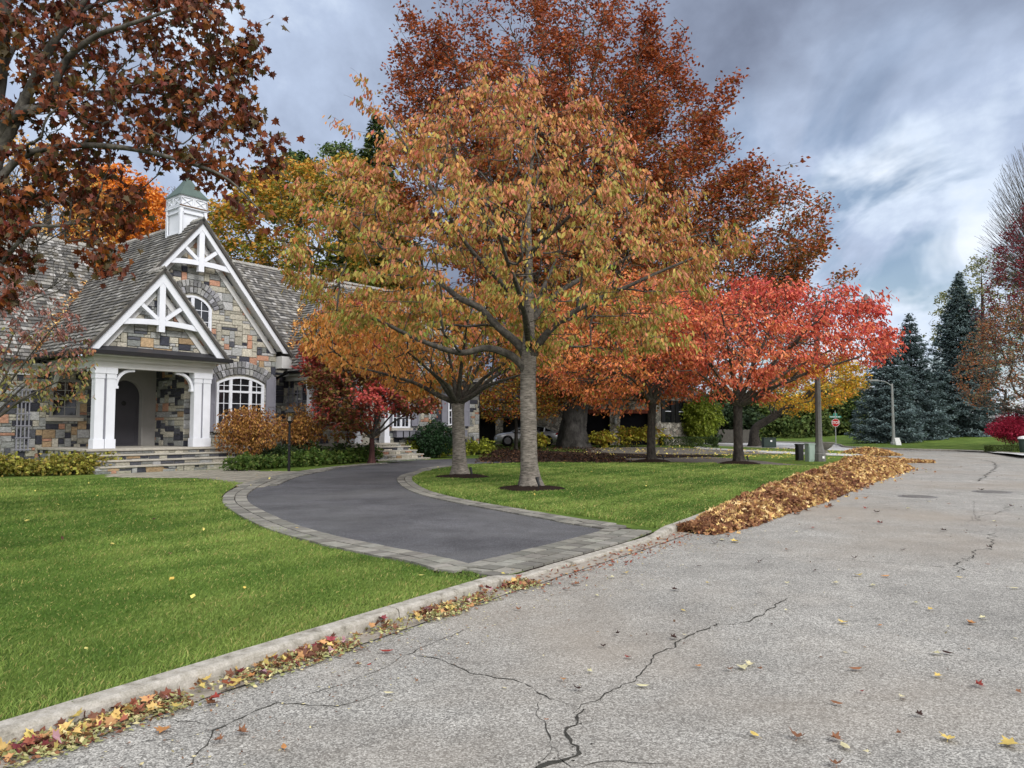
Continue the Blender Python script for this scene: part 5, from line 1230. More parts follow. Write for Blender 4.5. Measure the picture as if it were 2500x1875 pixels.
# right side of the street
BR = [srgb(.50, .40, .30), srgb(.56, .36, .24), srgb(.42, .42, .28)]
far_tree('curly_tree', 'sparse olive-leaved tree with twisting limbs behind the tallest spruce', [(2015, 720), (2030, 640), (2080, 590), (2110, 550), (2160, 545), (2200, 560), (2215, 640), (2200, 740), (2150, 800), (2060, 800)], 92, 2130, 5200, .34, [srgb(.48, .50, .34), srgb(.55, .54, .36), srgb(.4, .42, .3)], [2, 2, 1], group=GB, natt=900, tw=.4, lump=0, gnd=.7)
far_tree('honey_locust', 'brown and rust thinning tree over the crimson bush', [(2085, 800), (2110, 740), (2130, 690), (2170, 660), (2230, 620), (2400, 600), (2450, 760), (2420, 880), (2240, 900), (2150, 880), (2095, 860)], 50, 2222, 17000, .15, BR+[srgb(.62, .36, .20)], [3, 3, 2, 2], group=GB, natt=2200, tw=.22, lump=.6, gnd=.35, spread=.2)
far_tree('crimson_maple', 'dark crimson maple at the right edge of the photo', [(2150, 740), (2130, 660), (2150, 590), (2170, 520), (2200, 460), (2240, 420), (2350, 380), (2450, 500), (2450, 700), (2350, 800), (2230, 790), (2180, 780)], 54, 2300, 19000, .16, [srgb(.40, .12, .17), srgb(.48, .15, .18), srgb(.30, .10, .13), srgb(.6, .2, .25)], [4, 3, 3, 1], group=GB, natt=1600, tw=.3, lump=.7, gnd=.35, spread=.22)
far_tree('bare_tree', 'tall leafless tree rising at the right edge of the photo', [(2120, 580), (2130, 500), (2150, 430), (2170, 360), (2200, 310), (2280, 260), (2450, 260), (2500, 500), (2400, 640), (2200, 620)], 66, 2330, 220, .2, [srgb(.3, .2, .15)], [1], group=GB, natt=2200, tw=.3, lump=0, gnd=.35, bf=1.1)
far_tree('yellow_maple', 'yellow-leaved street tree half hidden behind the red cherry', [(1640, 870), (1660, 800), (1740, 770), (1820, 765), (1862, 790), (1858, 830), (1830, 860), (1760, 880), (1680, 900)], 66, 1632, 8000, .24, [srgb(.84, .68, .18), srgb(.80, .60, .20), srgb(.62, .58, .24), srgb(.84, .56, .25)], [4, 2, 2, 1.5], group=GB, natt=700, tw=.42, gnd=.05)
far_tree('small_maple', 'small maple with olive and orange leaves in front of the open carport', [(1030, 870), (1050, 830), (1110, 820), (1160, 830), (1200, 860), (1190, 895), (1130, 905), (1080, 905), (1035, 900)], 49, 1115, 5200, .17, [srgb(.62, .46, .16), srgb(.50, .46, .18), srgb(.62, .34, .16), srgb(.56, .2, .15)], [4, 3, 2, 1], group=GB, natt=500, tw=.12, gnd=.1, lump=0, cat='small tree')
# evergreen screen beyond the cross street
GRN = [srgb(.36, .42, .22), srgb(.28, .36, .19), srgb(.44, .48, .25), srgb(.22, .29, .17)]
labs = ['dark cedar at the left end of the evergreen screen', 'olive cedar behind the yellow street tree', 'yellow-green feathery tree left of the street lamp', 'broad pine just left of the street lamp', 'pale green feathery tree between the lamp and the stop sign', 'dark cedar behind the stop sign', 'brownish green tree right of the stop sign', 'dark cedar beside the left spruce']
for i, (px, ty, wpx, kk) in enumerate([(1560, 840, 45, 3), (1625, 850, 45, 0), (1690, 850, 45, 2), (1745, 855, 40, 0), (1790, 838, 36, 2), (1822, 872, 28, 3), (1848, 850, 30, 1), (1880, 850, 34, 3)]):
    W_ = [GRN[(kk+j) % 4] for j in range(3)]
    Yk = 98+4*(i % 3)
    far_tree('cedar_tree', labs[i], [(px-wpx, 962), (px-wpx*1.1, 915), (px-wpx*.7, ty+35), (px-wpx*.2, ty), (px+wpx*.3, ty+6), (px+wpx*.8, ty+40), (px+wpx*1.1, 915), (px+wpx, 962)], Yk, px, 6500, .42, W_, [3, 2, 1], group='evergreen screen beyond the cross street', natt=420, tw=.3, lump=0, leafmat='needle', shape='clump', spread=.4)
far_tree('yellow_tree', 'small bright yellow tree top above the evergreen screen', [(1740, 870), (1750, 830), (1790, 815), (1850, 812), (1880, 830), (1860, 860), (1800, 880)], 108, 1800, 3500, .42, [srgb(.80, .66, .22), srgb(.7, .6, .25)], [2, 1], group=GB, natt=300, lump=0)
for i, (px, ty, w, Yk, la) in enumerate([(1250, 840, 60, 80, 'dark evergreen seen through the gap behind the beech trunk'), (1560, 880, 60, 84, 'dark evergreen behind the olive shrub and hedge'), (1390, 820, 70, 86, 'dark evergreen behind the garage roof'), (1130, 820, 50, 84, 'dark evergreen behind the carport'), (1490, 850, 45, 76, 'dark evergreen right of the garage')]):
    far_tree('evergreen_tree', la, [(px-w, 955), (px-w*1.1, 890), (px-w*.4, ty), (px+w*.4, ty), (px+w*1.1, 890), (px+w, 955)], Yk, px, 5200, .5, [srgb(.20, .26, .15), srgb(.15, .21, .13)], [1, 1], group='dark evergreens behind the garage', natt=300, gnd=.3, lump=0, leafmat='needle', shape='clump', spread=.4)
# ------------------------------------------------------------------ shrubs and beds
def shrub(name, label, c, rx, ry, h, n, size, cols, w, shape='simple', group=None, z0=.12, droop=.35, rz=0., cat='shrub', mat='leaf', spread=.06, lump=.12, stems=9, dense=.55, flat=0., box=False):
    zg = c[2]; o = thing(name, c, label, cat, group, rz)
    d = norm(rng.normal(0, 1, (n, 3))); r_ = rng.uniform(0, 1, n)**dense
    if box:
        P = rng.uniform(-1, 1, (n, 3)); ax = rng.integers(0, 3, n); P[np.arange(n), ax] = np.sign(P[np.arange(n), ax])*rng.uniform(.9, 1., n); P[:, 2] = np.abs(P[:, 2])*2-1
    else:
        ph = rng.uniform(0, 6, 6); w_ = 1+lump*(np.sin(5*d[:, 0]+ph[0])+np.sin(6*d[:, 1]+ph[1]+3*d[:, 2])+np.sin(9*d[:, 2]+ph[2]+5*d[:, 0]))
        P = d*(r_*w_)[:, None]
    hh = (h-z0)/2; P = P*np.array([rx, ry, hh])+np.array([0, 0, z0+hh]); P[:, 2] = np.maximum(P[:, 2], .02)
    C = palette(n, cols, w, .18)
    link('foliage', leaf_mesh('foliage', P, size, C, shape, droop, d*.5 if shape != 'cherry' else None, flat), MAT[mat], o)
    mb = MB()
    for i in range(stems):
        a = R.uniform(0, 6.28); q = R.uniform(.1, .6); e_ = (math.cos(a)*rx*q, math.sin(a)*ry*q, z0+(h-z0)*R.uniform(.5, .85))
        s_ = (math.cos(a)*rx*.15, math.sin(a)*ry*.15, -.02); mb.tube([s_, ((s_[0]+e_[0])*.4, (s_[1]+e_[1])*.4, e_[2]*.5), e_], [.016, .012, .005], 4)
    mb.build('stems', MAT['bark_dark'], o); return o
def at(x, y, Y=None, z=None):
    if Y is None: q = gv(x, y, .05); return (q[0], q[1], hz1(q[0], q[1]))
    p = av(x, y, Y); return (p[0], Y, hz1(p[0], Y) if z is None else z)
GBR = [srgb(.58, .40, .20), srgb(.66, .50, .25), srgb(.45, .28, .20), srgb(.72, .52, .28)]
shrub('hydrangea_shrub', 'big golden brown shrub in front of the wide arched window', at(535, 990, 30.6), 1.45, 1.05, 2.45, 6500, .12, GBR, [4, 3, 3, 1.5], 'cherry', 'golden brown shrubs by the house', z0=.45, droop=.5, rz=HANG)
shrub('hydrangea_shrub', 'golden brown shrub right behind the black post lantern', at(648, 990, 33.5), 1.25, 1.0, 2.6, 3600, .13, GBR, [3, 3.5, 2, 2], 'cherry', 'golden brown shrubs by the house', z0=.5, droop=.5, rz=HANG)
shrub('evergreen_shrub', 'low dark bush under the golden brown shrubs', at(600, 992, 32.4), 1.9, .55, .95, 3000, .11, DG, [1, 1, 1], 'simple', rz=HANG)
shrub('evergreen_shrub', 'dark green rounded bush below the window box', at(941, 985, 40.0), 1.25, 1., 1.9, 5200, .13, [srgb(.16, .27, .15), srgb(.12, .21, .12), srgb(.2, .33, .18)], [2, 2, 1], 'simple', z0=.1)
GBD = [srgb(.34, .44, .18), srgb(.26, .36, .14), srgb(.45, .50, .25)]; YBD = [srgb(.62, .62, .27), srgb(.52, .50, .20), srgb(.68, .60, .30), srgb(.40, .40, .16)]
BDG = 'perennial clumps along the house'
def bedrow(pts, k, lab, cols, w, r_, h, n, size, shape='clump', zz=None):
    P = resample(np.array(pts), 1e-1); idx = np.linspace(0, len(P)-1, k).astype(int)
    for q, i in enumerate(idx):
        x, y = P[i]; shrub('perennial_clump', lab, (x, y, hz1(x, y)), r_*R.uniform(.85, 1.2), r_*R.uniform(.85, 1.2), h*R.uniform(.8, 1.25), n, size, cols, w, shape, BDG, z0=.0, droop=.2, stems=3, cat='plant', lump=.15)
bedrow([gv(518, 1017, .04), gv(600, 1010, .04), gv(700, 1004, .04), gv(800, 996, .04)], 9, 'low green perennial clump in the bed between the steps and the Japanese maple', GBD, [4, 3, 2], .62, .55, 650, .11)
bedrow([hw(6.2, .55)[:2], hw(9.5, 1.1)[:2], hw(11.5, 1.2)[:2]], 5, 'dark green perennial clump close under the shrubs by the window', [srgb(.25, .33, .15), srgb(.2, .27, .12)], [1, 1], .6, .75, 500, .12)
bedrow([gv(-60, 1030, .04), gv(60, 1027, .04), gv(150, 1026, .04), gv(225, 1020, .04)], 7, 'yellow and olive perennial clump at the foot of the left wing', YBD, [3, 3, 2, 3], .62, .62, 620, .11)
bedrow([gv(-60, 1010, .04), gv(60, 1008, .04), gv(140, 1008, .04)], 5, 'darker green clump against the wall of the left wing', [srgb(.22, .28, .14), srgb(.38, .34, .16), srgb(.17, .23, .12)], [2, 2, 2], .65, .75, 600, .12)
bedrow([gv(882, 988, .04), gv(960, 985, .04), gv(1040, 981, .05)], 6, 'bright yellow-green clump in the bed left of the orange cherry trunk', [srgb(.62, .64, .22), srgb(.52, .56, .18), srgb(.42, .46, .16)], [3, 3, 2], .85, .85, 650, .15)
for px, py, Yv, rx, h, la in ((1300, 960, 52, .9, 1.1, 'yellow-leaved shrub just right of the beech trunk'), (1372, 960, 53, 1.8, 1.45, 'yellow shrub in front of the garage doors'), (1166, 966, 50, .6, .9, 'small yellow-brown shrub in front of the silver car')):
    shrub('yellow_shrub', la, at(px, py, Yv), rx, .9, h, 1500, .17, [srgb(.66, .62, .20), srgb(.52, .52, .18), srgb(.6, .45, .18)], [3, 2, 1], 'clump', z0=.3, droop=.3, lump=.25, dense=.8)
shrub('olive_shrub', 'round yellow-green shrub standing above the clipped hedge', at(1512, 945, 60), 1.75, 1.6, 3.9, 7000, .17, [srgb(.52, .58, .18), srgb(.44, .50, .15), srgb(.60, .63, .26)], [2, 2, 1], 'clump', z0=.5)
shrub('clipped_hedge', 'low clipped green hedge beside the garage', at(1487, 968, 57), 2.1, .6, .75, 7000, .09, [srgb(.26, .33, .14), srgb(.20, .27, .11)], [1, 1], 'simple', cat='hedge', z0=.0, box=True, stems=5)
def bk(x, Y): p = av(x, 950, Y); return (p[0], Y, float(hb(p[0], Y)[0]))
shrub('burning_bush', 'bright crimson rounded bush under the brown tree', bk(2180, 50), 1.35, 1.2, 2.2, 9000, .10, [srgb(.66, .12, .26), srgb(.56, .10, .20), srgb(.74, .2, .32)], [2, 2, 1], 'simple', z0=.55, flat=.5)
shrub('burning_bush', 'taller crimson bush partly behind the rounded one', bk(2205, 56), 1.5, 1.2, 3.1, 5000, .12, [srgb(.52, .09, .20), srgb(.45, .10, .17)], [2, 2], 'simple', z0=.6, flat=.5)
shrub('clipped_hedge', 'small low green hedge under the crimson bush', bk(2178, 48.6), 1.3, .45, .42, 3500, .08, [srgb(.26, .32, .14), srgb(.32, .38, .16)], [1, 1], 'simple', cat='hedge', z0=.0, box=True, stems=3)
# ------------------------------------------------------------------ street furniture
LP = gv(1770, 998, .05); zl_ = hz1(*LP)
o = thing('street_lamp', (LP[0], LP[1], zl_), 'tall dark octagonal concrete street lamp rising into the red tree', 'street lamp', rz=.3)
mb = MB(); mb.lathe([(.28, -.05), (.28, .36), (.24, .40), (.25, .44), (.19, .64), (.155, .9), (.145, 1.15)], n=8); mb.build('base', MAT['concrete_post'], o)
mb = MB(); mb.lathe([(.145, 1.14), (.14, 1.9), (.10, 6.8), (.06, 7.0)], n=8); mb.tube([(0, 0, 6.6), (.3, -.2, 7.3), (1.0, -.6, 7.6), (1.7, -1., 7.55)], [.05, .045, .04, .035], 8); mb.build('pole', MAT['concrete_post'], o)
mb = MB(); mb.lathe([(.05, 7.5), (.19, 7.42), (.22, 7.32), (.05, 7.62)][::-1], c=(1.85, -1.1), n=10); mb.build('lamp_head', MAT['concrete_post'], o)
mb = MB(); mb.box(-.05, .05, -.285, -.262, .14, .24); mb.build('plate', MAT['sign_white'], o)
fp = (aty(2182, 1084, 66)[0], 66.); zf = float(hb(*fp)[0])
o = thing('street_lamp', (fp[0], fp[1], zf), 'pale slim street lamp in front of the spruces', 'street lamp')
mb = MB(); mb.lathe([(.27, -.05), (.27, .12), (.2, .2), (.15, .5), (.13, .8)], n=8); mb.build('base', MAT['pale_post'], o)
mb = MB(); mb.lathe([(.128, .8), (.085, 5.2), (.08, 5.3)], n=8); mb.tube([(0, 0, 5.1), (-.6, -.1, 5.45), (-1.5, -.3, 5.6)], [.05, .04, .035], 8); mb.build('pole', MAT['pale_post'], o)
mb = MB(); mb.prism([(-1.4, -.42, 5.5), (-1.4, -.14, 5.5), (-2.2, -.2, 5.52), (-2.2, -.46, 5.52)], (0, 0, .14)); mb.build('lamp_head', MAT['pale_post'], o)
def box_thing(name, label, cat, c, w, d, h, mat, rz=0., extra=None):
    o = thing(name, c, label, cat, rz=rz); mb = MB(); mb.box(-w/2, w/2, -d/2, d/2, -.03, h-.06); mb.box(-w/2-.02, w/2+.02, -d/2-.02, d/2+.02, h-.06, h); ob = mb.build('body', MAT[mat], o, bevel=.012)
    mb = MB(); mb.box(-w/2+.03, w/2-.03, -d/2-.018, -d/2+.0, .08, h-.12); mb.build('panel', MAT[mat], o); return o
q = gv(1750, 998, .05); box_thing('utility_cabinet', 'pale green utility pedestal beside the dark street lamp', 'utility box', (q[0], q[1], hz1(*q)), .36, .28, .82, 'cabinet', .35)
q = gv(1737, 996, .05); box_thing('utility_cabinet', 'dark narrow box just behind the pale green pedestal', 'utility box', (q[0]-.1, q[1]+.3, hz1(*q)), .3, .25, .78, 'black', .2)
p_ = at(1661, 965, 62); o = box_thing('transformer_box', 'dark green ground transformer box near the pale cross street', 'utility box', p_, 1.0, .7, .75, 'cabinet_dark', -.05)
mb = MB(); mb.box(.02, .16, -.385, -.37, .42, .56); mb.build('notice', MAT['sign_white'], o)
p_ = aty(2195, 1090, 64); p_ = (p_[0], 64, float(hb(p_[0], 64)[0])); o = thing('small_sign', p_, 'small leaning white board beside the pale street lamp', 'sign', rz=.1)
mb = MB(); mb.prism([(-.22, 0, 0), (.24, 0, 0), (.14, .12, .62), (-.3, .12, .62)], (0, .03, 0)); mb.build('board', MAT['sign_white'], o); mb = MB(); mb.tube([(0, .03, -.1), (0, .14, .5)], .02, 6); mb.build('stake', MAT['pale_post'], o)
p_ = bk(2213, 47); o = thing('litter_bin', p_, 'dark bin cut by the right edge of the photo', 'bin'); mb = MB(); mb.lathe([(.26, 0), (.33, .75), (.36, .78), (.36, .84), (.30, .86)], n=16); mb.build('body', MAT['cabinet_dark'], o); mb = MB(); mb.lathe([(.37, .84), (.34, .95), (.1, 1.02)], n=16); mb.build('lid', MAT['sign_white'], o)
# stone urn planter behind the lamp
ua = at(1782, 982, 46.); o = thing('stone_urn', (ua[0], ua[1], .04), 'wide carved stone bowl planter on a foot behind the street lamp', 'planter')
mb = MB(); mb.lathe([(.24, 0), (.24, .08), (.16, .14), (.13, .24), (.18, .28), (.36, .40), (.48, .55), (.51, .64)], n=24); mb.build('bowl', MAT['urn'], o, smooth=False); mb = MB(); mb.lathe([(.51, .635), (.56, .66), (.56, .71), (.50, .715), (.48, .66)], n=24); mb.build('rim', MAT['urn'], o)
# stop sign
sx = aty(2041, 1088, 70); zs_ = float(hb(sx[0], 70)[0])-.02; o = thing('stop_sign', (sx[0], 70., zs_), 'red STOP sign with two green street name plates on top', 'traffic sign', rz=-.08)
mb = MB(); mb.box(-.035, .035, -.03, .03, -.2, 3.15); mb.build('post', MAT['pale_post'], o)
def octo(r_, y0, t): return [(r_*math.cos(math.pi/8+i*math.pi/4), y0, 2.05+r_*math.sin(math.pi/8+i*math.pi/4)) for i in range(8)]
mb = MB(); mb.prism(octo(.385, -.05, 0), (0, .015, 0)); bo_ = mb.build('sign_face', MAT['sign_white'], o)
mb = MB(); mb.prism(octo(.352, -.056, 0), (0, .005, 0)); mb.build('red_panel', MAT['sign_red'], bo_)
def text(s_, size, loc, mat, par, name='lettering'):
    cu_ = bpy.data.curves.new(name, 'FONT'); cu_.body = s_; cu_.size = size; cu_.extrude = .004; cu_.align_x = 'CENTER'; cu_.align_y = 'CENTER'; cu_.materials.append(MAT[mat])
    t = bpy.data.objects.new(name, cu_); COL.objects.link(t); t.scale = (1., 1.15, 1); cu_.offset = .006
    bpy.context.view_layer.update(); me = bpy.data.meshes.new_from_object(t.evaluated_get(bpy.context.evaluated_depsgraph_get())); bpy.data.objects.remove(t)
    t = bpy.data.objects.new(name, me); COL.objects.link(t); t.scale = (1., 1.15, 1); t.parent = par; t.location = loc; t.rotation_euler = (math.pi/2, 0, 0); return t
t_ = text('STOP', .30, (0, -.063, 2.045), 'sign_white', bo_)
mb = MB(); mb.box(-.52, .52, -.012, .012, 2.50, 2.68); s1 = mb.build('street_name_plate', MAT['sign_green'], o); mb = MB(); mb.box(-.17, .17, -.014, .014, 2.70, 2.92); s2 = mb.build('street_name_plate', MAT['sign_green'], o)
# the name lettering is not legible in the photograph: pale bars of about its size
mb = MB(); x = -.44
for w in (.07, .06, .07, .05, .07, .06, .08, 0, .06, .07): 
    if w: mb.box(x, x+w, -.018, -.013, 2.55, 2.63)
    x += w+.025 if w else .06
mb.build('lettering', MAT['sign_white'], s1)
# overhead wires across the evergreens
mb = MB()
for z0 in (7.2, 6.6): mb.tube([aty(1650, 1000, 90)*np.array([1, 1, 0])+np.array([0, 0, z0-.6]), aty(1900, 1000, 90)*np.array([1, 1, 0])+np.array([0, 0, z0-.7]), aty(2130, 1000, 90)*np.array([1, 1, 0])+np.array([0, 0, z0])], .018, 4)
tag(mb.build('overhead_wire', MAT['black']), 'pair of thin dark wires crossing in front of the evergreens', 'wire')
# wooden fence by the evergreens
fa = aty(1640, 1070, 78); o = thing('wooden_fence', (fa[0], 78, .1), 'low grey board fence far behind the red trees', 'fence'); mb = MB()
for i in range(56): mb.box(i*.16, i*.16+.145, -.01, .01, 0, 1.35+R.uniform(-.03, .03))
mb.build('boards', MAT['fence'], o); mb = MB()
for i in range(5): mb.box(i*2.2, i*2.2+.1, .02, .12, 0, 1.45)
mb.build('posts', MAT['wood'], o)
# post lantern
pp = gv(624, 1018, .05); o = thing('post_lantern', (pp[0], pp[1], hz1(*pp)), 'black post lantern beside the curve of the drive', 'lamp', rz=.5)
mb = MB(); mb.lathe([(.05, -.05), (.05, .9), (.062, .92), (.062, .97), (.045, 1.0), (.04, 1.72), (.07, 1.76), (.08, 1.80)], n=12); mb.build('post', MAT['black'], o)
ln = MB(); s_ = .115
for a in (-1, 1):
    for b in (-1, 1): ln.bar((a*s_*.75, b*s_*.75, 1.80), (a*s_*1.15, b*s_*1.15, 2.12), .016, .016)
ln.lathe([(.10, 1.79), (.13, 1.80), (.13, 1.825), (.10, 1.83)], n=4, rot=math.pi/4); ln.lathe([(.21, 2.11), (.215, 2.14), (.13, 2.24), (.07, 2.27), (.06, 2.31), (.015, 2.34)], n=4, rot=math.pi/4); lh = ln.build('lantern', MAT['black'], o)
m, t, ns, ls = nt('lamp_glass'); p1 = ns.new('ShaderNodeBsdfGlossy'); p1.inputs['Roughness'].default_value = .05; p2 = ns.new('ShaderNodeBsdfTransparent'); mx = ns.new('ShaderNodeMixShader'); mx.inputs[0].default_value = .22; ou = ns.new('ShaderNodeOutputMaterial'); ls.new(p2.outputs[0], mx.inputs[1]); ls.new(p1.outputs[0], mx.inputs[2]); ls.new(mx.outputs[0], ou.inputs[0]); MAT['lglass'] = m
mb = MB(); mb.lathe([(.118, 1.83), (.165, 2.11)], n=4, rot=math.pi/4); mb.build('glass', MAT['lglass'], lh)
mb = MB(); 
for a in (-.03, .03, 0): mb.lathe([(.012, 1.83), (.012, 1.95), (.004, 1.99)], c=(a, .02 if a == 0 else 0), n=6)
mb.build('bulbs', MAT['sign_white'], lh)
# little garden spotlights at the tree feet
for (x, y, la) in ((1163, 1058, 'small black garden spotlight at the foot of the tallest cherry'), (1018, 1031, 'small black garden spotlight beside the orange cherry trunk'), (1433, 997, 'small black garden spotlight in the mulch of the coral tree'), (1616, 1000, 'small black garden spotlight in the mulch of the red tree nearest the lamp')):
    q = gv(x, y, .08); z = hz1(*q)+.05; o = thing('garden_spotlight', (q[0], q[1], z), la, 'garden light', 'garden spotlights under the trees')
    mb = MB(); mb.tube([(0, 0, -.12), (0, 0, .12)], .012, 6); mb.build('stake', MAT['black'], o); mb = MB(); mb.tube([(.02, .0, .10), (-.02, .03, .24), (-.035, .04, .30)], [.03, .042, .048], 10); mb.build('lamp_body', MAT['black'], o)
# ------------------------------------------------------------------ neighbour's garage
def local(name, label, cat, Y, px, z, rz):
    p = aty(px, 1085, Y); return thing(name, (p[0], Y, z), label, cat, rz=rz)
m, t, ns, ls = nt('rubble_stone'); co = coords(ns, ls); vo = ns.new('ShaderNodeTexVoronoi'); vo.inputs['Scale'].default_value = 3.6; ls.new(co, vo.inputs['Vector'])
ve = ns.new('ShaderNodeTexVoronoi'); ve.feature = 'DISTANCE_TO_EDGE'; ve.inputs['Scale'].default_value = 3.6; ls.new(co, ve.inputs['Vector'])
sp_ = ns.new('ShaderNodeSeparateColor'); ls.new(vo.outputs['Color'], sp_.inputs[0])
cc = ramp(ns, ls, sp_.outputs[0], [(.0, srgb(.38, .37, .35)), (.4, srgb(.56, .54, .50)), (.7, srgb(.70, .68, .64)), (1, srgb(.50, .46, .42))]); cc = mixc(ns, ls, ramp(ns, ls, ve.outputs['Distance'], [(.02, 1.), (.07, 0.)]), cc, srgb(.34, .33, .31))
MAT['rubble'] = finish(ns, ls, m, cc, .9, .2, 0., ve.outputs['Distance'], .6, .05)
gx0 = aty(1290, 1085, 57)[0]; gx1 = aty(1604, 1085, 57)[0]; o = thing('neighbour_garage', (gx0, 57, .28), 'stone garage with two open dark bays and black shutters on its side wall', 'garage'); Wd = gx1-gx0
s_ = lambda px: aty(px, 1085, 57)[0]-gx0
b1 = (s_(1425), s_(1491)); b2_ = (s_(1512), s_(1584)); HT = 2.42
mb = MB(); mb.box(0, b1[0], 0, .4, 0, 3.9); mb.box(b1[1], b2_[0], -.0, .4, 0, 3.9); mb.box(b2_[1], Wd, 0, .4, 0, 3.9)
for b in (b1, b2_): mb.box(b[0], b[1], 0.01, .4, HT+.28, 3.9)
mb.box(0, .3, .4, 7., 0, 3.9); mb.box(.3, Wd, 6.9, 7.2, 0, 3.9)
mb.box(b1[1]-.06, b2_[0]+.06, -.12, 0, 0, HT+.28)
wl = mb.build('wall', MAT['rubble'], o)
ang = math.radians(48); e1_ = np.array([math.cos(ang), math.sin(ang), 0]); sw = 6.2
mb = MB(); p0 = np.array([Wd, 0, 0.]); mb.add([p0, p0+e1_*sw, p0+e1_*sw+(0, 0, 3.9), p0+(0, 0, 3.9), p0+(-.3, .3, 0), p0+e1_*sw+(-.3, .3, 0), p0+e1_*sw+(-.3, .3, 3.9), p0+(-.3, .3, 3.9)], [(0, 1, 2, 3), (4, 7, 6, 5), (3, 2, 6, 7), (1, 5, 6, 2)]); mb.build('side_wall', MAT['rubble'], o)
nrm_ = np.array([math.sin(ang), -math.cos(ang), 0])
mb = MB()
for a0 in (.6, 2.0, 2.65, 4.3):
    P = p0+e1_*a0+nrm_*.03+(0, 0, 1.75); mb.add([P, P+e1_*.5, P+e1_*.5+(0, 0, 1.7), P+(0, 0, 1.7), P+nrm_*.06, P+e1_*.5+nrm_*.06, P+e1_*.5+nrm_*.06+(0, 0, 1.7), P+nrm_*.06+(0, 0, 1.7)], [(4, 5, 6, 7), (0, 1, 5, 4), (1, 2, 6, 5), (2, 3, 7, 6), (3, 0, 4, 7)])
    mb.build('shutter', MAT['black'], o); mb = MB()
for a0, w in ((1.1, .9), (3.15, 1.15)):
    P = p0+e1_*a0+nrm_*.02+(0, 0, 1.75); mb = MB(); mb.add([P, P+e1_*w, P+e1_*w+(0, 0, 1.7), P+(0, 0, 1.7)], [(0, 1, 2, 3)]); mb.build('pane', MAT['glass'], o)
    mb = MB(); mb.bar(P+e1_*w*.5+nrm_*.02, P+e1_*w*.5+nrm_*.02+(0, 0, 1.7), .06, .04); mb.bar(P+nrm_*.02+(0, 0, .85), P+e1_*w+nrm_*.02+(0, 0, .85), .04, .06); mb.build('window_frame', MAT['white'], o)
mb = MB(); cp_ = p0+e1_*(sw+.1); mb.box(cp_[0]-.14, cp_[0]+.14, cp_[1]-.14, cp_[1]+.14, 0, 3.9); mb.box(cp_[0]+.5, cp_[0]+.62, cp_[1]+.3, cp_[1]+.42, 0, 3.4); mb.build('corner_post', MAT['white'], o)
mb = MB()
for b in (b1, b2_):
    x = b[0]-.1
    while x < b[1]+.05: mb.box(x, x+.075, -.05, .1, HT, HT+.28, shade(srgb(.50, .27, .22), .7, 1.2)); x += .088
mb.build('brick_lintel', MAT['brick'], o)
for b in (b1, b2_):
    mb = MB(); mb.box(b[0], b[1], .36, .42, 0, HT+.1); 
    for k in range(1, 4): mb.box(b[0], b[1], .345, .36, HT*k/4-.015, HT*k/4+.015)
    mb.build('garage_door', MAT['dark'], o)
mb = MB(); mb.prism([(-.4, -.5, 3.85), (Wd+.4, -.5, 3.85), (Wd+4.6, 4.6, 3.85), (Wd+4.2, 7.6, 3.85), (-.4, 7.6, 3.85)], (0, 0, .12)); mb.add([(-.4, -.5, 3.97), (Wd+.4, -.5, 3.97), (Wd+4.6, 4.6, 3.97), (Wd+4.2, 7.6, 3.97), (-.4, 7.6, 3.97), (1.5, 3.5, 6.3), (Wd, 3.5, 6.3)], [(0, 1, 6, 5), (1, 2, 6), (2, 3, 6), (3, 4, 5, 6), (4, 0, 5)]); mb.build('roof', MAT['darkroof'], o)
mb = MB(); xm = (b1[1]+b2_[0])/2; mb.tube([(xm, -.12, 2.0), (xm, -.3, 2.15), (xm, -.3, 2.05)], .02, 6); mb.lathe([(.03, 1.6), (.12, 1.66), (.13, 2.), (.03, 2.1)], c=(xm, -.3), n=8); mb.build('wall_lantern', MAT['pale_post'], o)
# open carport between the two houses
c0_ = aty(1168, 1085, 60); c1_ = aty(1290, 1085, 60); o = thing('carport', (c0_[0], 60, .3), 'dark open carport with stone piers behind the silver car', 'carport'); L = c1_[0]-c0_[0]
mb = MB(); pr_ = aty(1219, 1085, 60)[0]-c0_[0]; mb.box(pr_-.3, pr_+.3, 0, .6, 0, 2.7); mb.box(L-.6, L, 0, .6, 0, 2.7); mb.box(-1.2, 0, 0, .6, 0, 2.7); mb.build('stone_pier', MAT['rubble'], o)
mb = MB(); mb.box(-1.4, L+.2, -.1, .7, 2.7, 3.3); mb.build('beam', MAT['beam'], o)
mb = MB(); mb.box(-1.4, L, 6., 6.2, 0, 3.); mb.box(-1.4, -1.2, .6, 6., 0, 3.); mb.build('rear_wall', MAT['door'], o)
mb = MB(); mb.box(-1.7, L+.4, -.4, 6.6, 3.3, 3.42); mb.prism([(-1.7, -.4, 3.42), (-1.7, 6.6, 3.42), (-1.7, 3.1, 5.2)], (L+2.1, 0, 0)); mb.build('roof', MAT['darkroof'], o)
# ------------------------------------------------------------------ silver car
ca = aty(1206, 1090, 55.5); cb_ = aty(1368, 1090, 55.5)
o = thing('parked_car', ((ca[0]+cb_[0])/2, 55.5, hz1((ca[0]+cb_[0])/2, 55.5)+.02), 'silver four-door saloon parked half hidden behind the tree trunks', 'car', rz=math.radians(5))
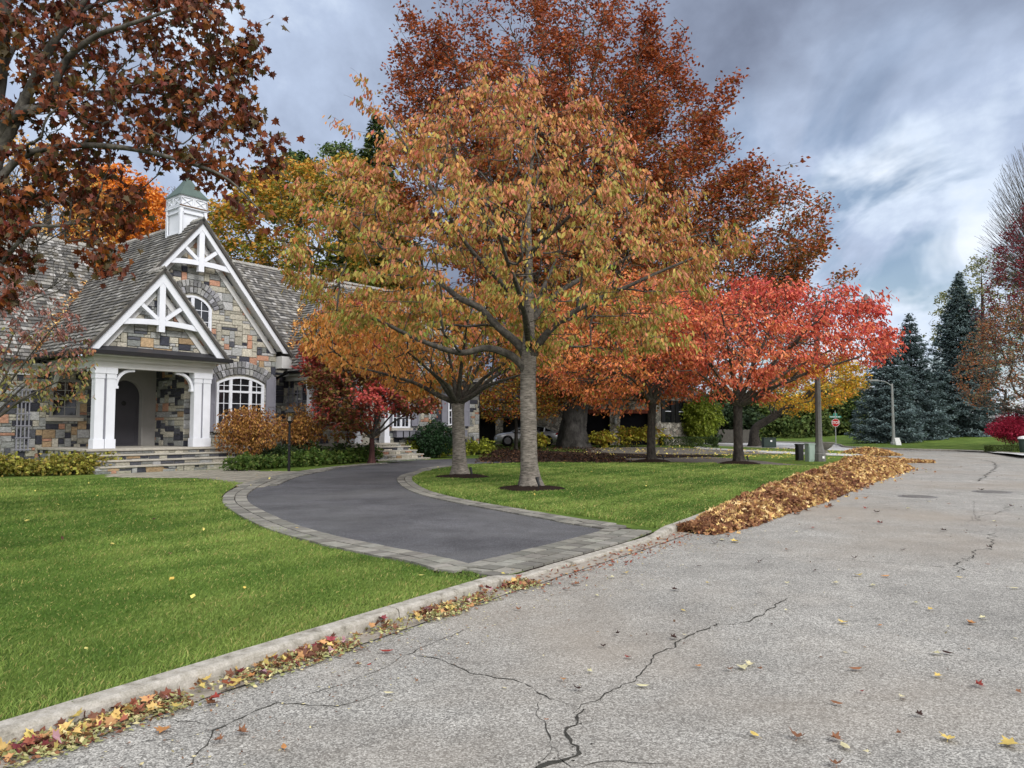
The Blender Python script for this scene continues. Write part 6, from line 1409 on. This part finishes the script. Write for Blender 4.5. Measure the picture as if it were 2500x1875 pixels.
# x: rear (+) .. front (-), y width, z up
xs = [-2.40, -2.34, -2.15, -1.8, -1.35, -1.0, -.5, 0, .6, 1.1, 1.5, 1.9, 2.2, 2.36, 2.42]
top = [.55, .68, .80, .87, .93, .96, .98, .99, 1.0, 1.02, 1.04, 1.03, .99, .90, .62]
bot = [.30, .22, .20, .19, .18, .18, .18, .18, .18, .18, .19, .22, .26, .32, .40]
wd = [.55, .74, .84, .89, .91, .92, .92, .92, .92, .92, .91, .88, .83, .74, .60]
mb = MB(); sec = []
for x, t, b, w in zip(xs, top, bot, wd):
    h = t-b; ring = [(-w*.80, b), (-w*.98, b+h*.18), (-w, b+h*.5), (-w*.965, b+h*.80), (-w*.86, b+h*.97), (0, t+.02), (w*.86, b+h*.97), (w*.965, b+h*.80), (w, b+h*.5), (w*.98, b+h*.18), (w*.80, b)]
    sec.append([(x, y, z) for y, z in ring])
k = 11; vs = [p for s__ in sec for p in s__]; fs = [(i*k+j, i*k+(j+1) % k, (i+1)*k+(j+1) % k, (i+1)*k+j) for i in range(len(sec)-1) for j in range(k)]+[tuple(range(k-1, -1, -1)), tuple((len(sec)-1)*k+j for j in range(k))]
mb.add(vs, fs); body = mb.build('body', MAT['carpaint'], o, smooth=True)
gh = [(-1.12, .95, .80, .80), (-.45, 1.36, .80, .62), (-.05, 1.44, .80, .60), (.55, 1.45, .80, .60), (1.05, 1.38, .80, .60), (1.85, 1.02, .78, .74)]
mb = MB(); vs = []
for x, t, w0, w1 in gh: vs += [(x, -w0, .93), (x, -w1-.02, t-.05), (x, -w1+.08, t), (x, 0, t+.02), (x, w1-.08, t), (x, w1+.02, t-.05), (x, w0, .93)]
fs = [(i*7+j, i*7+j+1, (i+1)*7+j+1, (i+1)*7+j) for i in range(5) for j in range(6)]; mb.add(vs, fs); mb.build('windows', MAT['glass'], o, smooth=False)
mb = MB(); vs = []
for x, t, w0, w1 in gh[1:5]: vs += [(x, -w1+.0, t-.03), (x, -w1+.10, t+.015), (x, 0, t+.035), (x, w1-.10, t+.015), (x, w1-.0, t-.03)]
mb.add(vs, [(i*5+j, i*5+j+1, (i+1)*5+j+1, (i+1)*5+j) for i in range(3) for j in range(4)])
for s__ in (-1, 1):
    mb.tube([(-1.12, s__*.80, .96), (-.45, s__*.645, 1.32), (.0, s__*.63, 1.41), (.55, s__*.63, 1.42), (1.05, s__*.63, 1.35), (1.85, s__*.76, 1.03)], .035, 5)
    mb.bar((.25, s__*.81, .95), (.3, s__*.64, 1.40), .05, .03); mb.bar((1.15, s__*.80, .97), (1.2, s__*.66, 1.30), .08, .03)
mb.build('roof', MAT['carpaint'], o)
mb = MB()
for s__ in (-1, 1): mb.box(-.78, -.62, s__*.98-.08, s__*.98+.08, .98, 1.09)
mb.build('wing_mirror', MAT['carpaint'], o, bevel=.03)
for x in (-1.5, 1.38):
    for s__ in (-1, 1):
        ty = MB(); ty.lathe([(.335, -.10), (.34, -.06), (.34, .06), (.335, .10), (.24, .10), (.24, -.10)], n=24); ty.v = [(x+v[0], s__*.84+v[2]*s__, .335+v[1]) for v in ty.v]; tw = ty.build('wheel', MAT['tyre'], o)
        rm = MB(); rm.lathe([(.235, .085), (.22, .06), (.05, .07), (.05, .09)], n=20)
        for q in range(10):
            a = q*math.pi/5; rm.bar((.04*math.cos(a), .04*math.sin(a), .09), (.22*math.cos(a), .22*math.sin(a), .085), .03, .02, up=(0, 0, 1))
        rm.v = [(x+v[0], s__*.84+v[2]*s__, .335+v[1]) for v in rm.v]; rm.build('rim', MAT['rim'], tw)
        ar = MB(); ar.lathe([(.39, -.04), (.39, .02), (.33, .02), (.33, -.04)], n=24); ar.v = [(x+v[0], s__*.895+v[2]*s__, .35+v[1]) for v in ar.v]; ar.build('wheel_arch', MAT['dark'], o)
for s__ in (-1, 1):
    mb = MB(); mb.prism([(1.95, s__*.885, .76), (2.38, s__*.73, .74), (2.38, s__*.73, .90), (2.05, s__*.86, .94)], (0, s__*.02, 0)); mb.build('tail_light', MAT['lamp_red'], o)
    mb = MB(); mb.prism([(-2.30, s__*.76, .60), (-1.95, s__*.88, .70), (-2.0, s__*.87, .80), (-2.30, s__*.74, .72)], (0, s__*.02, 0)); mb.build('headlight', MAT['lamp_clear'], o)
    mb = MB()
    for x in (-1.02, .28, 1.08): mb.box(x, x+.012, s__*.925-.004, s__*.925+.004, .28, .93)
    mb.box(.05, .2, s__*.93-.01, s__*.93+.015, .80, .83); mb.box(-.2+.9, -.05+.95, s__*.93-.01, s__*.93+.015, .80, .83); mb.box(-1.1, 1.0, s__*.925-.006, s__*.925+.006, .24, .27); mb.build('door_seam', MAT['black'], o)
# ------------------------------------------------------------------ fallen leaves
LC = [srgb(.80, .67, .46), srgb(.74, .58, .38), srgb(.62, .46, .33), srgb(.88, .76, .50), srgb(.46, .31, .23), srgb(.58, .41, .29), srgb(.90, .80, .60)]
def heap(name, label, cl, wid, H_, n, size, shift=0., darkf=None):
    P = resample(catmull(cl, 8), .12); nr = normals2(P); m = len(P); nw = 15; s = np.linspace(0, 1, m)
    W = np.interp(s, *wid); Hh = np.interp(s, *H_); ph = rng.uniform(0, 6, 4)
    def hh(t, w):
        a = np.interp(t, s, Hh)*np.clip(1-np.abs(w)**2.2, 0, 1)**.8; return a*(1+.20*np.sin(t*70+ph[0]+w*2)+.15*np.sin(t*127+ph[1]-w*3)+.07*np.sin(w*6+t*40))
    ww = np.linspace(-1, 1, nw); vs = []; 
    for i in range(m):
        for w in ww:
            j = rng.uniform(.93, 1.0); x = P[i, 0]+nr[i, 0]*w*W[i]*j; y = P[i, 1]+nr[i, 1]*w*W[i]*j; vs.append((x, y, hh(s[i], w)+rng.uniform(-.02, .0)-.02))
    vs = np.array(vs); fs = [(i*nw+q, i*nw+q+1, (i+1)*nw+q+1, (i+1)*nw+q) for i in range(m-1) for q in range(nw-1)]
    t = rng.uniform(0, 1, n); w = rng.uniform(-1.04, 1.04, n); w = np.where(rng.uniform(0, 1, n) < .10, w*(1+rng.exponential(.12, n)), w)
    X = np.stack([np.interp(t, s, P[:, 0]), np.interp(t, s, P[:, 1])], 1); NN = np.stack([np.interp(t, s, nr[:, 0]), np.interp(t, s, nr[:, 1])], 1); Wt = np.interp(t, s, W)
    X = X+NN*(w*Wt)[:, None]; z = np.where(np.abs(w) < 1, hh(t, np.clip(w, -1, 1)), 0)+rng.uniform(.0, .035, n); 
    C = palette(n, LC, [4, 4, 3, 3, 2.2, 2, 1.], .16)
    if darkf is not None:
        d = darkf(X, t)+rng.normal(0, .25, n); C = np.where((d > .5)[:, None], palette(n, [LC[4], LC[2], LC[5], srgb(.38, .24, .18), LC[3]], [3, 3, 3, 2, .7], .16), C)
    o1 = leaf_mesh(name, np.c_[X, z], size, C, 'clump' if size > .2 else 'maple', .1, None, .35)
    # one mesh: the packed core under the leaves and the leaves themselves
    k = len(o1.vertices); co_ = np.empty(k*3, np.float32); o1.vertices.foreach_get('co', co_); co_ = co_.reshape(-1, 3); co_[:, 2] = np.maximum(co_[:, 2], .006)
    lv = np.empty(len(o1.loops), np.int32); o1.loops.foreach_get('vertex_index', lv); tt = np.empty(len(o1.polygons), np.int32); o1.polygons.foreach_get('loop_total', tt); cc_ = np.empty(k*4, np.float32); o1.attributes['Col'].data.foreach_get('color', cc_); cc_ = cc_.reshape(-1, 4)[:, :3]
    V = np.vstack([co_, vs]); loops = np.r_[lv, (np.array(fs)+k).ravel()]; tot = np.r_[tt, np.full(len(fs), 4)]; st_ = np.r_[0, np.cumsum(tot)[:-1]]
    C2 = np.vstack([cc_, np.tile(np.array(srgb(.40, .27, .17)), (len(vs), 1))*rng.uniform(.6, 1.4, (len(vs), 1))])
    ob = link(name, np_mesh(name, V, loops, st_, tot, C2), MAT['litter']); ob['kind'] = 'stuff'; tag(ob, label, 'leaf pile'); bpy.data.meshes.remove(o1); return ob
cl = [(2.75, 11.65), (3.4, 12.5), (4.6, 14.5), (6.1, 16.9), (8.0, 20.0), (10.1, 23.4), (12.3, 26.9), (14.4, 30.3), (15.5, 32.6)]
heap('leaf_pile', 'long bank of raked brown and gold leaves heaped along the kerb', cl, ([0, .06, .25, .5, .75, .93, 1], [.30, .45, .72, .90, 1.15, 1.35, .5]), ([0, .08, .3, .55, .85, 1], [.05, .18, .30, .34, .36, .10]), 40000, .10, darkf=lambda X, t: np.where(t < .5, .48+.35*np.sin(X[:, 1]*2.2)+.25*np.sin(X[:, 0]*5), .1))
heap('leaf_pile', 'thin tail of gold leaves trailing into the road beyond the main heap', [(15.0, 33.), (16.4, 34.6), (18.0, 35.6), (19.4, 35.)], ([0, .4, .8, 1], [.9, 1.1, .7, .3]), ([0, .5, 1], [.30, .16, .03]), 7000, .12)
heap('leaf_pile', 'small brown leaf heap at the far street corner', [tuple(gv(1842, 981)), tuple(gv(1885, 983)), tuple(gv(1925, 985))], ([0, .5, 1], [.8, 1.3, .6]), ([0, .4, 1], [.15, .30, .08]), 6000, .16)
# gutter litter
def litter(name, X, z, size, cols, w, shape, droop=.05):
    C = palette(len(X), cols, w, .18); ob = link(name, leaf_mesh(name, np.c_[X, z], size, C, shape, droop, None, .8), MAT['litter'])
    me = ob.data; k = len(me.vertices); co_ = np.empty(k*3, np.float32); me.vertices.foreach_get('co', co_); co_ = co_.reshape(-1, 3); m_ = co_[:, 2] < .008; co_[m_, 2] = .008+rng.uniform(0, .004, m_.sum()); me.vertices.foreach_set('co', co_.ravel()); me.update(); ob['kind'] = 'stuff'; return ob
def alongk(n, a, b, lo, hi, dens):
    t = rng.uniform(a, b, n*3); t = t[rng.uniform(0, 1, n*3) < dens(t)][:n]; m = len(t)
    q = lo+(hi-lo)*rng.beta(1.3, 2.0, m); return np.stack([np.interp(t, KS, KERB[:, 0])-np.interp(t, KS, KN[:, 0])*q, np.interp(t, KS, KERB[:, 1])-np.interp(t, KS, KN[:, 1])*q], 1), q
G0, G1_ = kerb_at(-4.2, 1.4), kerb_at(.15, 8.2)
dn = lambda t: np.clip(.5+.42*np.sin(t*4.1)+.3*np.sin(t*9.7+1), .1, 1)
X, q = alongk(7000, G0, G1_, .01, .34, dn); litter('gutter_leaves', X, .010+rng.uniform(0, .035, len(X))*(1-q/.4), .036, [srgb(.62, .63, .42), srgb(.74, .70, .52), srgb(.50, .34, .24), srgb(.56, .56, .36), srgb(.44, .26, .2)], [3, 3, 2.4, 2, .8], 'simple')
X, q = alongk(420, G0, G1_, .01, .23, dn); litter('gutter_leaves', X, .022+rng.uniform(0, .045, len(X))*(1-q/.4), .068, [srgb(.56, .33, .26), srgb(.48, .22, .24), srgb(.76, .64, .40), srgb(.66, .50, .34), srgb(.70, .55, .58), srgb(.42, .28, .22), srgb(.80, .72, .42)], [1.6, 1.2, 2.2, 2.4, .9, 3.2, 1.2], 'maple', .15)
X, q = alongk(420, G1_-.5, D1+1., .0, .6, lambda t: .7+0*t); litter('gutter_leaves', X, .01+0*q, .05, [srgb(.55, .34, .22), srgb(.5, .26, .2), srgb(.66, .54, .36)], [2, 2, 1], 'simple')
X, q = alongk(1000, G0, D1+3, .30, 1.3, lambda t: .8+0*t); litter('road_crumbs', X, .006+0*q, .022, [srgb(.5, .36, .26), srgb(.72, .68, .52), srgb(.35, .25, .2)], [2, 2, 1], 'simple')
n = 2600; X = np.c_[rng.uniform(-3, 22, n), rng.uniform(4.5, 34, n)]; kd = kdist(X[:, 0], X[:, 1]); sgn = (X[:, 0] > np.interp(X[:, 1], KERB[:, 1], KERB[:, 0])+.4) & (X[:, 0] < 29); X = X[sgn]
litter('road_crumbs', X, .006+0*X[:, 0], .03, [srgb(.42, .32, .25), srgb(.74, .70, .58), srgb(.28, .2, .17), srgb(.6, .45, .25)], [2, 1.6, 1.5, 1], 'simple')
# golden leaves lodged in the roof valleys
for (a_, b_, t0, t1, nn_) in (((-.72, wn(zl(-.72)), zl(-.72)), (4.26, wn(10.2), 10.2), .03, .62, 520), ((9.1, mn(4.2), 4.2), (13.6, mn(hf_(4.5)), hf_(4.5)), .02, .75, 480)):
    a_ = np.array(a_); b_ = np.array(b_); t = rng.uniform(t0, t1, nn_); t = t[rng.uniform(0, 1, nn_) < .55+.45*np.sin(t*31)]; q = a_+(b_-a_)*t[:, None]
    du_ = rng.normal(0, .13, len(q)); P_ = np.array([hw(u+d_, n_) for (u, n_, z_), d_ in zip(q, du_)]); z = q[:, 2]+.06+np.abs(du_)*.9
    litter('valley_leaves', P_[:, :2], z, .11, [srgb(.86, .66, .40), srgb(.80, .56, .34), srgb(.9, .78, .54), srgb(.6, .38, .24)], [3, 2, 2, 1], 'maple')
# leaves on lawns and far grass
def onlawn(n, box, size, cols, w, cond=None, lift=.03):
    X = np.c_[rng.uniform(box[0], box[1], n), rng.uniform(box[2], box[3], n)]; X = X[inpoly(X[:, 0], X[:, 1], Lp) & ~inpoly(X[:, 0], X[:, 1], DRV)]
    if cond is not None: X = X[cond(X)]
    return litter('lawn_leaves', X, hz(X[:, 0], X[:, 1])+lift, size, cols, w, 'simple')
YL = [srgb(.86, .80, .45), srgb(.80, .68, .34), srgb(.30, .2, .15)]
onlawn(420, (-12, 14, 5, 34), .07, YL, [3, 2, 1], None, .035)
onlawn(5200, (4, 22, 38, 56), .13, YL, [4, 3, .4], lambda X: rng.uniform(0, 1, len(X)) < .35+.3*np.sin(X[:, 0]*1.1+X[:, 1]*.9), .03)
X = np.array(bed); n = 3200; Xb = np.c_[rng.uniform(X[:, 0].min(), X[:, 0].max(), n), rng.uniform(X[:, 1].min(), X[:, 1].max()+8, n)]; litter('bed_leaves', Xb, hz(Xb[:, 0], Xb[:, 1])+.09, .14, [srgb(.30, .20, .15), srgb(.23, .17, .13), srgb(.42, .30, .2)], [3, 3, 1], 'simple')
# single leaves lying on the road
def curl(name, label, px, py, size, col, group, shape='maple', z=0.012, view=True, wilt=.3):
    c = gv(px, py, 0) if view else (px, py); T, Fc = LT[shape]; mb = MB(); a = R.uniform(0, 6.28); ca_, sa_ = math.cos(a), math.sin(a); cx_ = R.uniform(.5, 1.6)*wilt
    vs = []
    for x, y, zz in T:
        y -= .5; h = cx_*(x*x*1.6+y*y*.7)+R.uniform(0, .05); vs.append(((x*ca_-y*sa_)*size*.66, (x*sa_+y*ca_)*size*.66, max(h+zz*.5, 0)*size*.6+.004))
    mb.add(vs, Fc, shade(col, .85, 1.15)); mb.add([(vs[0][0], vs[0][1], vs[0][2]), (vs[0][0]*1.6, vs[0][1]*1.6, .003), (vs[0][0]*1.6+.003, vs[0][1]*1.6, .003)], [(0, 1, 2)], col)
    ob = mb.build(name, MAT['litter']); ob.location = (c[0], c[1], z); tag(ob, label, 'leaf', group)
KIND = {'y': ('yellow maple leaf lying on the grey road', srgb(.78, .68, .38), 'yellow leaves scattered on the road'), 'c': ('pale cream leaf lying on the grey road', srgb(.76, .73, .58), 'pale leaves scattered on the road'),
        'b': ('curled brown leaf lying on the grey road', srgb(.50, .34, .24), 'brown leaves scattered on the road'), 'd': ('dark shrivelled leaf lying on the grey road', srgb(.22, .15, .13), 'dark leaves scattered on the road'),
        'r': ('red leaf lying on the grey road', srgb(.50, .20, .17), 'red leaves scattered on the road'), 'o': ('orange tan leaf lying on the grey road', srgb(.68, .48, .29), 'orange leaves scattered on the road')}
pts = '''y 1823 1348 .13|b 1848 1450 .15|c 2047 1357 .07|d 2095 1350 .08|c 1388 1486 .13|y 1630 1592 .11|b 1726 1597 .13|b 1808 1603 .10|c 1826 1618 .13|y 2050 1600 .12|y 2178 1614 .15|b 1808 1525 .12|r 2117 1486 .10|c 2020 1415 .1|d 2048 1415 .13|y 2026 1465 .09|d 1987 1550 .08|b 1640 1450 .06|o 1507 1443 .07|r 1358 1424 .08|d 1250 1493 .1|o 1218 1472 .07|c 1605 1447 .12|b 1575 1450 .08|c 1620 1440 .1|y 1476 1322 .1|d 1332 1373 .07|d 1457 1382 .1|c 1478 1375 .06|r 835 1412 .16|b 785 1405 .08|c 840 1502 .10|b 460 1526 .12|o 350 1584 .12|o 613 1620 .10|b 525 1588 .10|b 470 1606 .08|y 1350 1240 .12|b 1245 1265 .12|b 1225 1275 .1|d 1460 1277 .12|y 1853 1245 .14|o 1912 1247 .16|d 1760 1235 .12|d 1846 1208 .12|c 1803 1262 .1|c 1884 1268 .1|y 2073 1250 .1|b 2133 1222 .1|d 2138 1185 .12|c 2190 1273 .13|o 2100 1350 .13|c 2122 1338 .1|y 2010 1320 .09|c 1975 1305 .08|d 1640 1283 .08|b 1700 1190 .14|c 1560 1168 .22|y 1590 1172 .2|d 1545 1175 .16|c 1720 1150 .14|r 1755 1142 .16|b 1813 1122 .16|d 1895 1108 .18|c 1960 1100 .14|r 1902 1132 .16|d 2040 1148 .14|r 1870 1100 .14|c 2005 1085 .14|d 2120 1060 .2|b 2075 1010 .2|r 1405 1187 .09|c 1275 1455 .07|d 1303 1400 .07|b 1120 1320 .08|b 770 1440 .07|r 797 1441 .07|b 1180 1560 .05|d 2160 1455 .05|b 1805 1656 .1|o 1900 1355 .06|c 1870 1630 .05|c 1320 1250 .10|c 1290 1290 .07|d 1510 1225 .1|d 1640 1215 .1|c 1700 1262 .08|y 1530 1262 .07|d 2185 1095 .15|c 2150 1128 .12|d 1950 1190 .1|b 2050 1090 .12|c 1810 1060 .14|d 1870 1040 .16|c 2000 1020 .16|c 1700 1322 .06|b 2200 1500 .07|b 1940 1590 .05|c 1950 1510 .06|r 1860 1498 .05'''
for s__ in pts.split('|'):
    k, x, y, z = s__.split(); la, c, gname = KIND[k]; curl('fallen_leaf', la, float(x), float(y), float(z), c, gname, 'maple' if R.random() < .75 else 'cherry', wilt=.5 if k in 'bdr' else .2)
for x, y, z, la in ((186, 1405, .09, 'pale leaf lying alone on the near left lawn'), (910, 1246, .10, 'yellow leaf standing on the lawn tip beside the paver border'), (258, 1128, .09, 'small dark leaf far out on the left lawn')):
    c = gv(x, y, .12); curl('fallen_leaf', la, c[0], c[1], z, srgb(.80, .76, .45) if 'dark' not in la else srgb(.2, .15, .12), None, 'cherry', z=hz1(*c)+.05, view=False)
for k, x, y, z in (('y', 688, 1392, .15), ('y', 700, 1385, .13), ('o', 660, 1402, .12), ('y', 582, 1428, .14), ('y', 440, 1478, .13), ('o', 400, 1482, .12), ('y', 515, 1480, .16), ('y', 500, 1490, .12), ('y', 385, 1535, .11), ('r', 460, 1520, .12), ('o', 540, 1470, .1), ('y', 120, 1570, .12), ('o', 60, 1590, .13), ('y', 230, 1560, .1), ('y', 905, 1345, .1), ('y', 935, 1310, .08)):
    la = {'y': 'yellow maple leaf among the gutter litter', 'o': 'orange tan leaf among the gutter litter', 'r': 'red leaf among the gutter litter'}[k]; curl('fallen_leaf', la, x, y+4, z, KIND[k][1], 'big leaves lying in the gutter, '+{'y': 'yellow', 'o': 'orange', 'r': 'red'}[k], 'maple', z=.035, wilt=.35)
# ------------------------------------------------------------------ grass blades
LL = np.vstack([back[(KS > kerb_at(-5.5, -.7)) & (KS < D0-.15)], BO, [(-9.2, 23.2), (-14.6, 24.0), (-22, 20), (-22, 6)]])
IS = np.vstack([catmull([gv(x, y, .06) for x, y in [(1402, 1142), (1250, 1115), (1050, 1086), (935, 1061), (897, 1043), (895, 1030), (930, 1015), (1000, 1004)]], 6), [(1.2, 34.2), (5.5, 34.), (9., 33.5), (12.6, 29.8)], back[(KS > D1+.2) & (KS < E0)][::-1]])
def blades(name, poly, n, dfun, hgt, holes=(), wid=.0035):
    poly = np.asarray(poly); x0, y0 = poly.min(0); x1, y1 = poly.max(0); X = np.c_[rng.uniform(x0, x1, n), rng.uniform(y0, y1, n)]; D = np.linalg.norm(X, axis=1)
    X = X[(rng.uniform(0, 1, n) < dfun(D)) & (D > 2.5)]; X = X[inpoly(X[:, 0], X[:, 1], poly)]
    for c, r_ in holes: X = X[np.linalg.norm((X-c)/np.array([1, 1.05]), axis=1) > r_]
    # keep only what is roughly in front of the lens or close to its sides
    X = X[(np.abs(X[:, 0]) < X[:, 1]*.80+2.)]
    m = len(X); D = np.linalg.norm(X, axis=1); sc = np.clip(D/7, .9, 3.2); P = np.c_[X, hz(X[:, 0], X[:, 1])-.004]
    a = rng.uniform(0, 6.28, m); h = hgt*rng.uniform(.55, 1.25, m)*np.clip(D/10, 1, 1.5)
    pn = np.sin(X[:, 0]*1.1+X[:, 1]*.5)+np.sin(X[:, 1]*.9-X[:, 0]*.7+2)+.6*np.sin(X[:, 0]*2.9+X[:, 1]*2.3)+.9*np.sin((X[:, 0]*.84-X[:, 1]*.54)*5.2+.6*np.sin(X[:, 1]))
    h *= 1+.10*pn
    lean = np.c_[rng.normal(.25, .55, m), rng.normal(.1, .55, m)]*h[:, None]
    s_ = np.c_[np.cos(a), np.sin(a), np.zeros(m)]*(wid*sc)[:, None]
    mid = P+np.c_[lean*.35, h*.6]; tip = P+np.c_[lean, h*.92]
    V = np.stack([P-s_, P+s_, mid+s_*.8, tip, mid-s_*.8], 1).reshape(-1, 3); b = np.arange(m)[:, None]*5
    loops = (b+np.array([[0, 1, 2, 3, 4]])).ravel()
    t = np.clip(.45+.27*pn+rng.normal(0, .28, m), 0, 1)[:, None]; C = np.array(srgb(.32, .44, .17))*(1-t)+np.array(srgb(.54, .62, .31))*t; dry = rng.uniform(0, 1, m) < .055+.05*(pn > 1.2); C[dry] = srgb(.70, .66, .42); C *= rng.uniform(.8, 1.2, (m, 1))
    ob = link(name, np_mesh(name, V, loops, np.arange(m)*5, np.full(m, 5), np.repeat(C, 5, 0)), MAT['blade']); ob['kind'] = 'stuff'; return ob
blades('lawn_grass', LL, 2300000, lambda D: np.clip(1.25*(6./np.maximum(D, 4))**1.9, .0, 1), .033, wid=.003)
blades('lawn_grass', IS, 620000, lambda D: np.clip((15./np.maximum(D, 10))**1.8, 0, 1), .045, holes=((TC, .93), (T2+np.array([.1, -.25]), .95), (T3, .95), (T4, .95)), wid=.0045)
# ------------------------------------------------------------------ sky, sun, camera
w = bpy.data.worlds.new('World'); S.world = w; w.use_nodes = True; t = w.node_tree; t.nodes.clear(); ns, ls = t.nodes, t.links
SUN_EL, SUN_AZ = math.radians(42), math.radians(205)      # compass-like: behind the camera, a little to the left... light from behind
sky = ns.new('ShaderNodeTexSky'); sky.sky_type = 'NISHITA'; sky.sun_disc = False; sky.sun_elevation = SUN_EL
sd = np.array([.55, -.62, .62]); sd = sd/np.linalg.norm(sd); sky.sun_elevation = math.asin(sd[2]); sky.sun_rotation = math.atan2(sd[0], sd[1])
tc = ns.new('ShaderNodeTexCoord'); gen = tc.outputs['Generated']
def vm(op, a, b=None):
    n = ns.new('ShaderNodeVectorMath'); n.operation = op
    for i, v in enumerate((a, b)):
        if v is None: continue
        if hasattr(v, 'is_output'): ls.new(v, n.inputs[i])
        else: n.inputs[i].default_value = v
    return n
def mt_(op, a, b=None, c=None, clamp=False):
    n = ns.new('ShaderNodeMath'); n.operation = op; n.use_clamp = clamp
    for i, v in enumerate((a, b, c)):
        if v is None: continue
        if hasattr(v, 'is_output'): ls.new(v, n.inputs[i])
        else: n.inputs[i].default_value = v
    return n.outputs[0]
sx_ = ns.new('ShaderNodeSeparateXYZ'); ls.new(gen, sx_.inputs[0]); X_, Y_, Z_ = sx_.outputs
den = mt_('ADD', mt_('MAXIMUM', Z_, 0.), .38); cxy = ns.new('ShaderNodeCombineXYZ'); ls.new(mt_('DIVIDE', X_, den), cxy.inputs[0]); ls.new(mt_('DIVIDE', Y_, den), cxy.inputs[1])
mp = ns.new('ShaderNodeMapping'); mp.inputs['Rotation'].default_value = (0, 0, math.radians(35)); mp.inputs['Scale'].default_value = (1., .7, 1.); ls.new(cxy.outputs[0], mp.inputs[0]); cl_ = mp.outputs[0]
n1 = noise(ns, ls, cl_, 1.3, 6, .5, .3); n2 = noise(ns, ls, cl_, 4.4, 7, .55, .15)
big = mt_('ADD', mt_('MULTIPLY', n1, .5), mt_('MULTIPLY', n2, .5))
# dark bank of cloud overhead, thinning towards the lower right
def lobe(d, a, b):
    d = np.array(d, float); d /= np.linalg.norm(d); dp = vm('DOT_PRODUCT', gen, tuple(d)).outputs['Value']; mr = ns.new('ShaderNodeMapRange'); mr.interpolation_type = 'SMOOTHSTEP'; ls.new(dp, mr.inputs[0]); mr.inputs[1].default_value = math.cos(math.radians(a)); mr.inputs[2].default_value = math.cos(math.radians(b)); return mr.outputs[0]
lowR = lobe(ray(2200, 880), 25, 6); lowL = lobe(ray(300, 560), 20, 4); mid = lobe(ray(1900, 420), 22, 4); behind = lobe((.3, -1., .9), 95, 25)
br = mt_('ADD', big, mt_('ADD', mt_('MULTIPLY', lowR, .195), mt_('SUBTRACT', mt_('MULTIPLY', lowL, .07), mt_('MULTIPLY', mid, .05))))
ccol = ramp(ns, ls, br, [(.36, srgb(.43, .465, .545)), (.44, srgb(.51, .55, .635)), (.52, srgb(.59, .64, .73)), (.60, srgb(.68, .735, .83)), (.66, srgb(.80, .85, .92)), (.76, srgb(.91, .935, .97))])
# gaps of blue in the thin part
gap = ramp(ns, ls, noise(ns, ls, cl_, 3.4, 5, .55, .5), [(.47, 0.), (.58, 1.)]); gapm = mt_('MULTIPLY', mt_('MULTIPLY', gap, lowR), .85)
bg1 = ns.new('ShaderNodeBackground'); ls.new(sky.outputs[0], bg1.inputs[0]); bg1.inputs[1].default_value = .10
ccol = mixc(ns, ls, behind, ccol, srgb(.79, .785, .78))
bg2 = ns.new('ShaderNodeBackground'); ls.new(ccol, bg2.inputs[0]); ls.new(mt_('ADD', mt_('MULTIPLY', behind, SKYB), 1.), bg2.inputs[1])  # unseen sky behind the camera brightened to throw more light on the scene
mxs = ns.new('ShaderNodeMixShader'); ls.new(gapm, mxs.inputs[0]); ls.new(bg2.outputs[0], mxs.inputs[1]); ls.new(bg1.outputs[0], mxs.inputs[2]); wo = ns.new('ShaderNodeOutputWorld'); ls.new(mxs.outputs[0], wo.inputs[0])
sl_ = bpy.data.lights.new('sun', 'SUN'); sl_.energy = SUNE; sl_.angle = math.radians(14); sl_.color = (1., .975, .94); so = bpy.data.objects.new('sun', sl_); COL.objects.link(so); so.rotation_euler = Vector(sd).to_track_quat('Z', 'Y').to_euler()
cam = bpy.data.cameras.new('camera'); cam.sensor_width = 36; cam.lens = F/2500*36; cam.clip_end = 3000; cam.clip_start = .05; co_ = bpy.data.objects.new('camera', cam); COL.objects.link(co_); co_.location = (0, 0, EYE); co_.rotation_euler = (math.pi/2+PITCH, 0, 0); S.camera = co_
S.view_settings.view_transform = 'Standard'; S.view_settings.look = 'None'; S.view_settings.exposure = .27; S.view_settings.gamma = 1
c_ = S.cycles; c_.max_bounces = 6; c_.diffuse_bounces = 3; c_.glossy_bounces = 2; c_.transmission_bounces = 3; c_.transparent_max_bounces = 6; c_.caustics_reflective = False; c_.caustics_refractive = False
